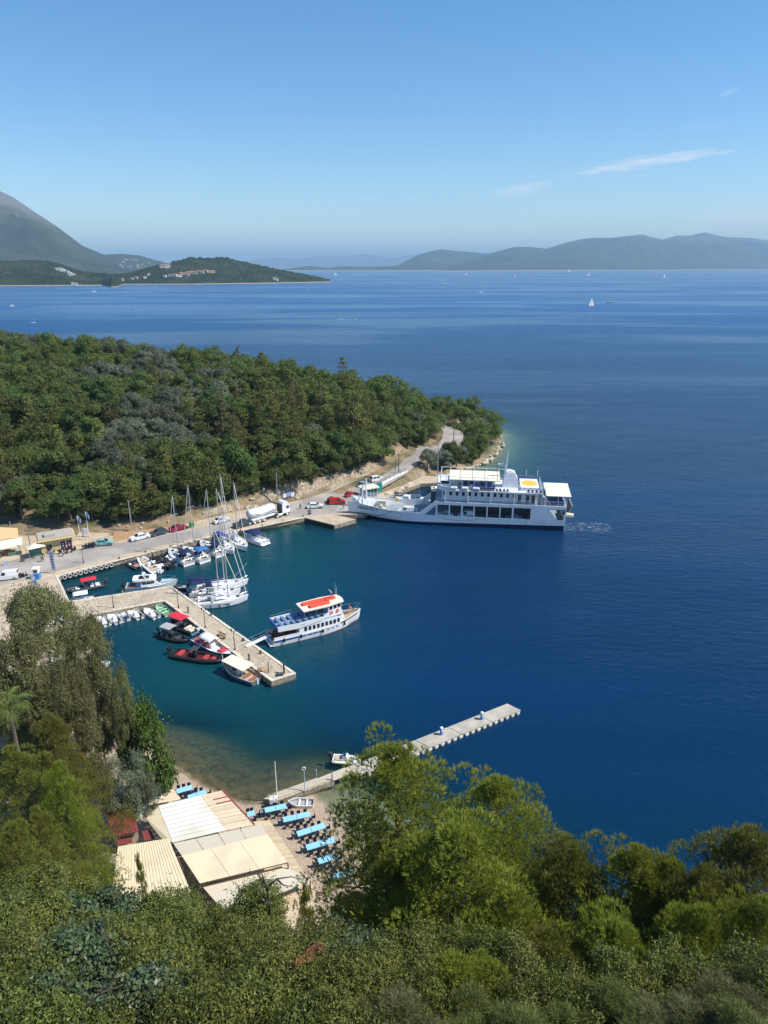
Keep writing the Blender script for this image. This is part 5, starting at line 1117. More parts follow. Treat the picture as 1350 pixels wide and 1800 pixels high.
# --- small boats along the inner wall of the pier
sm = [((190, 1098), (174, 1084), white_gel, None, 'first small white boat from the left, under the inner wall of the pier'), ((209, 1094), (196, 1079), white_gel, None, 'second small white boat from the left by the inner wall, with black outboard'), ((222, 1090), (214, 1075), white_gel, 'seat_blue', 'small white boat with a dark blue seat between two white boats at the pier'), ((247, 1086), (234, 1073), white_gel, None, 'small white boat with cream sides, fourth along the inner wall'), ((276, 1085), (260, 1071), white_gel, None, 'wide white tender fifth along the inner wall'), ((297, 1080), (282, 1066), mat('pale_green_hull', (.60, .72, .60), .4), 'green', 'pale open rowing boat with a green inside in the corner of the pier')]
for i, (s_, b_, m_, ins, lb) in enumerate(sm):
    t_, L = moor(s_, b_, 'rowing_boat' if ins == 'green' else 'motorboat', lb, 'boat', 'small boats along the inner wall of the pier'); L = max(L, 4.4)
    hull(L, 1.9, .55, t_, m_, mat('inner_green', (.16, .42, .16), .6) if ins == 'green' else mat('inner_pale', (.60, .58, .52), .6, var=.15), rise=.25, deck_u=None if ins == 'green' else .72, gun=white_gel if ins == 'green' else None, boot=None)
    if ins == 'green':
        for x in (.25, .5, .75): M().cbox((L*x, 0, .42), (.28, 1.5, .05)).build('thwart', mat('pale_green_hull', (.60, .72, .60), .4), t_)
    else:
        outboard(t_, 0, 0, .62, 1.0, black if i % 2 else dark_grey); M().bbox((L*.42, 0, .62), (.5, .7, .6), .2).build('console', white_gel, t_); M().bbox((L*.2, 0, .42), (.5, 1.2, .3), .2).build('seat', mat('seat_blue2', (.03, .08, .22), .6) if ins else white_canvas, t_)
        if i == 3: M().path([(L*.3, .6, .6), (L*.32, .55, 1.6), (L*.32, -.55, 1.6), (L*.3, -.6, .6)], .03, 5).build('roll_bar', chrome, t_)
t_, L = moor((166, 1096), (148, 1088), 'motorboat', 'white boat half hidden by the tree at the root of the pier', 'boat', 'motorboats'); hull(4.6, 1.8, .55, t_, white_gel, grey_canvas); outboard(t_, 0, 0, .6, 1, black)
# --- near group along the long arm
t_, L = moor((349, 1112), (312, 1094), 'inflatable_boat', 'black inflatable boat with a bright red canopy behind the grey canopy one', 'boat', RIBG); rib(t_, 7.4, 2.7, mat('rib_black', (.02, .02, .022), .5), cream_canvas, dark_grey, red_canvas, 2, cowl=white_paint, cx=.70, clen=.30, cz=2.2)
t_, L = moor((280, 1112), (330, 1124), 'inflatable_boat', 'black inflatable boat with a grey canopy floating off the long arm of the pier', 'boat', RIBG); rib(t_, 6.4, 2.5, mat('rib_black', (.02, .02, .022), .5), dark_grey, dark_grey, grey_canvas, 1, cx=.42, clen=.24, cz=2.2)
t_, L = moor((345, 1125), (406, 1152), 'motorboat', 'slate motorboat with red cushions and a white canopy against the long arm', 'boat', 'motorboats'); hull(L, 2.6, .85, t_, mat('slate_hull', (.10, .12, .15), .35), white_gel, rise=.3, deck_u=.8, gun=white_gel); bimini(t_, L*.22, L*.56, 1.0, 2.35, white_canvas, .0, zl=.9)
for x, w_ in ((.12, 1.7), (.36, 1.6), (.78, 1.4)): M().bbox((L*x, 0, .78 if x < .5 else .98), (L*.16, w_, .35), .2).build('cushion', mat('cushion_red', (.55, .06, .08), .7), t_)
M().bbox((L*.48, 0, 1.0), (.7, .9, .7), .2).build('console', white_gel, t_); M().sheet([(L*.02, -.8, 1.5), (L*.02, .8, 1.5), (-.5, .7, 1.55), (-.5, -.7, 1.55)], .04).build('solar_panel', mat('solar', (.10, .14, .2), .2), t_); outboard(t_, -.1, 0, .8, 1.1, dark_grey)
t_, L = moor((300, 1147), (392, 1158), 'inflatable_boat', 'long black inflatable boat with red seats, nearest the camera off the pier', 'boat', RIBG); rib(t_, L, 2.9, mat('rib_black', (.02, .02, .022), .5), mat('seat_red', (.42, .05, .05), .7), mat('deck_dark_red', (.10, .01, .015), .7), None, 2, seats=4, cowl=black)
M().sheet([(L*.42, -.7, 1.9), (L*.55, -.7, 1.9), (L*.55, .7, 1.95), (L*.42, .7, 1.95)], .05).build('hard_top', dark_grey, t_)
# caique
t_, L = moor((452, 1199), (404, 1172), 'wooden_caique', 'white wooden caique with a navy waterline and cream canopy at the head of the pier', 'boat'); L = 7.6
hull(L, 2.9, .85, t_, mat('caique_hull', (.10, .16, .20), .4), tan, rise=.55, fine=.45, trans=.72, deckdrop=.45, gun=white_gel, stripe=(.72, .99, white_gel), boot=hull_blue, flare=.2)
M().bbox((L*.55, 0, 1.15), (1.5, 1.5, 1.2), .15).build('wheelhouse', mat('wheelhouse_paint', (.5, .56, .66), .5), t_)
for s in (-.76, .76): M().cbox((L*.55, s, 1.4), (.8, .03, .4)).build('window', glass, t_)
M().sheet([(L*.22, -1.25, 2.25), (L*.86, -1.15, 2.3), (L*.86, 1.15, 2.3), (L*.22, 1.25, 2.25)], .06).build('canopy', cream_canvas, t_)
for x in (.25, .84):
    for s in (-1.15, 1.15): M().tube((L*x, s*.95, .7), (L*x, s, 2.24), .03).build('canopy_pole', white_paint, t_)
M().tube((L*.97, 0, 1.2), (L*1.0, 0, 2.4), .05).build('stem_post', white_paint, t_); M().cbox((-.1, 0, .35), (.12, .35, 1.3)).build('rudder', mat('rudder_blue', (.45, .6, .72), .5), t_)
for x in (.12, .3): M().bbox((L*x, 0, .55), (.5, 1.5, .3), .1).build('bench_seat', mat('bench_brown', (.28, .12, .07), .7), t_)
# --- boats by the pontoon and on the beach
t_, L = moor((583, 1334), (634, 1333), 'inflatable_boat', 'white inflatable boat moored at the shore end of the pontoon', 'boat', RIBG); rib(t_, L, 1.7, white_gel, mat('seat_tan', (.55, .42, .30), .7), white_canvas, None, 1, seats=2, cowl=dark_grey)
v = G(528, 1410, .6); t_ = thing('dinghy', 'small white fibreglass dinghy pulled up on the beach beside the jetty', 'dinghy', G(550, 1409, .75), pi-.0, 'dinghies ashore'); t_.location.z = HZ(t_.location.x, t_.location.y)+.18; hull(2.9, 1.3, .35, t_, white_gel, grey_canvas, deckdrop=.28, gun=white_gel); 
for x in (.7, 1.6): M().cbox((x, 0, .28), (.22, 1.1, .04)).build('thwart', white_gel, t_)
# white boats ashore, seen in glimpses through the left tree
for i, (s_, b_, lb) in enumerate([((128, 1178), (100, 1170), 'white boat laid up ashore, top left of the group seen through the tree'), ((150, 1190), (182, 1178), 'white boat ashore with its bow toward the water behind the tree'), ((118, 1205), (150, 1196), 'white hull ashore in the middle of the group behind the tree'), ((160, 1208), (196, 1196), 'pale boat moored closest to the water behind the left tree'), ((118, 1228), (146, 1240), 'white skiff ashore at the bottom of the group behind the tree')]):
    t_, L = moor(s_, b_, 'motorboat', lb, 'boat', 'boats laid up ashore', z=1.2 if i != 3 else 0); t_.location.z = 1.3 if i != 3 else .0; hull(max(L, 3.8), 1.7, .6, t_, white_gel, white_canvas, deckdrop=.3); M().bbox((1.8, 0, .7), (.7, .7, .6), .2).build('console', white_gel, t_)
t_, L = moor((121, 1102), (104, 1088), 'motorboat', 'blue and white boat behind the tree just below the trailer', 'boat', 'motorboats', z=1.3); t_.location.z = 1.25; hull(4.2, 1.7, .6, t_, mat('pale_blue_hull', (.45, .62, .72), .4), white_canvas)
v = G(98, 1082, QZ); o = mound(v, 1.6, 1.0, .7, 4).build('tarpaulin', mat('tarp_teal', (.03, .12, .12), .7, var=.2), None, smooth=2, loc=v); tag(o, 'dark teal tarpaulin heap at the root of the pier', 'tarpaulin')
# --- fishing basin behind the ferry
t_, L = moor((741, 886), (694, 876), 'fishing_boat', 'white fishing boat with a small wheelhouse in the basin behind the ferry bow', 'boat', 'fishing boats'); hull(L, 2.8, .9, t_, white_gel, white_gel, rise=.5, boot=hull_blue); M().bbox((L*.55, 0, 1.5), (1.8, 1.6, 1.4), .15).build('wheelhouse', white_paint, t_); M().cbox((L*.55, -.82, 1.85), (1.0, .03, .4)).build('window', glass, t_)
t_, L = moor((812, 868), (770, 866), 'fishing_boat', 'long pale boat with a green waterline beyond the basin', 'boat', 'fishing boats'); t_.location = G(758, 865, 0)+Vector((0, 0, 0)); t_.rotation_euler.z = 0.02; hull(9.5, 2.8, 1.3, t_, white_gel, cream_canvas, rise=.3, boot=mat('boot_green', (.03, .15, .10), .5), gun=cream_canvas); M().box(1, 8, -1.1, 1.1, 1.35, 1.42).build('deck_cover', cream_canvas, t_)
t_, L = moor((762, 884), (735, 880), 'fishing_boat', 'white caique with a green net on deck beside the ferry ramp wall', 'boat', 'fishing boats'); hull(6, 2.3, .8, t_, white_gel, white_gel, rise=.5); M().bbox((3, 0, 1.2), (1.2, 1.2, 1.0), .15).build('wheelhouse', white_paint, t_)
# --- craft far out on the water
def far_sail(px, py, h_px, label, sails=True, hullm=white_gel, L=11):
    v = G(px, py, 0); k = (CH/0.001) if False else 1; D = (v-Vector((0, 0, CH))).length; h = h_px*D/FPX*1.02
    t_ = thing('sailing_boat', label, 'sailing boat', v, .3, 'sailing boats far out'); L = max(6, h*.75)
    hull(L, L*.3, L*.1, t_, hullm, white_gel, n=8, rise=.2, names=('hull', 'deck')); t_.location.x -= L/2
    M().tube((L*.55, 0, 0), (L*.55, 0, h), L*.012+.05, L*.01, n=5).build('mast', alu, t_)
    if sails:
        M().add([(L*.52, -.05, h*.08), (L*.05, -.3, h*.10), (L*.52, -.05, h*.97)], [(0, 1, 2)]).build('mainsail', white_canvas, t_); M().add([(L*.97, 0, h*.06), (L*.60, -.4, h*.10), (L*.57, 0, h*.86)], [(0, 1, 2)]).build('jib', white_canvas, t_)
    return t_
far_sail(1040, 538, 13.5, 'white sailing boat under full sail left of the dark ketch'); 
t_ = far_sail(1073, 532, 15, 'dark hulled two masted yacht without sails in the strait', False, mat('ketch_hull', (.12, .10, .09), .5))
L_ = 16; D = (t_.location-Vector((0, 0, CH))).length; M().tube((D*.002, 0, 0), (D*.002, 0, D*.0085), .12).build('mizzen_mast', alu, t_)
far_sail(58, 568, 9, 'small white yacht with a bare mast, lower left of the strait', False)
far_sail(944, 502, 6, 'distant sailing boat with dark sails right of centre', False, mat('ketch_hull', (.12, .10, .09), .5))
for px, py, h in [(1000, 478, 5), (1035, 485, 6), (1168, 488, 5.5), (590, 484, 6), (905, 487, 3.5), (819, 483, 4)]: far_sail(px, py, h, {1000: 'tiny white sail near the right hand shore', 1035: 'tiny sail midway along the far strait', 1168: 'tiny sail at the right below the wide ridge', 590: 'tiny white sail beside the tip of the wooded point', 905: 'tiny dot of a sail left of the others at the far shore', 819: 'tiny sail nearest the left end of the long island'}[px])
def far_motor(px, py, w_px, label, wake=0, rz=0):
    v = G(px, py, 0); D = (v-Vector((0, 0, CH))).length; L = w_px*D/FPX
    t_ = thing('motorboat', label, 'motorboat', (v.x-L/2*math.cos(rz), v.y, 0), rz, 'motor boats far out'); hull(L, L*.34, L*.12, t_, white_gel, white_gel, n=8); M().bbox((L*.45, 0, L*.2), (L*.4, L*.22, L*.16), .2).build('cabin', white_gel, t_)
    if wake:
        Lw = wake*D/FPX; m = M(); rg = []
        for i in range(9):
            u = i/8; w_ = L*.12+u*L*.5; rg.append([(-u*Lw, -w_*(1+.3*math.sin(i*3)), .03), (-u*Lw, w_, .03)])
        m.loft(rg, caps=False, closed=False); o = m.build('wake', foam, None); o.location = t_.location; o.rotation_euler = t_.rotation_euler; o['kind'] = 'stuff'; o['label'] = 'white wake trailing behind a far motor boat'
foam = mat('foam', (.75, .80, .82), .6, var=.4, scale=1.5, alpha=.55)
far_motor(165, 514, 9, 'white motor cruiser off the small rocky cove'); far_motor(21, 539, 9, 'white motor boat at the far left of the strait'); far_motor(781, 499, 6, 'pale motor boat in the middle of the strait'); far_motor(845, 514.5, 9, 'white motor boat with a faint wake in mid strait', 5); far_motor(624, 561, 5, 'small speedboat with a long white wake below the wooded point', 26); far_motor(541, 508, 4, 'tiny white boat below the tip of the wooded point'); far_motor(275, 507, 4, 'tiny white boat below the village hill'); far_motor(83, 504, 3, 'tiny boat close under the left shore')

# ------------------------------------------------------------------ excursion boat
t_, L = moor((468, 1139), (618, 1084), 'excursion_boat', 'white two deck excursion boat with red liferafts on its roof backed up to the pier', 'tour boat')
a_ = G(472, 1141, 0); b_ = G(612, 1103, 0); t_.location = (a_.x, a_.y+1.9, 0); t_.rotation_euler.z = math.atan2(b_.y-a_.y, b_.x-a_.x); L = 17.2
WB = 4.4
bt_blue = mat('trim_blue', (.03, .09, .30), .4)
sec = hull(L, WB, 1.25, t_, white_gel, tan, rise=.75, deckdrop=.5, fine=.5, trans=.78, flare=.10, rake=.03, gun=white_paint, boot=mat('boot_red', (.35, .05, .04), .5), n=20)
# blue broken band along the hull
def hb_at(x, z):
    i = min(int(x/L*20), 19); f = x/L*20-i; a1, a2 = sec[i], sec[i+1]; hb = a1[1]*(1-f)+a2[1]*f; wl = a1[3]*(1-f)+a2[3]*f; gz = a1[2]*(1-f)+a2[2]*f; q = z/gz
    w38 = wl+(hb-wl)*.45; return (w38+(hb-w38)*(q-.38)/.62) if q > .38 else wl+(w38-wl)*q/.38
def band(x0, x1, z0, z1, m, name='painted_band', off=.02, lift=0):
    for s in (-1, 1):
        rg = []; n = max(2, int((x1-x0)/.8)+1)
        for i in range(n+1):
            x = x0+(x1-x0)*i/n; k = lift*max(0, (x/L-.35)/.65)**1.6; rg.append([(x, s*(hb_at(x, z1+k)+off), z1+k), (x, s*(hb_at(x, z0+k)+off), z0+k)])
        M().loft(rg, caps=False, closed=False).build(name, m, t_)
band(.1, 4.6, .80, 1.12, bt_blue)
for x0 in (4.9, 6.0, 7.0, 8.0): band(x0, x0+.85, .80, 1.08, bt_blue, lift=.3)
for x0 in (9.6, 10.5, 11.4): band(x0, x0+.5, .84, 1.06, bt_blue, lift=.3)
band(12.4, 16.4, 1.0, 1.25, dark_grey, lift=.62)
# main saloon and sides
def hw(x): return hb_at(x, 1.2)-.06
sal = M(); rg = []
for x in (4.6, 6, 8, 10, 11.6, 12.8): w_ = min(hw(x), 2.0); rg.append([(x, -w_, 1.15), (x, w_, 1.15), (x, w_*.97, 3.05), (x, -w_*.97, 3.05)])
rg.append([(13.7, -.7, 1.6), (13.7, .7, 1.6), (13.3, .6, 3.0), (13.3, -.6, 3.0)]); sal.loft(rg).build('saloon', white_gel, t_)
for s in (-1, 1):
    for i in range(9):
        x = 5.5+i*.78; w_ = min(hw(x), 2.0)+.02
        M().add([(x, s*w_, 1.75), (x+.48, s*w_, 1.75), (x+.48, s*(w_-.03), 2.5), (x, s*(w_-.03), 2.5)], [(0, 1, 2, 3)]).build('window', glass, t_)
    M().tube((13.0, s*(hw(13.0)-.28), 1.9), (13.0, s*(hw(13.0)-.18), 1.9), .16, n=10).build('porthole', glass, t_)
# stern cockpit opening: upper deck overhang
M().prism([(1.0, -1.75), (5, -2.1), (12.6, -1.85), (13.3, -.8), (13.3, .8), (12.6, 1.85), (5, 2.1), (1.0, 1.75)], 3.06, 3.2).build('upper_deck', mat('upper_deck_grey', (.36, .40, .45), .6), t_)
M().side([(1.0, 2.75), (1.0, 3.6), (.7, 3.6), (.85, 2.75)], -1.8, 1.8).build('stern_dodger', bt_blue, t_)
for s in (-1, 1):
    M().loft([[(.9, s*1.78, 2.75), (.9, s*1.84, 2.75), (.8, s*1.84, 3.75), (.8, s*1.78, 3.75)], [(4.4, s*2.02, 2.6), (4.4, s*2.08, 2.6), (4.4, s*2.08, 3.6), (4.4, s*2.02, 3.6)], [(9.0, s*2.0, 3.05), (9.0, s*2.06, 3.05), (9.0, s*2.06, 3.65), (9.0, s*2.0, 3.65)]]).build('upper_bulwark', white_gel, t_)
    M().loft([[(9.0, s*2.0, 3.2), (9.0, s*1.9, 3.2), (9.0, s*1.9, 3.6), (9.0, s*2.0, 3.6)], [(10.4, s*1.9, 3.2), (10.4, s*1.8, 3.2), (10.4, s*1.8, 4.35), (10.4, s*1.9, 4.35)], [(12.8, s*1.55, 3.2), (12.8, s*1.45, 3.2), (12.6, s*1.45, 4.35), (12.6, s*1.55, 4.35)]]).build('wing_panel', white_gel, t_)
    for x in (10.6, 11.9): M().torus((x, s*1.93 if x < 11 else s*1.78, 3.95), .26, .07, 'y', 12, 5).build('life_ring', orange, t_)
    for i in range(6): x = 4.6+i*.9; M().tube((x, s*2.03, 3.6), (x, s*2.03, 4.15), .02, n=4).build('rail_post', chrome, t_)
    M().path([(.8, s*1.8, 4.1), (4.5, s*2.03, 4.15), (9.0, s*2.03, 4.15)], .025, 5).build('top_rail', chrome, t_)
# wheelhouse
M().loft([[(10.2, -1.7, 3.2), (10.2, 1.7, 3.2), (10.2, 1.6, 5.1), (10.2, -1.6, 5.1)], [(12.6, -1.35, 3.2), (12.6, 1.35, 3.2), (12.9, 1.25, 5.1), (12.9, -1.25, 5.1)]]).build('wheelhouse', white_gel, t_)
for s in (-1, 1):
    for x0 in (10.4, 11.25, 12.05): M().add([(x0, s*(1.68-(x0-10.2)*.14), 4.3), (x0+.62, s*(1.68-(x0+.62-10.2)*.14), 4.3), (x0+.62, s*(1.655-(x0+.62-10.2)*.14), 5.0), (x0, s*(1.655-(x0-10.2)*.14), 5.0)], [(0, 1, 2, 3)]).build('side_window', glass, t_)
for y in (-.85, -.2, .45): M().add([(12.82, y-.05, 4.3), (12.82, y+.5, 4.3), (12.91, y+.5, 5.0), (12.91, y-.05, 5.0)], [(0, 1, 2, 3)]).build('windscreen', glass, t_)
M().prism([(5.6, -1.75), (10, -1.9), (13.2, -1.5), (13.5, -.5), (13.5, .5), (13.2, 1.5), (10, 1.9), (5.6, 1.75)], 5.15, 5.3).build('roof', mat('roof_cream', (.72, .66, .54), .6), t_)
for x in (5.8, 8.0):
    for s in (-1.6, 1.6): M().tube((x, s, 3.2), (x, s, 5.15), .04).build('roof_post', chrome, t_)
for x0, y0, l in [(6.2, .55, 3.6), (7.0, -.75, 3.8), (9.6, .5, 2.9)]:
    r_ = M().bbox((x0+l/2, y0, 5.46), (l, .95, .28), .2).build('liferaft', orange, t_)
    if x0 > 9: M().torus((x0+1.2, y0-.5, 5.66), .5, .07, n=12, m=5).build('ring', orange, r_)
for i in range(5):
    for s in (-1, 1): M().bbox((4.9+i*1.15, s*1.05, 3.5), (.5, 1.2, .5), .15).build('bench_seat', mat('bench_slate', (.12, .22, .38), .6), t_)
for i in range(3):
    for s in (-1, 1): M().bbox((1.7+i*1.1, s*.95, 3.45), (.5, 1.3, .45), .15).build('bench_seat', mat('bench_slate', (.12, .22, .38), .6), t_)
mst = M().tube((11.8, 0, 5.3), (11.3, 0, 7.4), .07, .04, 6).build('mast', mat('mast_red', (.5, .15, .12), .5), t_); M().cbox((11.4, 0, 7.0), (.1, 1.2, .06)).build('crosstree', white_paint, mst)
M().tube((11.9, -.9, 5.3), (11.9, -.9, 8.8), .02, n=4).build('aerial', white_paint, t_); M().tube((13.0, .9, 5.3), (13.0, .9, 7.0), .02, n=4).build('aerial', white_paint, t_)
for i in range(3): M().bbox((1.2+i*1.1, .5, 1.15), (.8, 1.8, .6), .2).build('cockpit_bench', mat('bench_brown', (.28, .12, .07), .7), t_)
for s in (-1, 1): M().loft([[(.15, s*1.62, 1.2), (.15, s*1.7, 1.2), (.15, s*1.7, 1.75), (.15, s*1.62, 1.75)], [(4.6, s*1.98, 1.2), (4.6, s*2.06, 1.2), (4.6, s*2.06, 1.8), (4.6, s*1.98, 1.8)]]).build('cockpit_coaming', white_gel, t_)
for s in (-1, 1):
    M().path([(13.4, s*1.3, 3.0), (15.4, s*1.1, 3.1), (17.0, s*.15, 3.3)], .03, 5).build('bow_rail', chrome, t_)
    for x, y in ((14.2, 1.25), (15.4, 1.05), (16.4, .6)): M().tube((x, s*y, 2.0), (x, s*y, 3.1), .02, n=4).build('rail_post', chrome, t_)
    for x in (1.8, 4.8, 8.8, 13.2): M().tube((x, s*(hb_at(x, 1)+.14), .75), (x, s*(hb_at(x, 1)+.14), 1.35), .16, n=8).build('fender', black, t_)
M().box(-.6, .1, -1.6, 1.6, .25, .42).build('swim_platform', white_gel, t_)
gw = thing('gangway', 'white gangway with rails leading from the pier to the excursion boat', 'gangway', G(432, 1137, PZ), 0); e_ = t_.matrix_basis @ Vector((.2, .3, 1.35)); o_ = gw.location; d = e_-Vector(o_); gw.rotation_euler.z = math.atan2(d.y, d.x); gl = math.hypot(d.x, d.y)
M().loft([[(0, -.4, .05), (0, .4, .05), (0, .4, .13), (0, -.4, .13)], [(gl, -.4, d.z), (gl, .4, d.z), (gl, .4, d.z+.08), (gl, -.4, d.z+.08)]]).build('walkway', white_paint, gw)
for s in (-.4, .4): M().path([(0, s, 1.0), (gl, s, d.z+1.0)], .025, 5).build('hand_rail', chrome, gw)
for s in (-.4, .4):
    for k in range(4): M().tube((gl*k/3, s, d.z*k/3), (gl*k/3, s, d.z*k/3+1.0), .02, n=4).build('rail_post', chrome, gw)
line(y1.matrix_basis @ Vector((0, 1, 1.0)), G(327, 1065, PZ), .15, 'mooring rope from the nearest yacht to the pier')
# ================================================================== FERRY
fy = thing('ferry', 'large white open deck car ferry with a navy waterline berthed bow on to the landing', 'ferry', (-3.83, 165.03, 0), R(-7.44))
FL = 48.45
fw = mat('ferry_white', (.74, .75, .76), .45, var=.05, scale=.8, col2=(.62, .62, .60), c2scale=.5, c2amt=-.15, stretch=(3, 3, .35), spec=.3)
fcream = mat('ferry_awning', (.80, .72, .54), .8, var=.05, scale=1)
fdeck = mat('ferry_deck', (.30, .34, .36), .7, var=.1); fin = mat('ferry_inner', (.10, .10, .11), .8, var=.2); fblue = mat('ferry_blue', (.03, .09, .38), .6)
xs = [0, 1.5, 3.5, 6, 9, 12, 14, 19, 26, 33, 41, 46, FL]
def hy(x): return float(np.interp(x, [-5, 0, 4, 8, 12, 15, 44, FL], [2.4, 3.3, 4.3, 5.0, 5.4, 5.5, 5.5, 5.35]))
def top_z(x): return float(np.interp(x, [-5, 0, 5, 9, 13.3], [4.4, 3.75, 3.2, 3.0, 3.1]))
def xt(x): return x-5*(1-min(1, x/7.0))**1.0
for s in (-1, 1):
    low = M(); rg = []; band_ = []
    for x in xs:
        wl = float(np.interp(x, [0, 3, 8, 13, 44, FL], [.4, 2.4, 4.6, 5.35, 5.4, 5.2])); zb = float(np.interp(x, [0, 12, FL], [.45, .7, 1.3])); xm = x+(xt(x)-x)*.22
        ym = wl+(hy(xt(x))-wl)*.3; ztp = top_z(xt(x)) if x < 13 else 2.62
        rg.append([(xm, s*ym, zb), (xt(x)*.6+x*.4 if x < 7 else x, s*(ym*.4+hy(xt(x))*.6), zb+(ztp-zb)*.6), (xt(x), s*hy(xt(x)), ztp)])
        band_.append([(x+.3, s*wl*.9, -1.0), (x, s*wl, 0), (xm, s*ym, zb)])
    inn = [[(p[2][0], p[2][1], p[2][2]), (p[2][0], p[2][1]-s*.16, p[2][2]), (p[2][0], p[2][1]-s*.18, 1.55)] for p in rg]
    M().loft(rg, caps=False, closed=False).build('hull_side', fw, fy, smooth=True)
    M().loft(band_, caps=False, closed=False).build('hull_bottom', hull_blue, fy, smooth=True)
    M().loft(inn, caps=False, closed=False).build('bulwark_inner', fw if s > 0 else fw, fy)
    # rising panel, window belt and upper strip of the car deck side
    y0, y1 = sorted((s*5.5, s*5.32))
    up = M(); 
    M().side([(12.6, 2.60), (14.5, 2.60), (17.6, 5.45), (17.6, 6.2), (17.0, 6.2), (13.2, 3.1), (12.6, 3.05)], y0, y1).build('side_panel', fw, fy)
    M().box(17.605, 40.6, y0, y1, 5.42, 6.2).build('side_panel', fw, fy)
    wins = [(14.9, 17.3), (17.7, 20.5), (20.8, 23.5), (23.9, 26.5), (26.8, 29.6), (29.9, 32.7), (33.0, 35.7), (36.1, 40.1)]
    for i in range(len(wins)-1): M().box(wins[i][1]+.003, wins[i+1][0]-.003, y0, y1, 2.625, 5.415).build('pillar', fw, fy)
    M().box(40.1, 44.2, y0, y1, 2.625, 5.415).build('side_panel', fw, fy); M().box(40.605, FL, y0, y1, 5.42, 6.2).build('side_panel', fw, fy)
    M().side([(44.2, 2.625), (46.6, 2.625), (44.25, 5.41), (44.2, 5.41)], y0, y1).build('side_panel', fw, fy); M().box(FL-.25, FL, y0, y1, 2.625, 5.415).build('pillar', fw, fy)
    M().box(-.5, FL, *sorted((s*5.56, s*5.50)), 2.45, 2.60).build('rubbing_strake', fw, fy) if False else None
M().prism([(0, -.4), (3, -2.4), (8, -4.6), (13, -5.3), (FL, -5.15), (FL, 5.15), (13, 5.3), (8, 4.6), (3, 2.4), (0, .4)], 1.35, 1.55).build('car_deck', fdeck, fy)
M().loft([[(FL, -5.3, -.6), (FL, 5.3, -.6), (FL+.02, 5.3, 2.6), (FL+.02, -5.3, 2.6)], [(FL-.2, -5.3, -.6), (FL-.2, 5.3, -.6), (FL-.2, 5.3, 2.6), (FL-.2, -5.3, 2.6)]]).build('transom', fw, fy)
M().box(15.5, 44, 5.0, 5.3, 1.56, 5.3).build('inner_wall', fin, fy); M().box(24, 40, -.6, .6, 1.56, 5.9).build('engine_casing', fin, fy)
M().box(17.0, FL, -5.3, 5.3, 5.95, 6.19).build('promenade_deck', fdeck, fy)
# bow ramp resting on the landing, with side horns' posts
M().sheet([(-12.5, -2.2, .0), (-.2, -2.6, 1.75), (-.2, 2.6, 1.75), (-12.5, 2.2, .0)][::1], .22).build('bow_ramp', mat('ramp_steel', (.42, .40, .36), .7, var=.2), fy)
fy_ramp = [o for o in fy.children if o.name.startswith('bow_ramp')][0]; fy_ramp.location.z = .0
me = fy_ramp.data
for v_ in me.vertices:
    if v_.co.x < -5: v_.co.z += 1.25; v_.co.x = -8.5
for s in (-1, 1):
    pq = M().tube((-1.2, s*2.9, 2.5), (-1.2, s*2.9, 9.2), .22, .15, 8).build('bow_post', fw, fy); M().tube((-2.6, s*2.7, 3.4), (-1.25, s*2.9, 8.6), .10, n=6).build('bow_stay', fw, fy); M().cbox((-1.2, s*2.9, 9.3), (.5, .3, .3)).build('floodlight', dark_grey, fy)
    M().path([(-3.0, s*2.6, top_z(-3)+.0), (-3.0, s*2.6, top_z(-3)+1.0), (6, s*hy(6), top_z(6)+1.0), (12.8, s*5.35, 4.1)], .045, 5).build('hand_rail', fw, fy); M().path([(-3.0, s*2.6, top_z(-3)+.5), (6, s*hy(6), top_z(6)+.5), (12.8, s*5.35, 3.6)], .03, 5).build('hand_rail', fw, fy)
    for i in range(13): x = -2.4+i*1.25; M().tube((x, s*(hy(x)-.06), top_z(x)), (x, s*(hy(x)-.06), top_z(x)+1.0), .035, n=4).build('rail_post', fw, fy)
wn = M().bbox((3.4, -3.0, 2.4), (2.6, 1.2, 1.6), .1).build('winch_housing', mat('winch_cream', (.66, .58, .44), .6), fy); M().tube((3.4, -2.2, 3.4), (3.4, -3.8, 3.4), .5, n=12).build('winch_drum', mat('winch_cream2', (.5, .42, .3), .6, var=.3, scale=5), fy)
M().bbox((3.0, 2.6, 2.4), (2.2, 1.1, 1.5), .1).build('winch_housing', mat('winch_cream', (.66, .58, .44), .6), fy); M().tube((6.4, 3.4, 2.9), (7.2, 3.5, 3.5), .35, n=8).build('yellow_winch', yellow, fy)
# name and rub marks
lettering('MEGANISI  II', .95, mat('letter_navy', (.03, .05, .12), .5), fy, (.2, -3.62, 2.95), (R(78), 0, R(-14.5)), 'name_lettering')
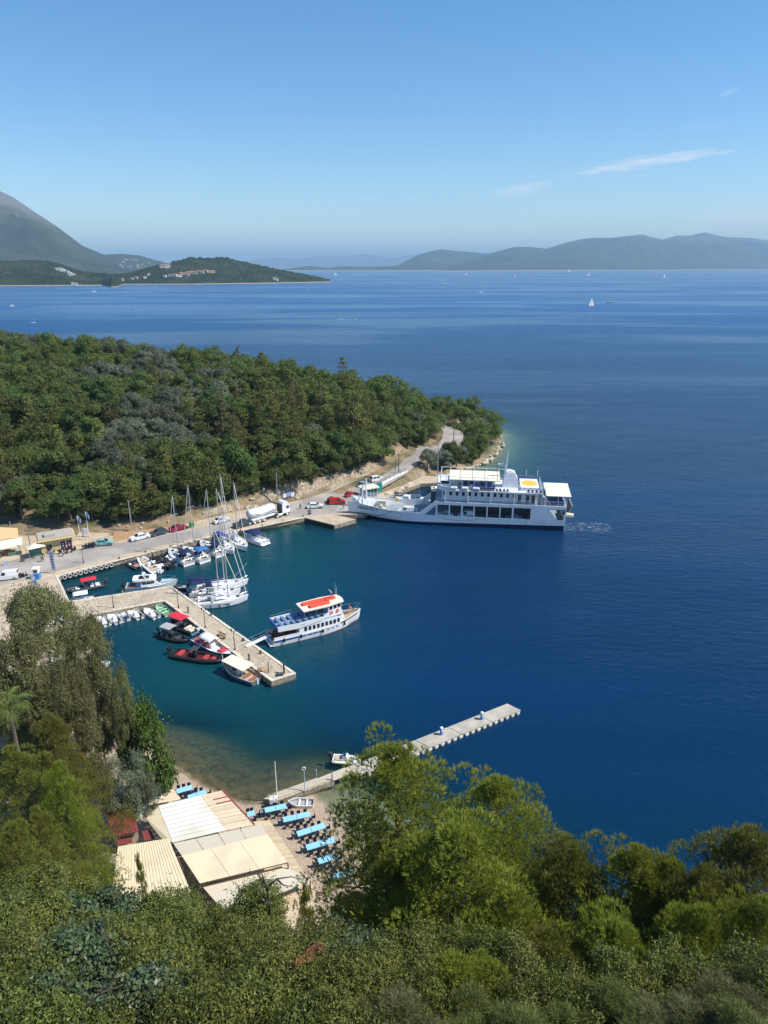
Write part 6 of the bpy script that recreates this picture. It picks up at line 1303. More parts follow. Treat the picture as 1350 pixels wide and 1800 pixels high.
# cabin on promenade deck
cab = M(); cab.box(18.6, 41.2, -4.1, 4.1, 6.2, 8.95); cab.build('saloon', mat('ferry_cabin', (.60, .63, .66), .5, var=.05), fy)
for i in range(12): x = 19.0+i*1.52; M().box(x, x+.62, -4.14, -4.105, 7.5, 8.45).build('window', glass, fy)
for x in (37.0, 38.9, 40.2): M().box(x, x+.75, -4.14, -4.105, 6.3, 8.3).build('door', mat('door_brown', (.10, .05, .03), .6), fy)
for i in range(8): x = 20+i*2.5; M().box(x, x+1, 4.105, 4.14, 7.4, 8.4).build('window', glass, fy)
def rail(pts, h=1.0, step=1.6, n_bars=2, r=.035, posts=True):
    pts = [Vector(p) for p in pts]
    for k in range(n_bars): M().path([p+Vector((0, 0, h*(k+1)/n_bars)) for p in pts], r, 4).build('hand_rail', fw, fy)
    if posts:
        for a, b in zip(pts, pts[1:]):
            n = max(1, int((b-a).length/step))
            for i in range(n+1): p = a.lerp(b, i/n); M().tube(p, p+Vector((0, 0, h)), r, n=4).build('rail_post', fw, fy)
for s in (-1, 1): rail([(17.8, s*5.4, 6.2), (41.4, s*5.4, 6.2)], 1.0, 1.9); rail([(43.0, s*5.35, 6.2), (FL, s*5.3, 6.2)], 1.05, 1.2)
rail([(FL-.05, -5.3, 6.2), (FL-.05, 5.3, 6.2)], 1.05, 1.5)
for s in (-1, 1):
    for x in (19.5, 25, 30.5, 36, 41.3): M().tube((x, s*5.4, 6.2), (x, s*5.4, 8.95), .08, n=6).build('deck_post', fw, fy)
# boat deck
M().prism([(17.4, -3.4), (18.4, -4.9), (20, -5.15), (42.2, -5.15), (42.2, 5.15), (20, 5.15), (18.4, 4.9), (17.4, 3.4)], 8.955, 9.15).build('boat_deck', fw, fy)
for i in range(6):
    a0 = -1.0+i*.4; 
M().loft([[(17.4, -3.4, 9.15), (17.5, -3.4, 9.15), (17.5, -3.4, 10.1), (17.35, -3.4, 10.1)], [(17.4, 3.4, 9.15), (17.5, 3.4, 9.15), (17.5, 3.4, 10.1), (17.35, 3.4, 10.1)]]).build('front_bulwark', fw, fy)
for s in (-1, 1):
    M().loft([[(17.4, s*3.4, 9.15), (17.5, s*3.3, 9.15), (17.5, s*3.3, 10.1), (17.35, s*3.4, 10.1)], [(18.4, s*4.9, 9.15), (18.5, s*4.8, 9.15), (18.5, s*4.8, 10.1), (18.35, s*4.95, 10.1)], [(20.4, s*5.1, 9.15), (20.4, s*5.0, 9.15), (20.4, s*5.0, 9.9), (20.4, s*5.15, 9.9)]]).build('side_bulwark', fw, fy)
    rail([(20.4, s*5.05, 9.15), (42.1, s*5.05, 9.15)], 1.05, 2.2, 2); rail([(18.0, s*3.9, 11.9), (20.2, s*4.6, 11.9), (31.6, s*4.6, 11.9)], .5, 2.6, 1)
M().bbox((19.4, -1.4, 10.2), (2.6, 4.4, 2.0), .12).build('wheelhouse', fw, fy)
for y in (-3.0, -1.9, -.8, .3): M().box(18.05, 18.08, y, y+.9, 10.2, 10.95).build('window', glass, fy)
M().box(18.4, 20.4, -3.63, -3.605, 10.2, 10.95).build('window', glass, fy)
M().box(20.3, 32.6, -4.5, 4.0, 11.55, 11.66).build('awning', fcream, fy); M().sheet([(20.3, -4.52, 11.2), (32.6, -4.52, 11.2), (32.6, -4.50, 11.6), (20.3, -4.50, 11.6)], .02).build('awning_valance', fcream, fy) if False else None
for x in (18.2, 20.4, 23.4, 26.4, 29.4, 32.4):
    for s in (-4.4, 3.9): M().tube((x, s, 9.15), (x, s, 12.3), .06, n=5).build('awning_post', fw, fy)
for x in (18.2, 20.4, 23.4, 26.4, 29.4, 32.4): M().tube((x, -4.4, 12.3), (x, 3.9, 12.3), .05, n=5).build('frame_bar', fw, fy)
M().path([(18.2, -4.4, 12.3), (34.5, -4.4, 12.3)], .05, 5).build('frame_bar', fw, fy); M().path([(17.9, 3.9, 12.3), (34.5, 3.9, 12.3)], .05, 5).build('frame_bar', fw, fy)
for i, x in enumerate((21.5, 24.2, 26.9)):
    r_ = M().bbox((x, -4.9, 9.75), (1.7, .9, .42), .35).build('life_raft', white_gel, fy)
for i in range(7):
    for y in (-2.6, .2, 2.6): M().bbox((23.0+i*1.35, y, 9.55), (.9, 1.7, .75), .12).build('seat', fblue if (i+int(y)) % 3 else white_paint, fy)
for i in range(2): M().box(26.2+i*3.2, 27.6+i*3.2, -3.6, -3.5, 9.2, 10.9).build('blue_screen', fblue, fy)
for i in range(14): 
    if i < 9: M().bbox((27.6+i*.85, -4.55, 9.45), (.45, .5, .6), .2).build('deck_chair', mat('chair_dark', (.05, .06, .10), .6), fy)
    else: M().bbox((30.8+i*.95, -4.5, 9.45), (.5, .5, .6), .2).build('deck_chair', mat('chair_dark', (.05, .06, .10), .6), fy)
# funnel and mast
M().loft([[(33.2, -1.3, 9.15), (37.2, -1.3, 9.15), (37.2, 1.3, 9.15), (33.2, 1.3, 9.15)], [(33.5, -1.2, 11.2), (36.9, -1.2, 11.2), (36.9, 1.2, 11.2), (33.5, 1.2, 11.2)], [(33.8, -1.0, 12.6), (36.0, -1.0, 12.9), (36.0, 1.0, 12.9), (33.8, 1.0, 12.6)], [(34.0, -.7, 13.2), (35.0, -.7, 13.3), (35.0, .7, 13.3), (34.0, .7, 13.2)]]).build('funnel', fw, fy)
mt = M().loft([[(33.2, -.45, 9.2), (34.2, -.45, 9.2), (34.2, .45, 9.2), (33.2, .45, 9.2)], [(33.7, -.28, 14), (34.2, -.28, 14), (34.2, .28, 14), (33.7, .28, 14)], [(34.1, -.12, 17.3), (34.35, -.12, 17.3), (34.35, .12, 17.3), (34.1, .12, 17.3)]]).build('mast', fw, fy)
M().tube((34.2, 0, 17.3), (34.2, 0, 18.6), .05, n=5).build('mast_pole', fw, mt); M().cbox((33.3, 0, 14.4), (1.6, .2, .16)).build('radar_arm', fw, mt); M().cbox((32.6, 0, 14.75), (1.5, .25, .16), rz=.5).build('radar_scanner', white_paint, mt); M().cbox((34.2, 0, 15.9), (.12, 1.6, .1)).build('crosstree', fw, mt); M().cbox((34.2, 0, 12.9), (.5, 2.0, .12)).build('platform', fw, mt)
# aft boat deck with painted disc and seats
M().box(37.6, 42.0, -3.2, 4.4, 9.152, 9.9).build('raised_hatch', fw, fy)
M().loft([[(39.8+2.0*math.cos(a), .6+2.3*math.sin(a), 9.905) for a in [2*pi*i/28 for i in range(28)]], [(39.8+2.0*math.cos(a), .6+2.3*math.sin(a), 9.93) for a in [2*pi*i/28 for i in range(28)]]]).build('yellow_disc', yellow, fy)
lettering('H', .9, mat('disc_orange', (.75, .35, .04), .5), fy, (39.8, .6, 9.932), (0, 0, -pi/2+.1), 'disc_mark')
for i in range(9): M().bbox((37.2+i*.58, 4.75, 9.6), (.5, .45, .85), .1).build('seat', fblue, fy)
M().box(36.6, 42.2, 5.0, 5.12, 9.2, 10.6).build('back_screen', mat('screen_grey', (.22, .25, .27), .6), fy)
for x in (36.4, 39.3, 42.1): M().tube((x, 5.05, 9.15), (x, 5.05, 12.0), .06, n=5).build('awning_post', fw, fy)
# stair, after deck with its awning
for k in range(9): M().cbox((42.5+k*.28, -4.3, 8.8-k*.3), (.3, 1.0, .06)).build('stair_tread', fw, fy)
for k in range(7): M().tube((42.3, -4.9+k*.0, 9.3), (42.3, 4.9, 9.3), .04, n=4) if False else None
for x in (42.6, 43.3): M().path([(x, -5.1, 6.2), (x, -5.1, 11.5)], .07, 5).build('deck_post', fw, fy)
for z in (9.6, 10.1, 10.6, 11.1): M().path([(42.6, -5.1, z-.6), (42.6, 5.0, z-.6)], .035, 4).build('ladder_bar', fw, fy)
M().sheet([(43.6, -5.1, 8.65), (49.3, -5.1, 8.65), (49.6, 4.8, 8.95), (43.6, 4.8, 8.95)], .08).build('awning', fcream, fy); M().sheet([(49.3, -5.1, 8.2), (49.35, -5.1, 8.65), (49.6, 4.8, 8.9), (49.55, 4.8, 8.5)], .03).build('awning_valance', fcream, fy)
for x in (43.7, 46.4, 48.3):
    for s in (-5.0, 4.7): M().tube((x, s, 6.2), (x, s, 8.7), .06, n=5).build('awning_post', fw, fy)
for i in range(4):
    for y in (-3.5, -.5, 2.5): M().bbox((44.2+i*1.15, y, 6.6), (.6, 1.8, .8), .1).build('seat', fblue, fy)
ra = M().tube((FL+.2, -3.6, 3.6), (FL+2.0, -3.6, 3.4), .55, n=10).build('rescue_capsule', mat('capsule_cream', (.70, .60, .45), .5), fy); M().tube((FL-.3, -4.8, 3.5), (FL-.1, -4.8, 3.5), .45, n=10).build('rope_drum', white_paint, fy)
M().loft([[(FL+.03, -3, 1.4), (FL+.2, -3, 1.4), (FL+.2, 3, 1.4), (FL+.03, 3, 1.4)], [(FL+1.6, -3, 5.6), (FL+1.8, -3, 5.6), (FL+1.8, 3, 5.6), (FL+1.6, 3, 5.6)]]).build('stern_ramp', fdeck, fy)
# mooring and fender ropes draped on the side
for pts in ([(7.5, -5.3, 3.5), (4.5, -4.75, 2.0), (2.0, -4.0, 1.1)], [(17.8, -5.56, 2.6), (20, -5.6, 1.75), (23, -5.58, 1.6), (26.5, -5.57, 1.8), (28.3, -5.56, 2.5)]): M().path(pts, .06, 5).build('side_rope', mat('rope_dark', (.12, .13, .15), .9), fy)
# vehicles on the car deck
def on_ferry(x, y): return fy.matrix_basis @ Vector((x, y, 1.56))
bpy.context.view_layer.update()
for x, y, k, p_, lb, c in [(9.8, -2.2, 'van', cw, 'white van standing on the open forward deck of the ferry', 'van'), (19.5, -3.4, 'hatch', cw, 'pale car seen through the ferry side opening nearest the bow', 'car'), (24.8, -3.2, 'van', cw, 'white van seen through the third ferry side opening', 'van'), (31.0, -3.4, 'hatch', cd, 'dark car seen through the middle ferry side openings', 'car'), (36.4, -3.3, 'sedan', mat('car_silver', (.35, .36, .38), .3), 'silver car seen through the aft ferry side openings', 'car')]:
    t_ = car(0, 0, 0, fy.rotation_euler.z+pi, k, p_, lb, c, 4.2, 1.75, 1.9 if k == 'van' else 1.5, loc=on_ferry(x, y), name='parked_van' if k == 'van' else 'parked_car'); t_['group'] = 'vehicles on the ferry'
# propeller wash astern
wash = M(); rg = []
for i in range(20):
    u = i/19; rg.append([(FL+.5+u*11, -4.6-1.2*u+.4*math.sin(i*1.7), .02), (FL+.5+u*11, -3.6-.2*u, .03), (FL+.5+u*11, -1.5+1.2*u, .02), (FL+.5+u*11, .6+.9*u+.5*math.sin(i*2.3), .02)])
wash.loft(rg, caps=False, closed=False)
wm2, t, out = nodes('wash'); ge = t.nodes.new('ShaderNodeNewGeometry'); a_ = t.nodes.new('ShaderNodeBsdfDiffuse'); a_.inputs[0].default_value = (.75, .82, .85, 1); b_ = t.nodes.new('ShaderNodeBsdfTransparent'); ms = t.nodes.new('ShaderNodeMixShader')
mp = t.nodes.new('ShaderNodeMapping'); mp.inputs['Rotation'].default_value = (0, 0, R(7)); mp.inputs['Scale'].default_value = (.5, 1.6, 1); t.links.new(ge.outputs['Position'], mp.inputs[0])
t.links.new(math_(t, 'MULTIPLY', ramp01(t, noise(t, mp.outputs[0], 1.1, 6, .75, 1.5), .54, .66), .6), ms.inputs[0]); t.links.new(b_.outputs[0], ms.inputs[1]); t.links.new(a_.outputs[0], ms.inputs[2]); t.links.new(ms.outputs[0], out.inputs[0])
wo2 = wash.build('wash', wm2, None); wo2.matrix_basis = fy.matrix_basis.copy(); wo2['kind'] = 'stuff'; wo2['label'] = 'white propeller wash behind the ferry stern'

# ------------------------------------------------------------------ people
def person(loc, rz, pose, shirt, legs, label, h=1.72, hair=dark_hair):
    root = thing('person', label, 'person', loc, rz)
    k = h/1.72; walk = pose == 'walk'; sit = pose == 'sit'
    hz = .92 if not sit else .48
    V = [(0, 0, hz), (0, 0, hz+.25), (0, 0, hz+.50), (0, 0, hz+.60), (.02, 0, hz+.74)]; Rr = [.14, .13, .16, .06, .10]; E_ = [(0, 1), (1, 2), (2, 3), (3, 4)]
    def chain(pts, start):
        prev = start
        for p_, r_ in pts: V.append(p_); Rr.append(r_); E_.append((prev, len(V)-1)); prev = len(V)-1
    for s in (-1, 1):
        f = .22*s if walk else 0
        if sit: chain([((.10, s*.11, hz), .095), ((.45, s*.12, hz+.02), .065), ((.47, s*.12, .08), .045), ((.58, s*.12, .04), .04)], 0)
        else: chain([((.0, s*.10, hz-.08), .095), ((f*.7+.02, s*.11, .48), .065), ((f*1.1-.04, s*.11, .09), .042), ((f*1.1+.10, s*.12, .045), .04)], 0)
        chain([((0, s*.19, hz+.48), .06), ((-.04-f*.5, s*.24, hz+.22), .042), ((.08-f*.9, s*.24, hz-.0), .035), ((.10-f, s*.235, hz-.10), .035)], 2)
    me = bpy.data.meshes.new('body'); me.from_pydata([(x*k, y*k, z*k) for x, y, z in V], E_, []); o = bpy.data.objects.new('body', me); COL.objects.link(o); o.parent = root
    o.modifiers.new('skin', 'SKIN'); 
    for i, d_ in enumerate(me.skin_vertices[0].data): d_.radius = (Rr[i]*k, Rr[i]*k); d_.use_root = (i == 0)
    sb_ = o.modifiers.new('sub', 'SUBSURF'); sb_.levels = 1; sb_.render_levels = 1
    me.materials.append(skin)
    M().loft([[(q*math.cos(a)*k, w_*math.sin(a)*k, z*k) for a in [2*pi*i/10 for i in range(10)]] for z, q, w_ in [(hz-.04, .15, .19), (hz+.2, .14, .17), (hz+.42, .16, .22), (hz+.54, .10, .12)]]).build('shirt', shirt, root, smooth=True)
    for s in (-1, 1):
        f = .22*s if walk else 0
        if sit: M().path([(.0, s*.10*k, hz), (.45*k, s*.12*k, hz+.02), (.47*k, s*.12*k, .2)], [.12, .10, .08], 8).build('trouser_leg', legs, root)
        else: M().path([(0, s*.10*k, (hz)*k), ((f*.7+.02)*k, s*.11*k, .48*k), ((f*1.05-.03)*k, s*.11*k, .16*k)], [.125*k, .095*k, .075*k], 8).build('trouser_leg', legs, root)
    M().ball((-.005, 0, (hz+.79)*k), (.115*k, .105*k, .10*k), 10, 6).build('hair', hair, root, smooth=2)
    return root
sh = lambda n, c: mat('cloth_'+n, c, .85, var=.15, scale=8)
person(G(528, 895, QZ), 2.6, 'walk', sh('dark', (.04, .05, .05)), sh('green_dark', (.05, .06, .05)), 'person in dark clothes walking on the landing left of the white hatchback')
person(G(604, 896, QZ), .2, 'stand', sh('black', (.03, .03, .03)), sh('cream', (.5, .45, .35)), 'person in a black top standing at the foot of the ferry ramp')
person(fy.matrix_basis @ Vector((30.5, -4.5, 9.15)), 1.2, 'stand', sh('blue', (.05, .12, .35)), sh('dark', (.04, .05, .05)), 'person in a blue top standing at the ferry boat deck rail')
eb_ = [o for o in COL.objects if o.name.startswith('excursion_boat')][0]
person(eb_.matrix_basis @ Vector((15.2, .3, 2.05)), .6, 'sit', sh('bare', (.45, .22, .14)), sh('salmon', (.5, .18, .12)), 'suntanned person in salmon shorts sitting on the bow of the excursion boat')
person(eb_.matrix_basis @ Vector((.5, .5, .80)), 2.6, 'stand', sh('pale', (.6, .62, .66)), sh('navy', (.04, .05, .12)), 'crew person in a pale shirt on the stern of the excursion boat')
person(eb_.matrix_basis @ Vector((1.5, -.9, .80)), 1.6, 'stand', sh('dark', (.04, .05, .05)), sh('navy', (.04, .05, .12)), 'person in dark clothes in the stern cockpit of the excursion boat')
person(G(75, 987, QZ+.1), 3.0, 'walk', sh('dark', (.04, .05, .05)), sh('dark', (.04, .05, .05)), 'person in dark clothes by the road in front of the square awning')
person(G(111, 978, QZ), .5, 'stand', sh('white', (.65, .65, .63)), sh('dark', (.04, .05, .05)), 'person in a white shirt standing among the scooters')
# ================================================================== beach restaurant
RZ = 4.4
bam = mat('reed_thatch', (.70, .58, .40), .85, var=.18, scale=3, rnd=.12); pb_ = mat('cream_sheet', (.72, .62, .42), .6, var=.06, scale=.8, col2=(.62, .52, .36), c2scale=.35, c2amt=-.2); wh_ = mat('white_sheet', (.74, .73, .66), .55, var=.05, scale=.6, col2=(.66, .61, .48), c2scale=.3, c2amt=-.1)
red_tile = mat('red_sheet', (.27, .050, .050), .5, var=.12, scale=1.5, col2=(.20, .05, .045), c2scale=.8); brown = mat('brown_beam', (.10, .06, .04), .7); redb = mat('red_beam', (.40, .08, .06), .6)
def strips(name, q, n, m, parent, z_w=.9, th=.05, rib_h=0.0, along=True, jit=0.0, gap=None):
    """n strips laid side by side across quad q (a,b,c,d): strip long axis a->b, stacked a->d"""
    a, b, c, d = q
    for i in range(n):
        t0 = (i+.5-z_w/2)/n; t1 = (i+.5+z_w/2)/n; dz = Vector((0, 0, random.uniform(-jit, jit)))
        e0 = random.uniform(-.02, .02) if jit else 0
        M().sheet([a.lerp(d, t0)+dz+(b-a)*e0, b.lerp(c, t0)+dz+(b-a)*e0, b.lerp(c, t1)+dz+(b-a)*e0, a.lerp(d, t1)+dz+(b-a)*e0], th).build(name, m, parent)
def corrug(name, q, n, m, parent, h=.07):
    a, b, c, d = q; nn = (b-a).cross(d-a).normalized(); 
    if nn.z < 0: nn = -nn
    rg = []
    for i in range(n*4+1):
        t = i/(n*4); k = [0, h, h, 0][i % 4]; rg.append([a.lerp(b, t)+nn*k, d.lerp(c, t)+nn*k])
    m_ = M(); m_.loft(rg, caps=False, closed=False); return m_.build(name, m, parent)
def legs4(parent, pts, m=brown, r=.07, z0=1.2):
    for p in pts: M().tube((p.x, p.y, z0-parent.location.z), (p.x, p.y, p.z-.05), r, n=6).build('post', m, parent)
# white roof + reed extension (one pergola)
A = G(278, 1416, RZ); B = G(391, 1389, RZ); C = G(447, 1449, RZ); D = G(304, 1481, RZ); E_ = G(352, 1398, RZ); F_ = G(398, 1459, RZ)
pg = thing('pergola_roof', 'large pergola roof, white sheets on the left turning to slatted reed on the right', 'roof')
n = 9
for i in range(n):
    t0, t1 = i/n+.004, (i+1)/n-.004
    M().sheet([D.lerp(A, t0), F_.lerp(E_, t0)-Vector((0, 0, .0)), F_.lerp(E_, t1), D.lerp(A, t1)], .05).build('roof_sheet', wh_, pg)
strips('reed_mat', [F_, C, B, E_], 30, bam, pg, .86, .05, jit=.03)
for t_ in (.08, .5, .92):
    p, q = F_.lerp(C, t_), E_.lerp(B, t_); M().path([p-Vector((0, 0, .14)), q-Vector((0, 0, .14))], .06, 4).build('beam', redb, pg)
M().path([C+Vector((0, 0, .04)), B+Vector((0, 0, .04))], .07, 4).build('edge_beam', redb, pg)
for u in (.80, .68): M().path([(F_.lerp(E_, u)).lerp(C.lerp(B, u), .35)+Vector((0, 0, .06)), C.lerp(B, u)+Vector((0, 0, .06))], .07, 4).build('red_rail', redb, pg)
legs4(pg, [A, B, C, D, F_.lerp(C, .5)])
L0 = G(249, 1430, RZ-.35); L1 = G(284, 1474, RZ-.35)
M().sheet([D-Vector((.05, 0, .02)), A-Vector((.05, 0, .02)), L0, L1], .05).build('side_flap', pb_, pg)
# cream awning
a0 = G(304, 1482.5, RZ-.15); a1 = G(460, 1449, RZ-.15); a2 = G(506, 1517, RZ-.5); a3 = G(352, 1554, RZ-.5); m0 = G(319, 1504, RZ+.1); m1 = G(470, 1466, RZ+.1)
aw = thing('awning_roof', 'broad cream sheet roof with a ridge, in front of the white pergola roof', 'roof')
for i in range(4):
    t0, t1 = i/4+.003, (i+1)/4-.003
    M().sheet([m0.lerp(m1, t0), m0.lerp(m1, t1), a0.lerp(a1, t1), a0.lerp(a1, t0)], .05).build('roof_sheet', mat('grey_cream_sheet', (.62, .56, .43), .6, var=.06), aw)
for i in range(3):
    t0, t1 = i/3+.002, (i+1)/3-.002
    M().sheet([a3.lerp(a2, t0), a3.lerp(a2, t1), m0.lerp(m1, t1)-Vector((0, 0, .01)), m0.lerp(m1, t0)-Vector((0, 0, .01))], .05).build('roof_sheet', pb_, aw)
M().path([a3+Vector((0, 0, .03)), a2+Vector((0, 0, .03))], .05, 5).build('edge_pipe', brown, aw); legs4(aw, [a3, a2, a1])
b0 = G(355, 1558, 3.2); b1 = G(500, 1521, 3.2); b2 = G(545, 1548, 3.0); b3 = G(400, 1610, 3.0)
lo = thing('awning_roof', 'lower pale sheet roof below the broad cream one, partly behind the shrubs', 'roof')
for i in range(3): M().sheet([b3.lerp(b2, i/3+.003), b3.lerp(b2, (i+1)/3-.003), b0.lerp(b1, (i+1)/3-.003), b0.lerp(b1, i/3+.003)], .05).build('roof_sheet', mat('grey_cream_sheet', (.62, .56, .43), .6, var=.06), lo)
legs4(lo, [b0, b1, b2, b3])
# cream corrugated roof
c0 = G(208, 1488, RZ); c1 = G(296, 1473.5, RZ); c2 = G(336, 1568, RZ-.6); c3 = G(190, 1610, RZ-.6)
cr_ = thing('corrugated_roof', 'cream corrugated metal roof left of the broad cream one', 'roof'); 
NS = 22
for i in range(NS):
    t0, t1 = i/NS+.001, (i+1)/NS-.001; q = [c0.lerp(c1, t0), c0.lerp(c1, t1), c3.lerp(c2, t1), c3.lerp(c2, t0)]
    M().sheet([q[3], q[2], q[1], q[0]], .04).build('roof_panel', pb_, cr_)
    e0, e1 = q[0]+Vector((0, 0, .035)), q[3]+Vector((0, 0, .035)); M().path([e0, e1], .02, 4).build('standing_seam', pb_, cr_)
w_ = M(); w_.sheet([c3-Vector((0, 0, 2.2)), c2-Vector((0, 0, 2.2)), c2-Vector((0, 0, .1)), c3-Vector((0, 0, .1))], .1); w_.build('wall', conc_m, cr_); legs4(cr_, [c0, c1, c2])
# red roofs
def red_roof(q, n, label):
    t_ = thing('red_roof', label, 'roof', (0, 0, 0), 0, 'red roofed huts'); a, b, c, d = q
    for i in range(n):
        t0, t1 = i/n+.002, (i+1)/n-.002; M().sheet([d.lerp(c, t0), d.lerp(c, t1), a.lerp(b, t1), a.lerp(b, t0)], .04).build('roof_panel', red_tile, t_)
        M().path([a.lerp(b, t0)+Vector((0, 0, .03)), d.lerp(c, t0)+Vector((0, 0, .03))], .03, 4).build('standing_seam', red_tile, t_)
    return t_
r1 = red_roof([G(178, 1409, 4.7), G(231, 1412, 4.7), G(244, 1462, 3.9), G(200, 1470, 3.9)], 10, 'dark red ribbed metal roof between the trees and the pergola')
ctr = sum((Vector(p) for p in [G(185, 1415, 1), G(228, 1418, 1), G(240, 1455, 1), G(205, 1462, 1)]), Vector())/4
w_ = M(); rr4 = [G(182, 1412, 4.5), G(229, 1415, 4.5), G(242, 1459, 3.75), G(203, 1467, 3.75)]
w_.prism([(p.x, p.y) for p in rr4], 1.2, 3.7); w_.build('wall', mat('hut_wall', (.55, .45, .32), .8), r1)
M().path([G(178, 1409, 4.74), G(231, 1412, 4.74)], .08, 5).build('ridge_cap', red_tile, r1)
r2 = red_roof([G(135, 1448, 3.9), G(170, 1440, 3.9), G(178, 1473, 3.4), G(140, 1488, 3.4)], 7, 'lower red ribbed roof seen through the pine at the left'); legs4(r2, [G(137, 1452, 3.7), G(176, 1472, 3.3)])
r3 = red_roof([G(250, 1461, 3.4), G(264, 1458, 3.4), G(272, 1474, 3.1), G(254, 1478, 3.1)], 3, 'tiny strip of red roof between the cream roofs'); legs4(r3, [G(252, 1463, 3.3)])
r4 = red_roof([G(206, 1471, 3.2), G(232, 1467, 3.2), G(233, 1481, 3.0), G(208, 1485, 3.0)], 5, 'narrow red lean to roof under the larger red roof'); legs4(r4, [G(208, 1473, 3.1)])
# reed roof (upper left) and boardwalk (right), each board a piece
e0 = G(262, 1415, 3.0); e1 = G(318, 1405, 3.0); e2 = G(283, 1352, 3.0); e3 = G(262, 1354, 3.0)
rr_ = thing('reed_roof', 'long tan reed roof running from the olive tree to the white pergola', 'roof'); strips('reed_mat', [e0, e1, e2, e3], 22, bam, rr_, .94, .06, jit=.015); legs4(rr_, [e0, e1, e2, e3])
BZ = 1.55
bw = thing('boardwalk', 'pale plank boardwalk between the cream roofs and the blue tables', 'boardwalk')
f0 = G(436, 1446, BZ); f1 = G(474, 1443, BZ); f2 = G(604, 1640, BZ); f3 = G(505, 1650, BZ)
strips('plank', [f0, f1, f2, f3], 52, mat('pale_plank', (.58, .46, .30), .8, var=.14, scale=3, rnd=.1), bw, .95, .08, jit=.012)
pv2 = thing('boardwalk', 'pale slab terrace under the left end of the pergola', 'terrace'); M().prism(pl([(232, 1400), (300, 1402), (330, 1500), (200, 1520), (130, 1480)], 1.4), 1.0, 1.5).build('slab', conc_m, pv2)
# stair and small clutter between the roofs
v = G(232, 1432, 3.0)
for i, (px, py) in enumerate([(240, 1418), (246, 1424), (250, 1430)]): v = G(px, py, 1.5); t_ = thing('crate', 'pale crate stacked on the terrace left of the white roof', 'crate', v, .3*i, 'crates on the terrace'); M().bbox((0, 0, .3), (.7, .5, .6), .1).build('body', white_paint if i != 1 else grey_paint, t_); M().bbox((0, 0, .62), (.74, .54, .06), .1).build('lid', white_paint, t_)
# tables and chairs
tb_m = mat('sky_blue_tabletop', (.30, .60, .80), .45, var=.05, rnd=.05); chm = mat('navy_chair', (.012, .02, .045), .6)
ch = M(); ch.bbox((0, 0, .45), (.40, .40, .05), .1); 
ch.bbox((-.19, 0, .68), (.05, .38, .40), .1)
for x in (-.18, .18):
    for y in (-.18, .18): ch.tube((x, y, 0), (x*.9, y*.9, .44), .025, n=4)
chair_me = None
def chair(x, y, rz, label, group):
    global chair_me
    z = max(HZ(x, y), .3)
    if chair_me is None: o = ch.build('chair', chm, None); chair_me = o.data
    else: o = bpy.data.objects.new('chair', chair_me); COL.objects.link(o)
    o.location = (x, y, z-.01); o.rotation_euler = (0, 0, rz+random.uniform(-.15, .15)); return tag(o, label, 'chair', group)
def table(pa_, pb2, label, n=None, hid=False, wd=.80):
    zt = .78; z0 = HZ(*g2((pa_[0]+pb2[0])/2, (pa_[1]+pb2[1])/2, 1.8)); a = G(*pa_, z0+zt); b = G(*pb2, z0+zt); d = b-a; L = d.length; rz = math.atan2(d.y, d.x); c = (a+b)/2
    t_ = thing('dining_table', label, 'table', (c.x, c.y, z0), rz, 'blue tables on the beach'); nt_ = max(1, round(L/1.3)); w = L/nt_
    for i in range(nt_):
        x = -L/2+w*(i+.5); M().bbox((x, 0, zt-.03), (w-.03, wd, .06), .06).build('tabletop', tb_m, t_)
    for i in range(nt_+1):
        for s in (-1, 1): M().tube((-L/2+.08+(L-.16)*i/nt_, s*(wd/2-.1), 0), (-L/2+.08+(L-.16)*i/nt_, s*(wd/2-.1), zt-.06), .035, n=4).build('leg', chm, t_)
    n = n or max(2, round(L/.72)); g = 'chairs round the blue beach tables'; cl = 'dark navy chair at '+label
    for i in range(n):
        x = -L/2+L*(i+.5)/n
        for s in (-1, 1):
            p = Vector((x+random.uniform(-.05, .05), s*(wd/2+.28+random.uniform(0, .12)), 0)); p.rotate(Euler((0, 0, rz))); chair(c.x+p.x, c.y+p.y, rz-s*pi/2+pi*0, cl, g)
    for s in (-1, 1):
        p = Vector((s*(L/2+.35), 0, 0)); p.rotate(Euler((0, 0, rz))); chair(c.x+p.x, c.y+p.y, rz+(0 if s < 0 else pi), cl, g)
table((310, 1391), (338, 1383), 'the blue table highest up the beach by the reed roof')
table((330, 1402), (362, 1391), 'the blue table just above the white pergola roof')
table((434, 1432), (448, 1428), 'the short blue table touching the corner of the reed pergola')
table((465, 1424), (503, 1416), 'the long blue table nearest the beached dinghy')
table((497, 1441), (545, 1430), 'the long blue table second from the jetty')
table((522, 1466), (571, 1450), 'the long blue table third from the jetty')
table((538, 1490), (588, 1475), 'the long blue table fourth from the jetty')
table((559, 1514), (592, 1503), 'the blue table fifth from the jetty')
table((586, 1542), (622, 1530), 'the blue table half hidden by the big pine')
table((583, 1612), (612, 1602), 'the blue table at the foot of the boardwalk')
table((640, 1600), (668, 1592), 'the blue table seen behind the trunk of the big pine')
table((676, 1618), (705, 1610), 'the blue table seen through the branches of the middle pine')
table((735, 1640), (765, 1632), 'the blue table lowest among the pines')
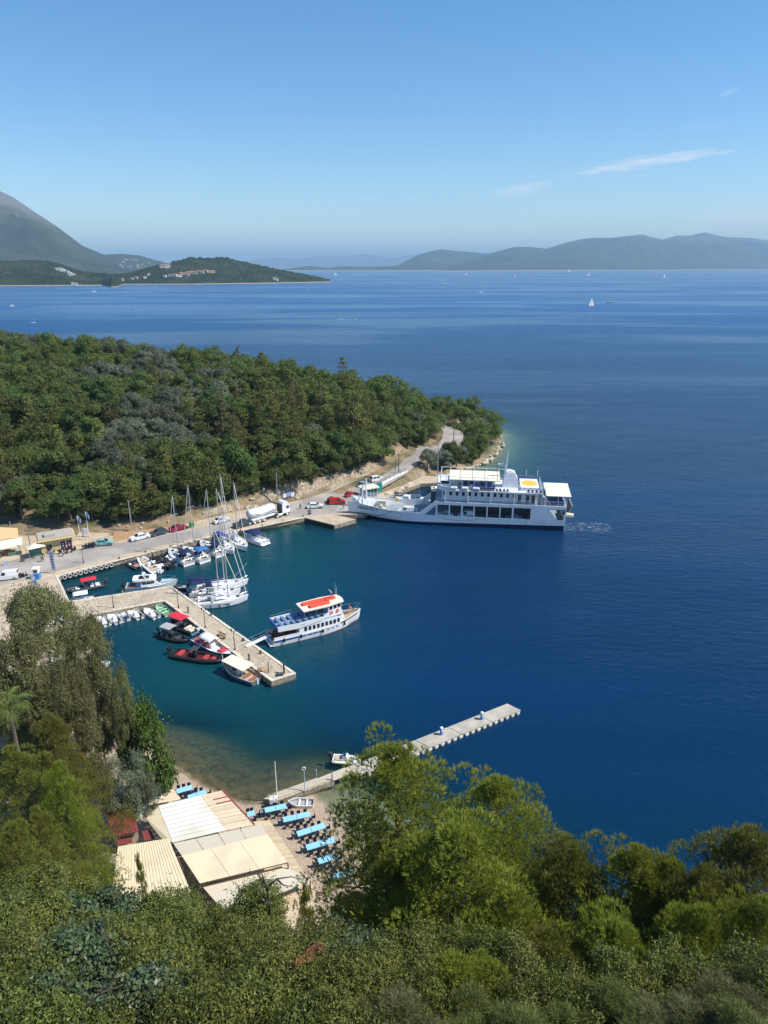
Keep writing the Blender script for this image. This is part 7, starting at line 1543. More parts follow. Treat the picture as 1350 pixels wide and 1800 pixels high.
# flagpole, lamp and planters at the root of the jetty
flagpole(487, 1399, AtY(485, 1339, G(487, 1399, 1).y).z-1.0, .9, None, 'bare white flagpole at the root of the jetty', white_paint)
v = G(536, 1391, .9); t_ = thing('street_lamp', 'pale blue lamp post with a round lamp beside the jetty', 'lamp post', v); M().tube((0, 0, 0), (0, 0, 3.1), .06, .05, 8).build('post', mat('pale_blue_post', (.35, .5, .62), .5), t_); M().torus((0, 0, 3.35), .2, .06, 'y', 12, 5).build('ring_lamp', white_paint, t_)
for px, py in [(478, 1411), (484, 1409)]: v = G(px, py, .8); t_ = thing('planter', 'white square planter beside the flagpole at the jetty', 'planter', v, .2, 'white planters at the jetty'); M().bbox((0, 0, .35), (.55, .55, .7), .1).build('pot', white_paint, t_)
# turquoise lilo-like covers and small things seen under the right hand pines
for px, py, lb, c in [(1112, 1640, 'turquoise parasol seen through the pines near the water', (.05, .45, .45)), (1140, 1712, 'large pale turquoise parasol under the right hand pines', (.12, .50, .42))]:
    v = G(px, py, 2.4); z0 = max(HZ(v.x, v.y), 0); t_ = thing('parasol', lb, 'parasol', (v.x, v.y, z0), 0, 'turquoise parasols'); M().tube((0, 0, 0), (0, 0, 2.6), .04).build('pole', white_paint, t_)
    M().loft([[(2.0*q*math.cos(a), 2.0*q*math.sin(a), z) for a in [2*pi*i/8 for i in range(8)]] for q, z in [(1, 2.0), (.98, 2.05), (.5, 2.4), (.05, 2.6)]]).build('canopy', mat('parasol'+str(px), c, .7), t_)

# ------------------------------------------------------------------ houses on the far shore
hw_ = [mat('far_wall_a', (.66, .56, .44), .8), mat('far_wall_b', (.62, .42, .28), .8), mat('far_wall_c', (.72, .70, .66), .8)]; hr_ = mat('far_tile', (.45, .22, .13), .8)
def house(px, py, w, label, group, wall=0, Yd=None, hh=6, roof=True):
    # stand it on the far hillside by casting the pixel's ray onto the terrain
    r = raydir(px, py); ok, loc, *_ = bpy.context.scene.ray_cast(DG, Vector((0, 0, CH))+r.normalized()*900, r.normalized(), distance=40000)
    if not ok or loc.z < .5: return
    t_ = thing('house', label, 'house', (loc.x, loc.y, loc.z-2), random.uniform(-.4, .4), group); b_ = M().box(-w/2, w/2, -4, 4, 0, hh+2).build('walls', hw_[wall], t_)
    for i in range(3): M().box(-w/2+w*(i+.3)/3, -w/2+w*(i+.6)/3, -4.1, -4.02, hh*.35+2, hh*.7+2).build('window', dark_grey, b_)
    if roof: M().loft([[(-w/2-.6, -4.6, hh+2), (w/2+.6, -4.6, hh+2), (w/2+.6, 4.6, hh+2), (-w/2-.6, 4.6, hh+2)], [(-w/4, -.1, hh+4), (w/4, -.1, hh+4), (w/4, .1, hh+4), (-w/4, .1, hh+4)]]).build('roof', hr_, t_)
ho.hide_viewport = True; bpy.context.view_layer.update(); DG = bpy.context.evaluated_depsgraph_get()
for px, py, w, c in [(300, 486, 18, 2), (308, 485, 14, 2), (316, 486, 16, 2), (318, 482, 12, 0), (325, 483, 14, 1), (331, 481, 16, 1), (337, 480, 14, 1), (343, 481, 18, 1), (349, 479, 16, 1), (355, 480, 14, 0), (361, 478, 20, 1), (367, 479, 22, 1), (374, 479, 18, 1), (330, 485, 14, 0), (290, 487, 12, 2)]: house(px, py, w, 'ochre and terracotta house in the hamlet on the wooded hill', 'hamlet houses on the wooded hill', c)
for px, py in [(232, 492), (240, 490), (262, 484), (255, 489), (215, 493), (486, 493), (482, 491)]: house(px, py, 11, 'small pale house among the trees near the shore of the wooded point', 'houses near the far shore', 2)
for k in range(6): house(103+k*4.6, 474+k*2.0, 22, 'white terraced wing of the hotel on the left hand hill', 'white terraced hotel blocks', 2, hh=7, roof=False)
for i in range(26): house(random.uniform(196, 300), random.uniform(455, 472), 22, 'tiny pale house in the village below the mountain', 'village houses below the mountain', random.choice([0, 2, 2]), hh=9)
for px, py in [(128, 500), (134, 501), (126, 503)]: house(px, py, 9, 'tiny white house at the small rocky cove', 'houses at the cove', 2)
ho.hide_viewport = False
# ================================================================== VEGETATION
def leafmat(name, c, c2, tr=.25, rough=.6, rnd=.32, island=.35, spec=.25):
    m, t, out = nodes(name); gi = t.nodes.new('ShaderNodeNewGeometry'); oi = t.nodes.new('ShaderNodeObjectInfo')
    tcn = t.nodes.new('ShaderNodeTexCoord')
    f = ramp01(t, noise(t, tcn.outputs['Object'], .9, 3, .6), .38, .62)
    f = math_(t, 'ADD', math_(t, 'MULTIPLY', f, .6), math_(t, 'MULTIPLY', gi.outputs['Random Per Island'], .4))
    col = cmix(t, f, c, c2)
    hs = t.nodes.new('ShaderNodeHueSaturation'); t.links.new(col, hs.inputs['Color'])
    v = math_(t, 'MULTIPLY', math_(t, 'ADD', 1-island, math_(t, 'MULTIPLY', gi.outputs['Random Per Island'], 2*island)), math_(t, 'ADD', 1-rnd, math_(t, 'MULTIPLY', oi.outputs['Random'], 2*rnd)))
    t.links.new(v, hs.inputs['Value']); t.links.new(math_(t, 'ADD', .5-.018, math_(t, 'MULTIPLY', oi.outputs['Random'], .036)), hs.inputs['Hue'])
    p = t.nodes.new('ShaderNodeBsdfPrincipled'); p.inputs['Roughness'].default_value = rough; p.inputs['Specular IOR Level'].default_value = spec; t.links.new(hs.outputs[0], p.inputs['Base Color'])
    tl = t.nodes.new('ShaderNodeBsdfTranslucent'); t.links.new(hs.outputs[0], tl.inputs[0]); ms = t.nodes.new('ShaderNodeMixShader'); ms.inputs[0].default_value = tr
    t.links.new(p.outputs[0], ms.inputs[1]); t.links.new(tl.outputs[0], ms.inputs[2]); t.links.new(ms.outputs[0], out.inputs[0]); return m
bark = mat('bark', (.16, .12, .09), .9, var=.3, scale=4, bump=.03); bark_g = mat('grey_bark', (.30, .27, .23), .9, var=.3, scale=4, bump=.02)
def unit(n):
    v = rng.normal(size=(n, 3)); return v/np.linalg.norm(v, axis=1, keepdims=True)
def quads(P, Nn, L_, W_, jit=.8):
    n = len(P); nn = Nn+unit(n)*jit; nn /= np.linalg.norm(nn, axis=1, keepdims=True)
    a = np.cross(nn, unit(n)); a /= np.linalg.norm(a, axis=1, keepdims=True)+1e-9; b = np.cross(nn, a)
    l = L_*(.7+.6*rng.random((n, 1)))/2; w = W_*(.7+.6*rng.random((n, 1)))/2
    co = np.stack([P-a*l, P+b*w, P+a*l, P-b*w], 1).reshape(-1, 3); f = np.arange(n*4).reshape(n, 4); return co, f
def spikes(P, D, k, L_, W_, spread=.7):
    n = len(P)*k; PP = np.repeat(P, k, 0); d = np.repeat(D, k, 0)+unit(n)*spread; d /= np.linalg.norm(d, axis=1, keepdims=True)
    s = np.cross(d, unit(n)); s /= np.linalg.norm(s, axis=1, keepdims=True)+1e-9; l = L_*(.7+.5*rng.random((n, 1)))
    co = np.stack([PP-s*W_/2, PP+s*W_/2, PP+d*l], 1).reshape(-1, 3); return co, np.arange(n*3).reshape(n, 3)
def lobes(n, R_, H0, H1, lr=(.32, .5), flat=.8):
    """lobe centres scattered in an uneven crown between heights H0..H1 with radius R_"""
    out = []
    for i in range(n):
        a = rng.random()*2*pi; u = rng.random(); z = H0+(H1-H0)*(.15+.75*u); w_ = R_*math.sqrt(max(.05, 1-(2*(z-H0)/(H1-H0)-.85)**2*.9)); q = w_*(.35+.5*rng.random()); r = R_*rng.uniform(*lr)
        out.append((q*math.cos(a), q*math.sin(a), z, r))
    return out
def lobecloud(lb, n, flat=.8, up=.35, thick=.25):
    A = np.array(lb); w = A[:, 3]**2; w /= w.sum(); k = rng.choice(len(A), n, p=w); d = unit(n); d[:, 2] = np.where(d[:, 2] < -.3, -d[:, 2], d[:, 2])
    r = A[k, 3:4]*(1-thick*rng.random((n, 1))**1.5)
    # bumpy lobes
    r = r*(.82+.36*fbm(d[:, 0]*2.2+k*3.1+9, d[:, 1]*2.2+d[:, 2]*2.7+k, 3, 5))[:, None]
    P = A[k, :3]+d*r*np.array([1, 1, flat]); keep = np.ones(n, bool)
    for i in range(len(A)):
        q = (P-A[i, :3])/np.array([1, 1, flat]); keep &= (np.linalg.norm(q, axis=1) > A[i, 3]*.62) | (k == i)
    dd = d+np.array([0, 0, up]); return P[keep], dd[keep]
def shoots(lb, k, per, size=.1, w=.5, ext=.5, m_=None):
    """leafy twigs that stick out of the lobes and break their outline"""
    A = np.array(lb); i = rng.integers(0, len(A), k); d = unit(k); d[:, 2] = np.abs(d[:, 2])*.9+.05; d /= np.linalg.norm(d, axis=1, keepdims=True)
    t = rng.random((k, per)); r = A[i, 3][:, None]*(.78+ext*t*rng.uniform(.4, 1.3, (k, 1))); P = (A[i, :3][:, None, :]+d[:, None, :]*r[..., None]+rng.normal(size=(k, per, 3))*size*.55).reshape(-1, 3); P[:, 2] += 0
    return quads(P, np.repeat(d, per, 0), size, size*w, .9)
def trunkmesh(H_, r, limbs, name='trunk', m=bark, lean=.0, limb_from=.35, seed=0):
    m_ = M(); rr = random.Random(seed); pts = [(0, 0, -.8), (lean*.2, 0, H_*.3), (lean*.6, .1, H_*.65), (lean, 0, H_)]
    m_.path(pts, [r*1.25, r, r*.7, r*.25], 7)
    for i in range(limbs):
        u = limb_from+(.95-limb_from)*i/max(1, limbs); z = H_*u; a = rr.uniform(0, 6.28); L_ = H_*.38*(1.15-u*.8); p = Vector((lean*u, 0, z)); q = p+Vector((math.cos(a)*L_*.5, math.sin(a)*L_*.5, L_*.28)); e = q+Vector((math.cos(a+.3)*L_*.5, math.sin(a+.3)*L_*.5, L_*.35))
        m_.path([p, q, e], [r*.45*(1.2-u), r*.28*(1.2-u), r*.1], 5)
    return m_
def proto(name, crown_parts, trunk_m, trunk_mat=bark, cat='tree', nm='crown', extra=None):
    """returns a list of (name, mesh) shared by every copy"""
    out = []
    co = np.concatenate([c for c, f in crown_parts]); 
    o = 0; fs = []
    for c, f in crown_parts: fs.append(f+o); o += len(c)
    out.append((nm, npmesh(nm, name, co, np.concatenate(fs), link=False)))
    if trunk_m is not None:
        me = bpy.data.meshes.new('trunk'); me.from_pydata(trunk_m.v, [], trunk_m.f); me.polygons.foreach_set('use_smooth', [True]*len(me.polygons)); me.materials.append(trunk_mat); out.append(('trunk', me))
    for e in extra or []: out.append(e)
    return out
def plant(pr, name, label, cat, loc, rz, s, group=None, sz=None):
    r = thing(name, label, cat, loc, rz, group); r.scale = (s, s, sz or s)
    for nm, me in pr:
        o = bpy.data.objects.new(nm, me); COL.objects.link(o); o.parent = r
    return r
# --- forest prototypes (headland)
lm_oak = [leafmat('oak_leaf', (.066, .100, .020), (.135, .155, .038)), leafmat('arbutus_leaf', (.055, .105, .024), (.105, .150, .036))]
lm_olive = leafmat('olive_leaf', (.10, .125, .070), (.165, .185, .115), .15)
lm_pine = leafmat('pine_needle_far', (.12, .14, .030), (.21, .20, .048), .2)
lm_pineb = leafmat('pine_needle_brown', (.105, .095, .035), (.15, .115, .045), .2)
def oakproto(seed, R_=3.0, H_=6.0, n=3200, m=None, size=.34, nl=13):
    lb = lobes(nl, R_, 1.2, H_, (.30, .46)); P, D = lobecloud(lb, n, .8); return proto(m, [quads(P, D, size, size*.6, .7), shoots(lb, n//30, 12, size, .55, .5)], trunkmesh(H_*.6, .2, 4, seed=seed))
P_oak = [oakproto(i, [2.6, 3.3, 4.1, 3.0, 3.7][i], [5.6, 6.6, 5.4, 7.4, 6.4][i], 4400, lm_oak[i % 2], .33, [9, 16, 22, 12, 7][i]) for i in range(5)]
P_olive = [oakproto(20+i, 2.8, 5.2+.5*i, 3400, lm_olive, .30, 16) for i in range(3)]
def farpine(seed, H_=10, R_=2.9, m=None, tiers=9):
    P = []; 
    for i in range(tiers):
        u = (i+.5)/tiers; z = H_*(.20+.78*u); R1 = R_*(1-u)**.75*(1 if u > .1 else .75)+.25; nb = max(4, int(7*(1-u))+3)
        for b in range(nb):
            a = rng.random()*6.28; L_ = R1*rng.uniform(.65, 1.15)
            for k in range(3):
                q = L_*(.45+.28*k); c = np.array([q*math.cos(a), q*math.sin(a), z+q*.18+rng.uniform(-.2, .2)]); P.append(c+rng.normal(size=(16, 3))*np.array([.36, .36, .17])*(1.1-.3*u))
    P = np.concatenate(P); D = np.tile(np.array([[0, 0, 1.0]]), (len(P), 1)); return proto(m, [quads(P, D, .36, .2, .9)], trunkmesh(H_*.95, .2, 5, seed=seed))
P_pine = [farpine(i, 10+i, 2.7+.3*(i % 2), lm_pineb if i == 3 else lm_pine) for i in range(4)]
lm_shrub = leafmat('scrub_leaf', (.075, .095, .030), (.14, .13, .055), .2)
def shrubproto(seed, m): lb = lobes(7, 1.3, .1, 1.7, (.34, .5)); P, D = lobecloud(lb, 900, .8); return proto(m, [quads(P, D, .26, .15, .8)], trunkmesh(.9, .06, 3, seed=seed), cat='shrub')
P_shrub = [shrubproto(i, lm_shrub if i else lm_oak[0]) for i in range(3)]

# --- scatter over the headland
c_, s_ = math.cos(PITCH), math.sin(PITCH)
def proj(x, y, z):
    d = y*c_-(z-CH)*s_; u = y*s_+(z-CH)*c_; return 675+FPX*x/d, 900-FPX*u/d
cand = []; 
for gx in np.arange(-215, 46, 4.3):
    for gy in np.arange(148, 300, 4.3): cand.append((gx+random.uniform(-1.9, 1.9), gy+random.uniform(-1.9, 1.9)))
cand += [(random.uniform(8, 44), random.uniform(198, 264)) for _ in range(150)]+[(random.uniform(-58, 8), None) for _ in range(170)]
cand = [(x, y if y is not None else float(np.interp(x, FOOT[:, 0], FOOT[:, 1]))+random.uniform(1.8, 9)) for x, y in cand]
cand = np.array(cand); ch_ = HT(cand[:, 0], cand[:, 1]); csd = sdist(cand[:, 0], cand[:, 1]); yf_ = np.interp(cand[:, 0], FOOT[:, 0], FOOT[:, 1]); yr_ = np.interp(cand[:, 0], RIDGE[:, 0], RIDGE[:, 1])
rda = np.array(rd); counts = {}; forest = []
bare = fbm(cand[:, 0]*.09, cand[:, 1]*.09, 3, 200)
for (x, y), h, sd_, yf, yr, br in zip(cand, ch_, csd, yf_, yr_, bare):
    px, py = proj(x, y, h+4)
    if px < -70 or px > 960 or sd_ < 1.3 or y > yr+26: continue
    east = x > 8 and y < yf+2
    if y < yf+(1.0 if x > -45 else 2.0 if x < -66 else 3.0) and not (x > 9 and y > 198): continue
    dr = (np.hypot(rda[:, 0]-x, rda[:, 1]-y)-rda[:, 3]).min()
    if dr < (1.5 if x > 12 else 2.1): continue
    k = fbm(np.array([x*.03]), np.array([y*.045]), 3, 400)[0]; r_ = random.random()
    nearfoot = y < yf+12
    if nearfoot and x > -56 and r_ < .5: kind = 'shrub'
    elif -48 < x < 0 and y < 232 and r_ < .48: kind = 'pine'
    elif -75 < x < -45 and y < 175 and r_ < .15: kind = 'pine'
    elif r_ < .08: kind = 'pine'
    elif k > .53 and y > yf+22 or (x < -90 and y < yf+16 and r_ < .5): kind = 'olive'
    else: kind = 'oak'
    if x > 9 and y < 245: kind = 'oak' if r_ < .8 else 'olive'
    s = {'oak': random.choice([random.uniform(.6, .9), random.uniform(.95, 1.55)]), 'olive': random.uniform(.8, 1.35), 'pine': random.uniform(.6, 1.15)+(.2 if -48 < x < 0 else 0), 'shrub': random.uniform(.7, 1.4)}[kind]
    if x > 9: s *= .82
    if kind == 'pine' and y > yr-25: s *= .7
    forest.append((kind, x, y, h, s, px, py))
forest += [('pine', *v_) for v_ in []]
for px, pyt, Y, k, pi_ in [(459, 620, 252, 'pine', 1), (300, 612, 262, 'pine', 3), (322, 613, 264, 'pine', 0), (602, 645, 240, 'pine', 2), (770, 724, 236, 'oak', 0), (805, 721, 243, 'oak', 1), (290, 795, 163, 'pine', 3), (268, 850, 155, 'pine', 1), (312, 812, 168, 'pine', 0), (35, 592, 268, 'pine', 0), (385, 782, 176, 'pine', 2), (520, 735, 196, 'pine', 0), (560, 760, 190, 'pine', 2), (620, 690, 205, 'pine', 1)]:
    v = AtY(px, pyt, Y); h = HZ(v.x, Y); H0_ = {'pine': 10+pi_, 'oak': 6.2}[k]; forest.append((k, v.x, Y, h, max(.4, (v.z-h)/H0_), px, pyt+25))
forest.sort(key=lambda f: f[2])
def where_(px, py, x, y):
    a = ('above the taverna' if px < 60 else 'above the ochre building' if px < 130 else 'above the flagpoles' if px < 200 else 'behind the white saloon' if px < 265 else 'above the parked dark cars' if px < 350 else 'above the yacht masts' if px < 430 else 'above the tanker truck' if px < 520 else 'above the rocky road cutting' if px < 620 else 'above the sloping road' if px < 700 else 'left of the road bend' if px < 775 else 'beyond the ferry')
    yf = np.interp(x, FOOT[:, 0], FOOT[:, 1]); yr = np.interp(x, RIDGE[:, 0], RIDGE[:, 1]); u = (y-yf)/(yr-yf)
    b = 'at the foot of the slope' if u < .15 else 'low on the slope' if u < .38 else 'halfway up the slope' if u < .62 else 'high on the slope' if u < .86 else 'on the skyline'
    return b, a
desc = {'oak': (['dark round leafed tree', 'dense green evergreen tree', 'broad dark oak', 'bright rounded tree', 'spreading oak'], 'oak_tree', 'leafy trees on the headland', P_oak), 'olive': (['grey green olive tree', 'silvery olive tree', 'pale grey green tree'], 'olive_tree', 'olive trees on the headland', P_olive), 'pine': (['slender pine', 'tall pine', 'tiered pine', 'brown tinged pine'], 'pine_tree', 'pines on the headland', P_pine), 'shrub': (['dark shrub', 'dry green shrub', 'low scrub bush'], 'shrub', 'shrubs on the bank', P_shrub)}
rest = []
for kind, x, y, h, s, px, py in forest:
    counts[kind] = counts.get(kind, 0)+1; names, nm, grp, prs = desc[kind]
    if counts[kind] > 298: rest.append((kind, x, y, h, s)); continue
    i = random.randrange(len(prs)); 
    if kind == 'pine' and random.random() < .6 and i == 3: i = 0
    sz_ = 'small ' if s < .7 and kind != 'shrub' else 'large ' if s > 1.25 and kind != 'shrub' else ''
    b, a = where_(px, py, x, y); dq = ('crowded ' if random.random() < .0 else '')
    plant(prs[i], nm, f'{sz_}{names[min(i, len(names)-1)]} {b} {a}', 'shrub' if kind == 'shrub' else 'tree', (x, y, h-.15), random.uniform(0, 6.28), s, grp, s*random.uniform(.8, 1.3))
def merged(name, items, m, label, kind='stuff'):
    CO = []; FS = []; o = 0
    for pr, x, y, h, s in items:
        me = pr[0][1]; n = len(me.vertices); co = np.empty(n*3, np.float32); me.vertices.foreach_get('co', co); co = co.reshape(-1, 3)*s
        k = len(me.loops)//len(me.polygons); f = np.empty(len(me.loops), np.int32); me.loops.foreach_get('vertex_index', f); f = f.reshape(-1, k)
        sel = rng.random(len(f)) < .45; f = f[sel]; co2 = co[f.ravel()]; a = rng.random()*6.28; R_ = np.array([[math.cos(a), -math.sin(a), 0], [math.sin(a), math.cos(a), 0], [0, 0, 1]]); co2 = (co2-co2.mean(0)*np.array([1, 1, 0]))@R_.T+np.array([x, y, h]); CO.append(co2); FS.append(np.arange(len(co2)).reshape(-1, k)+o); o += len(co2)
    if not CO: return
    ob = npmesh(name, m, np.concatenate(CO), np.concatenate(FS)); ob['kind'] = kind; ob['label'] = label; return ob
for kind, m_ in (('oak', lm_oak[0]), ('olive', lm_olive), ('pine', lm_pine), ('shrub', lm_shrub)):
    merged('woodland', [(desc[k][3][random.randrange(len(desc[k][3]))], x, y, h, s) for k, x, y, h, s in rest if k == kind], m_, 'mass of farther '+kind+' foliage behind the front trees of the headland')
# undergrowth between the crowns, one mass
ug = []
for i in range(1500):
    x = random.uniform(-200, 44); y = random.uniform(149, 285)
    ug.append((x, y))
ug = np.array(ug); uh = HT(ug[:, 0], ug[:, 1]); us = sdist(ug[:, 0], ug[:, 1]); uy = np.interp(ug[:, 0], FOOT[:, 0], FOOT[:, 1]); items = []
for (x, y), h, sd_, yf in zip(ug, uh, us, uy):
    if sd_ < .7 or (y < yf+4.5 and not (x > 9 and y > 198)) or (np.hypot(rda[:, 0]-x, rda[:, 1]-y)-rda[:, 3]).min() < 1.8: continue
    items.append((P_shrub[i % 3], x, y, h-.1, random.uniform(.8, 1.7)))
merged('undergrowth', items, lm_oak[0], 'dark scrub filling the ground between the trees of the headland')

# ------------------------------------------------------------------ foreground foliage
lm_fp = leafmat('pine_needle', (.19, .245, .030), (.36, .37, .055), .25, .55, .12, .30)
lm_fpd = leafmat('pine_needle_dull', (.165, .195, .032), (.29, .275, .060), .3, .6, .12, .3)
lm_fo = leafmat('holm_leaf', (.085, .120, .022), (.205, .215, .050), .3, .5, .15, .4)
lm_car = leafmat('carob_leaf', (.058, .100, .042), (.115, .155, .070), .22, .42, .12, .35, .4)
lm_tam = leafmat('tamarisk_leaf', (.14, .155, .050), (.23, .215, .090), .3, .6, .12, .3)
lm_fig = leafmat('fig_leaf', (.075, .125, .022), (.13, .18, .035), .35, .5, .1, .3)
lm_dry = leafmat('dry_leaf', (.36, .16, .07), (.26, .16, .06), .3, .6, .1, .3)
lm_bro = leafmat('broom_stem', (.125, .165, .040), (.22, .25, .075), .25, .6, .1, .3)
def fgpine(seed, H_=14, R_=4.2, m=None, clump=1.0, drop=0.0, prof=None, nt=95):
    """open Aleppo pine: whorls of rising limbs that end in cushions of needle tufts"""
    rr = random.Random(seed); rng2 = np.random.default_rng(seed); C = []; RR = []; wood_ = M(); lean = rr.uniform(-.5, .5)
    wood_.path([(0, 0, -1), (lean*.3, 0, H_*.35), (lean*.7, .1, H_*.7), (lean, 0, H_*.97)], [.27, .22, .14, .03], 8)
    nl = 15
    for i in range(nl):
        u = (i+.4)/nl; z = H_*(.12+.85*u); R1 = R_*(prof(u) if prof else (1-u)**.88*1.12*(.8+.2*min(1, u*5)))+.35; nb = int(5+3*(1-u))
        for b in range(nb):
            a = 6.283*(b+rr.random()*.8)/nb+i*.7; L_ = R1*rr.uniform(.62, 1.12); rise = rr.uniform(.18, .42); p0 = Vector((lean*u, 0, z-.2)); pts = [p0]
            for k in range(1, 5):
                q = L_*k/4; pts.append(p0+Vector((q*math.cos(a+.1*k), q*math.sin(a+.1*k), q*rise-.03*k*k*drop)))
            wood_.path(pts, [.06*(1.2-u)+.015, .045*(1.2-u)+.012, .03, .02, .01], 4, caps=False)
            for k in (2, 3, 4):
                if k == 2 and (rr.random() < .35 or L_ < 1.6): continue
                C.append(np.array(pts[k])+np.array([rr.gauss(0, .22), rr.gauss(0, .22), rr.uniform(0, .25)])); RR.append((.62 if k == 2 else .72 if k == 3 else .82)*rr.uniform(.75, 1.2)*min(1, .45+L_*.22)*clump)
                if k == 4 and rr.random() < .6: C.append(np.array(pts[4])+np.array([rr.gauss(0, .6), rr.gauss(0, .6), rr.uniform(-.1, .3)])); RR.append(.5*clump)
    for k in range(5): C.append(np.array([lean+rr.gauss(0, .22), rr.gauss(0, .22), H_*(.93+.05*k/4)])); RR.append(.34)
    C = np.array(C); n_ = len(C)*nt; d_ = rng2.normal(size=(n_, 3)); d_[:, 2] = np.abs(d_[:, 2])*.9-.15; d_ /= np.linalg.norm(d_, axis=1, keepdims=True)
    P = np.repeat(C, nt, 0)+d_*np.array([1, 1, .62])*(.70+.36*rng2.random((n_, 1)))*np.repeat(np.array(RR)[:, None], nt, 0)
    out = P-np.array([0, 0, H_*.45]); out[:, 2] *= .3; out /= np.linalg.norm(out, axis=1, keepdims=True); D = d_*.9+out*.2+np.array([0, 0, .45])
    me = bpy.data.meshes.new('trunk'); me.from_pydata(wood_.v, [], wood_.f); me.materials.append(bark)
    co, f = spikes(P, D, 8, .17, .020, .65)
    return [('crown', npmesh('crown', m, co, f, link=False)), ('trunk', me)]
F_pine = [fgpine(1, 14, 4.3, lm_fp), fgpine(2, 14, 4.6, lm_fp, 1.1), fgpine(3, 13, 4.5, lm_fpd, 1.1, .5), fgpine(4, 12, 4.2, lm_fp, 1.15, .3)]
def fgbroad(seed, R_, H_, n, size, m, nl=16, w=.5, jit=.9, trunk=True, sp_=(.26, .42), bk=bark):
    lb = lobes(nl, R_, .8, H_, sp_); P, D = lobecloud(lb, n, .85, .3, .38); return proto(m, [quads(P, D, size, size*w, jit), shoots(lb, n//34, 14, size, w, .75)], trunkmesh(H_*.75, .13, 6, seed=seed, limb_from=.2) if trunk else None, bk)
F_oak = [fgbroad(i, 2.6, 4.4, 24000, .10, lm_fo, 34, sp_=(.13, .34)) for i in range(3)]
F_car = [fgbroad(10+i, 2.2, 3.8, 10000, .16, lm_car, 24, .55, sp_=(.18, .32)) for i in range(2)]
F_tam = [fgbroad(30, 6.2, 14.5, 52000, .26, lm_tam, 60, .36, .9, sp_=(.16, .32)), fgbroad(31, 4.5, 12, 34000, .26, lm_tam, 40, .36, .9, sp_=(.18, .36))]
F_fig = fgbroad(40, 3.2, 5.5, 9000, .24, lm_fig, 16, .7); F_olv = fgbroad(41, 2.8, 6.0, 16000, .17, lm_olive, 24, .3, bk=bark_g, sp_=(.22, .34))
def broomproto(seed, R_=1.6, H_=2.0, n=9000, m=None, droop=.0):
    rng2 = np.random.default_rng(seed); a = rng2.random(n)*6.283; e = np.arccos(rng2.random(n)**.7); L_ = H_*(.55+.5*rng2.random(n)); d = np.stack([np.sin(e)*np.cos(a), np.sin(e)*np.sin(a), np.cos(e)], 1)
    p0 = d*(L_*.35)[:, None]; p1 = d*L_[:, None]*np.array([R_/H_*1.1, R_/H_*1.1, 1])-np.array([0, 0, 1])*(droop*L_*np.sin(e))[:, None]+rng2.normal(size=(n, 3))*.1; mid = (p0+p1)/2+np.array([0, 0, .1])
    s = np.cross(d, unit(n)); s /= np.linalg.norm(s, axis=1, keepdims=True); s *= .007
    co = np.stack([p0-s, p0+s, mid+s, mid-s, mid-s, mid+s, p1+s*.3, p1-s*.3], 1).reshape(-1, 3); f = np.arange(len(co)).reshape(-1, 4); return proto(m, [(co, f)], trunkmesh(H_*.4, .05, 4, seed=seed))
def softbush(seed, m, R_=1.7, H_=2.0):
    lb = lobes(22, R_, .3, H_, (.18, .34)); P, D = lobecloud(lb, 8000, .95, .25, .6); return proto(m, [spikes(P, D, 5, .20, .013, 1.1)], trunkmesh(H_*.6, .05, 5, seed=seed))
F_bro = [softbush(1, lm_bro), broomproto(2, 1.25, 2.4, 12000, lm_bro, .85), softbush(3, lm_tam)]
def fg(pr, H0_, px, pyt, Y, name, label, cat='tree', group=None, s=None, w=1.0, rz=None):
    v = AtY(px, pyt, Y); z = HZ(v.x, Y); hh = max(v.z-z, .8); sz = hh/H0_; s = s or sz
    return plant(pr, name, label, cat, (v.x, Y, z-.2), random.uniform(0, 6.28) if rz is None else rz, s*w, group, sz)
pg_ = 'tall pines on the slope below the viewpoint'
for k, H0_, px, py, Y, w, lb in [
    (0, 14.3, 712, 1298, 37, .92, 'tall bright pine with the highest top, right of the boardwalk'),
    (1, 14.3, 868, 1352, 35, .85, 'tall bright pine standing right of the tallest one, against the blue water'),
    (3, 12.3, 800, 1420, 31, .9, 'bright pine filling the gap between the two tallest tops'),
    (3, 12.3, 690, 1480, 33, .6, 'pine skirt low on the left flank of the tallest pine'),
    (2, 13.3, 1012, 1448, 32, .70, 'pine with a narrow top right of the thin grey tree'),
    (1, 14.3, 1118, 1472, 30, .72, 'pine in the middle of the right hand group'),
    (0, 14.3, 1188, 1502, 29, .66, 'pine with a leaning top before the notch of open sea'),
    (2, 13.3, 1318, 1428, 29, .80, 'dull green pine at the right edge of the view'),
    (2, 13.3, 1248, 1490, 28, .55, 'slim dull pine just left of the right edge pine'),
    (3, 12.3, 900, 1560, 26, .75, 'lower pine in front of the two tallest pines'),
    (3, 12.3, 1075, 1585, 24.5, .66, 'lower pine in front of the middle of the right hand group'),
    (0, 14.3, 1230, 1575, 24, .60, 'lower pine in front of the right hand group near its notch'),
    (1, 14.3, 1350, 1560, 24, .60, 'lower pine cut by the right edge'),
    (2, 13.3, 985, 1620, 23, .60, 'low dull pine beneath the thin grey tree'),
    (2, 13.3, 84, 1238, 50, .6, 'open pine with bare twigs left of the sandy shore'),
    (2, 13.3, 25, 1300, 46, .72, 'pine at the left edge below the palm'),
    (3, 12.3, 95, 1330, 45, .45, 'pine beside the red roofed hut'),
    (2, 13.3, 55, 1400, 38, .5, 'big dull pine in the left middle of the view'),
    (3, 12.3, 150, 1530, 31, .45, 'pine in front of the corner of the corrugated roof'),
    (2, 13.3, 5, 1440, 34, .66, 'dull pine cut by the left edge'),
    ]:
    fg(F_pine[k], H0_, px, py, Y, 'pine_tree', lb, 'tree', pg_, w=w, rz=random.uniform(0, 6.28))
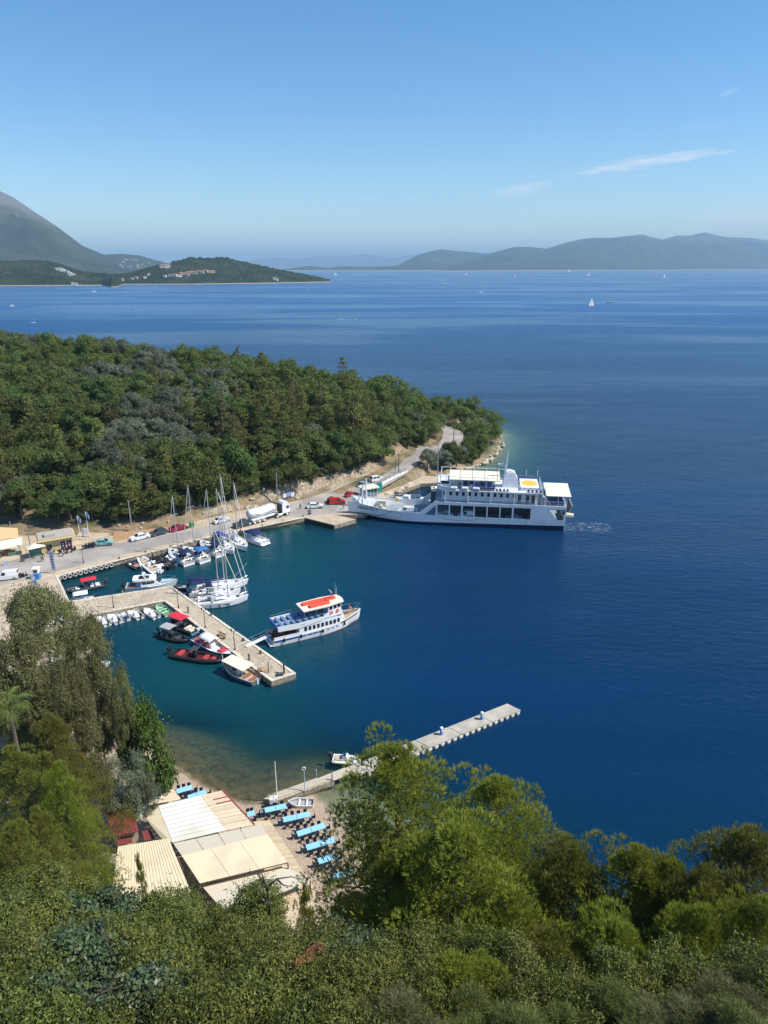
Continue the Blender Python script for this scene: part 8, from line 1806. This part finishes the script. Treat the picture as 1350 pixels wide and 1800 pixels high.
fg(F_tam[0], 14.5, 62, 1026, 74, 'tamarisk_tree', 'huge brownish green feathery tree at the left, in front of the quay', s=1.0)
fg(F_tam[1], 12, 143, 1084, 67, 'tamarisk_tree', 'second brownish green feathery tree, its crown against the pier water', s=.72)
fg(F_tam[1], 12, 20, 1110, 62, 'tamarisk_tree', 'feathery brownish tree at the left edge below the huge one', s=.95)
fg(F_tam[1], 12, 205, 1172, 64, 'tamarisk_tree', 'sparse feathery branchy tree leaning over the dark water', s=.36)
fg(F_tam[0], 14.5, 110, 1165, 58, 'tamarisk_tree', 'brownish green tree in front of the boats laid up ashore', s=.5)
fg(F_fig, 5.7, 248, 1250, 64, 'fig_tree', 'bright green tree by the shore left of the shallow water', s=.95)
fg(F_olv, 6.2, 215, 1312, 60, 'olive_tree', 'grey olive tree above the red roofed hut', s=1.0)
fg(F_olv, 6.2, 245, 1345, 60, 'olive_tree', 'smaller grey olive tree touching the reed roof', s=.72)
fg(F_olv, 6.2, 972, 1440, 37, 'olive_tree', 'thin loose grey green tree between the bright pines and the right group', s=.62)
fg(F_pine[0], 14.3, 240, 1484, 33, 'cypress_tree', 'small dark spire of a conifer in front of the corrugated roof', s=.16)
fg(F_pine[1], 14.3, 533, 1538, 30, 'pine_tree', 'dark pine with a bare arching trunk before the lower sheet roof', group=pg_, s=.30)
fg(F_pine[3], 12.3, 478, 1560, 29, 'pine_tree', 'young bright pine left of the dark arching one', group=pg_, s=.24)
# palm
def palm(px, pyt, Y, label):
    v = AtY(px, pyt, Y); z = HZ(v.x, Y); h = v.z-z-.6; t_ = thing('palm_tree', label, 'tree', (v.x, Y, z)); M().tube((0, 0, -.3), (0, 0, h), .22, .18, 8).build('trunk', bark, t_)
    fm_ = leafmat('palm_leaf', (.10, .15, .03), (.16, .20, .045), .3)
    P = []; F = []; 
    fr = M()
    for side in (-1, 1):
        for i in range(17):
            u = i/16; x = .3+2.0*u; zz = .75*math.sin(u*2.3)-u*u*.9; l = .55*math.sin(pi*(.12+.8*u)); fr.add([(x, 0, zz), (x+.07, 0, zz), (x+.35*l, side*l, zz-.25*l)], [(0, 1, 2)])
    fr.path([(0, 0, 0), (.8, 0, .6), (1.6, 0, .45), (2.4, 0, -.25)], [.03, .02, .015, .008], 4); f0 = None
    for k in range(26):
        if f0 is None: o = fr.build('frond', fm_, t_); f0 = o.data
        else: o = part('frond', f0, fm_, t_)
        o.location = (0, 0, h); o.rotation_euler = (0, -.55+1.2*((k*7) % 26)/26, k*2.399)
palm(12, 1232, 52, 'bright green palm rising at the left edge between the pines')
# broad shrubs and small trees that fill the slope below the viewpoint
sg = 'evergreen shrubs on the slope below the viewpoint'
rows = [  # px, top py, Y, kind, width factor, label
 (60, 1520, 29, 'oak', 1.0), (200, 1545, 28, 'car', .9), (330, 1562, 29, 'oak', .8), (425, 1548, 28, 'oak', .85), (285, 1556, 27, 'oak', .8), (118, 1560, 26, 'car', 1.0), (160, 1600, 24, 'oak', .9), (20, 1590, 24, 'oak', 1.0),
 (250, 1625, 23, 'oak', .8), (390, 1610, 25, 'oak', .8), (455, 1625, 24, 'oak', .8), (520, 1618, 25, 'oak', .75), (600, 1625, 25, 'car', .85), (560, 1668, 22, 'oak', .9), (645, 1655, 22.5, 'car', .8), (700, 1668, 22, 'oak', .8), (760, 1660, 22, 'oak', .8),
 (60, 1650, 21, 'oak', .9), (140, 1680, 19.5, 'car', .9), (225, 1690, 19, 'oak', .9), (20, 1720, 18, 'oak', .9), (90, 1745, 17, 'car', .8), (200, 1750, 17, 'car', .9), (290, 1740, 17.5, 'oak', .8), (420, 1690, 20, 'oak', .9), (500, 1720, 18.5, 'oak', .9), (400, 1760, 17, 'oak', .8), (590, 1740, 18, 'oak', .8), (660, 1720, 19, 'oak', .8), (480, 1780, 16, 'oak', .8), (740, 1740, 18, 'bro', 1.3), (820, 1700, 20, 'bro', 1.4), (860, 1655, 21.5, 'oak', .7), (800, 1620, 23, 'oak', .6), (900, 1725, 18.5, 'bro', 1.4), (960, 1690, 20, 'oak', .8), (1010, 1740, 18, 'bro', 1.4), (1080, 1700, 20, 'oak', .8), (1150, 1730, 18.5, 'bro', 1.3), (1200, 1670, 21, 'oak', .8), (1260, 1700, 19.5, 'bro', 1.6), (1330, 1690, 20, 'oak', .8), (1300, 1760, 17, 'bro', 1.4), (1370, 1740, 18, 'oak', .8), (1100, 1770, 17, 'bro', 1.3), (680, 1780, 16.5, 'bro', 1.3), (800, 1770, 17, 'bro', 1.3), (950, 1775, 16.5, 'bro', 1.3), (1200, 1785, 16.5, 'bro', 1.3), (30, 1790, 15.5, 'oak', .8), (140, 1795, 15.5, 'oak', .7), (320, 1795, 15.5, 'oak', .7), (560, 1795, 15.5, 'oak', .7), (1350, 1800, 15.5, 'bro', 1.3)]
near = [('the left edge', 60), ('the corrugated roof', 250), ('the broad cream roof', 400), ('the arching pine', 530), ('the tallest pine', 700), ('the second pine', 870), ('the thin grey tree', 975), ('the right hand pines', 1120), ('the notch of open sea', 1210), ('the right edge', 1340)]
seen = {}
for i, (px, py, Y, k, w) in enumerate(rows):
    if k == 'bro' and Y > 17.4 and i % 2: k = 'pin'; py -= 60; w = .75
    elif k == 'bro' and Y > 17.4: k = 'oak'; w = .7; py += 25
    elif k == 'bro': w = .9; py += 20
    if Y >= 23: py += 38
    elif Y > 19.5: py += 15
    nm, d_, pr, H0_ = {'oak': ('oak_shrub', 'leafy evergreen shrub', F_oak[i % 3], 4.5), 'car': ('carob_shrub', 'blue green broad leaved carob', F_car[i % 2], 3.9), 'pin': ('pine_sapling', 'low bushy young pine', F_pine[3 if i % 2 else 1], 12.5 if i % 2 else 14.3), 'bro': ('broom_shrub', 'soft feathery olive bush', F_bro[0 if i % 3 else 2], 2.2)}[k]
    a = min(near, key=lambda q: abs(q[1]-px))[0]; lv = 'far' if Y >= 24 else 'middle' if Y > 19.5 else 'near' if Y > 17 else 'front'
    key = (d_, a, lv); seen[key] = seen.get(key, 0)+1; side = '' if seen[key] == 1 else ', its twin' if seen[key] == 2 else ', third one'
    v = AtY(px, py, Y); z = HZ(v.x, Y); hh = v.z-z; s = max(hh/H0_, .45 if k != 'pin' else .25); s = min(s, 1.5)
    plant(pr, nm, f'{d_} in the {lv} row below {a}{side}', 'shrub' if k != 'pin' else 'tree', (v.x, Y, max(z-.3, v.z-H0_*s)), random.uniform(0, 6.28), s*w, sg, s)
fg(F_bro[1], 2.4, 335, 1600, 18.5, 'weeping_broom', 'pale weeping feathery bush hanging over the dark shrubs at left centre', 'shrub', s=1.35)
v = AtY(330, 1660, 21.3)
dr = [fgbroad(60, .5, .9, 500, .12, lm_dry, 5, .5, trunk=False)][0]
for px, py, Y in [(537, 1708, 19.2), (556, 1690, 19.6)]: v = AtY(px, py, Y); plant(dr, 'dead_branch', 'spray of dead orange leaves on a green shrub, '+('larger' if px < 550 else 'smaller')+' of two', 'branch', v, 0, .75, 'dead orange sprays')
def bare(pts_px, Y, label, r=.09):
    a = AtY(*pts_px[0][0], Y); t_ = thing('bare_tree', label, 'tree', a)
    for k, pp_ in enumerate(pts_px): M().path([AtY(x, y, Y+.15*i*(k+1))-a for i, (x, y) in enumerate(pp_)], [r*(1-.8*i/(len(pp_)-1))/(1+.5*(k > 0)) for i in range(len(pp_))], 6).build('trunk' if k == 0 else 'branch', mat('dark_bark', (.07, .055, .045), .9), t_)
bare([[(480, 1640), (474, 1590), (468, 1556), (452, 1536), (436, 1533)], [(470, 1560), (486, 1545), (512, 1541), (535, 1548)], [(474, 1590), (460, 1572), (448, 1560), (428, 1556)], [(468, 1556), (462, 1540), (458, 1528)], [(486, 1545), (498, 1556), (520, 1560)]], 27.5, 'bare dark branches arching in front of the lower sheet roof')
bare([[(190, 1720), (196, 1680), (186, 1640), (176, 1600)], [(194, 1690), (215, 1650), (222, 1615)], [(190, 1655), (170, 1630), (158, 1612)]], 18.5, 'thin pale dead twigs standing among the shrubs at lower left', .04)
bare([[(150, 1770), (190, 1735), (214, 1706)], [(178, 1745), (205, 1735), (225, 1730)]], 16.2, 'fallen bare branch among the shrubs at the bottom left', .04)
# ground cover over the whole slope
gc = []
for i in range(900):
    x = random.uniform(-75, 45); y = random.uniform(8, 60); nf = np.interp(x, NFOOT[:, 0], NFOOT[:, 1])
    if y > nf-2: continue
    px, py = proj(x, y, HZ(x, y))
    if px < -150 or px > 1500 or py > 2100: continue
    gc.append((P_shrub[i % 3], x, y, HZ(x, y)-.2, random.uniform(.5, 1.1)))
merged('undergrowth', gc, lm_fo, 'low scrub covering the slope under the pines')
gc = []
for i in range(260):
    x = random.uniform(-110, -48); y = random.uniform(60, 96)
    px, py = proj(x, y, 1.2)
    if px < -200 or px > 190 or y > np.interp(x, NFOOT[:, 0], NFOOT[:, 1])+12: continue
    gc.append((P_shrub[i % 3], x, y, 1.1, random.uniform(.5, 1.0)))
merged('undergrowth', gc, lm_shrub, 'low scrub beneath the feathery trees at the left')
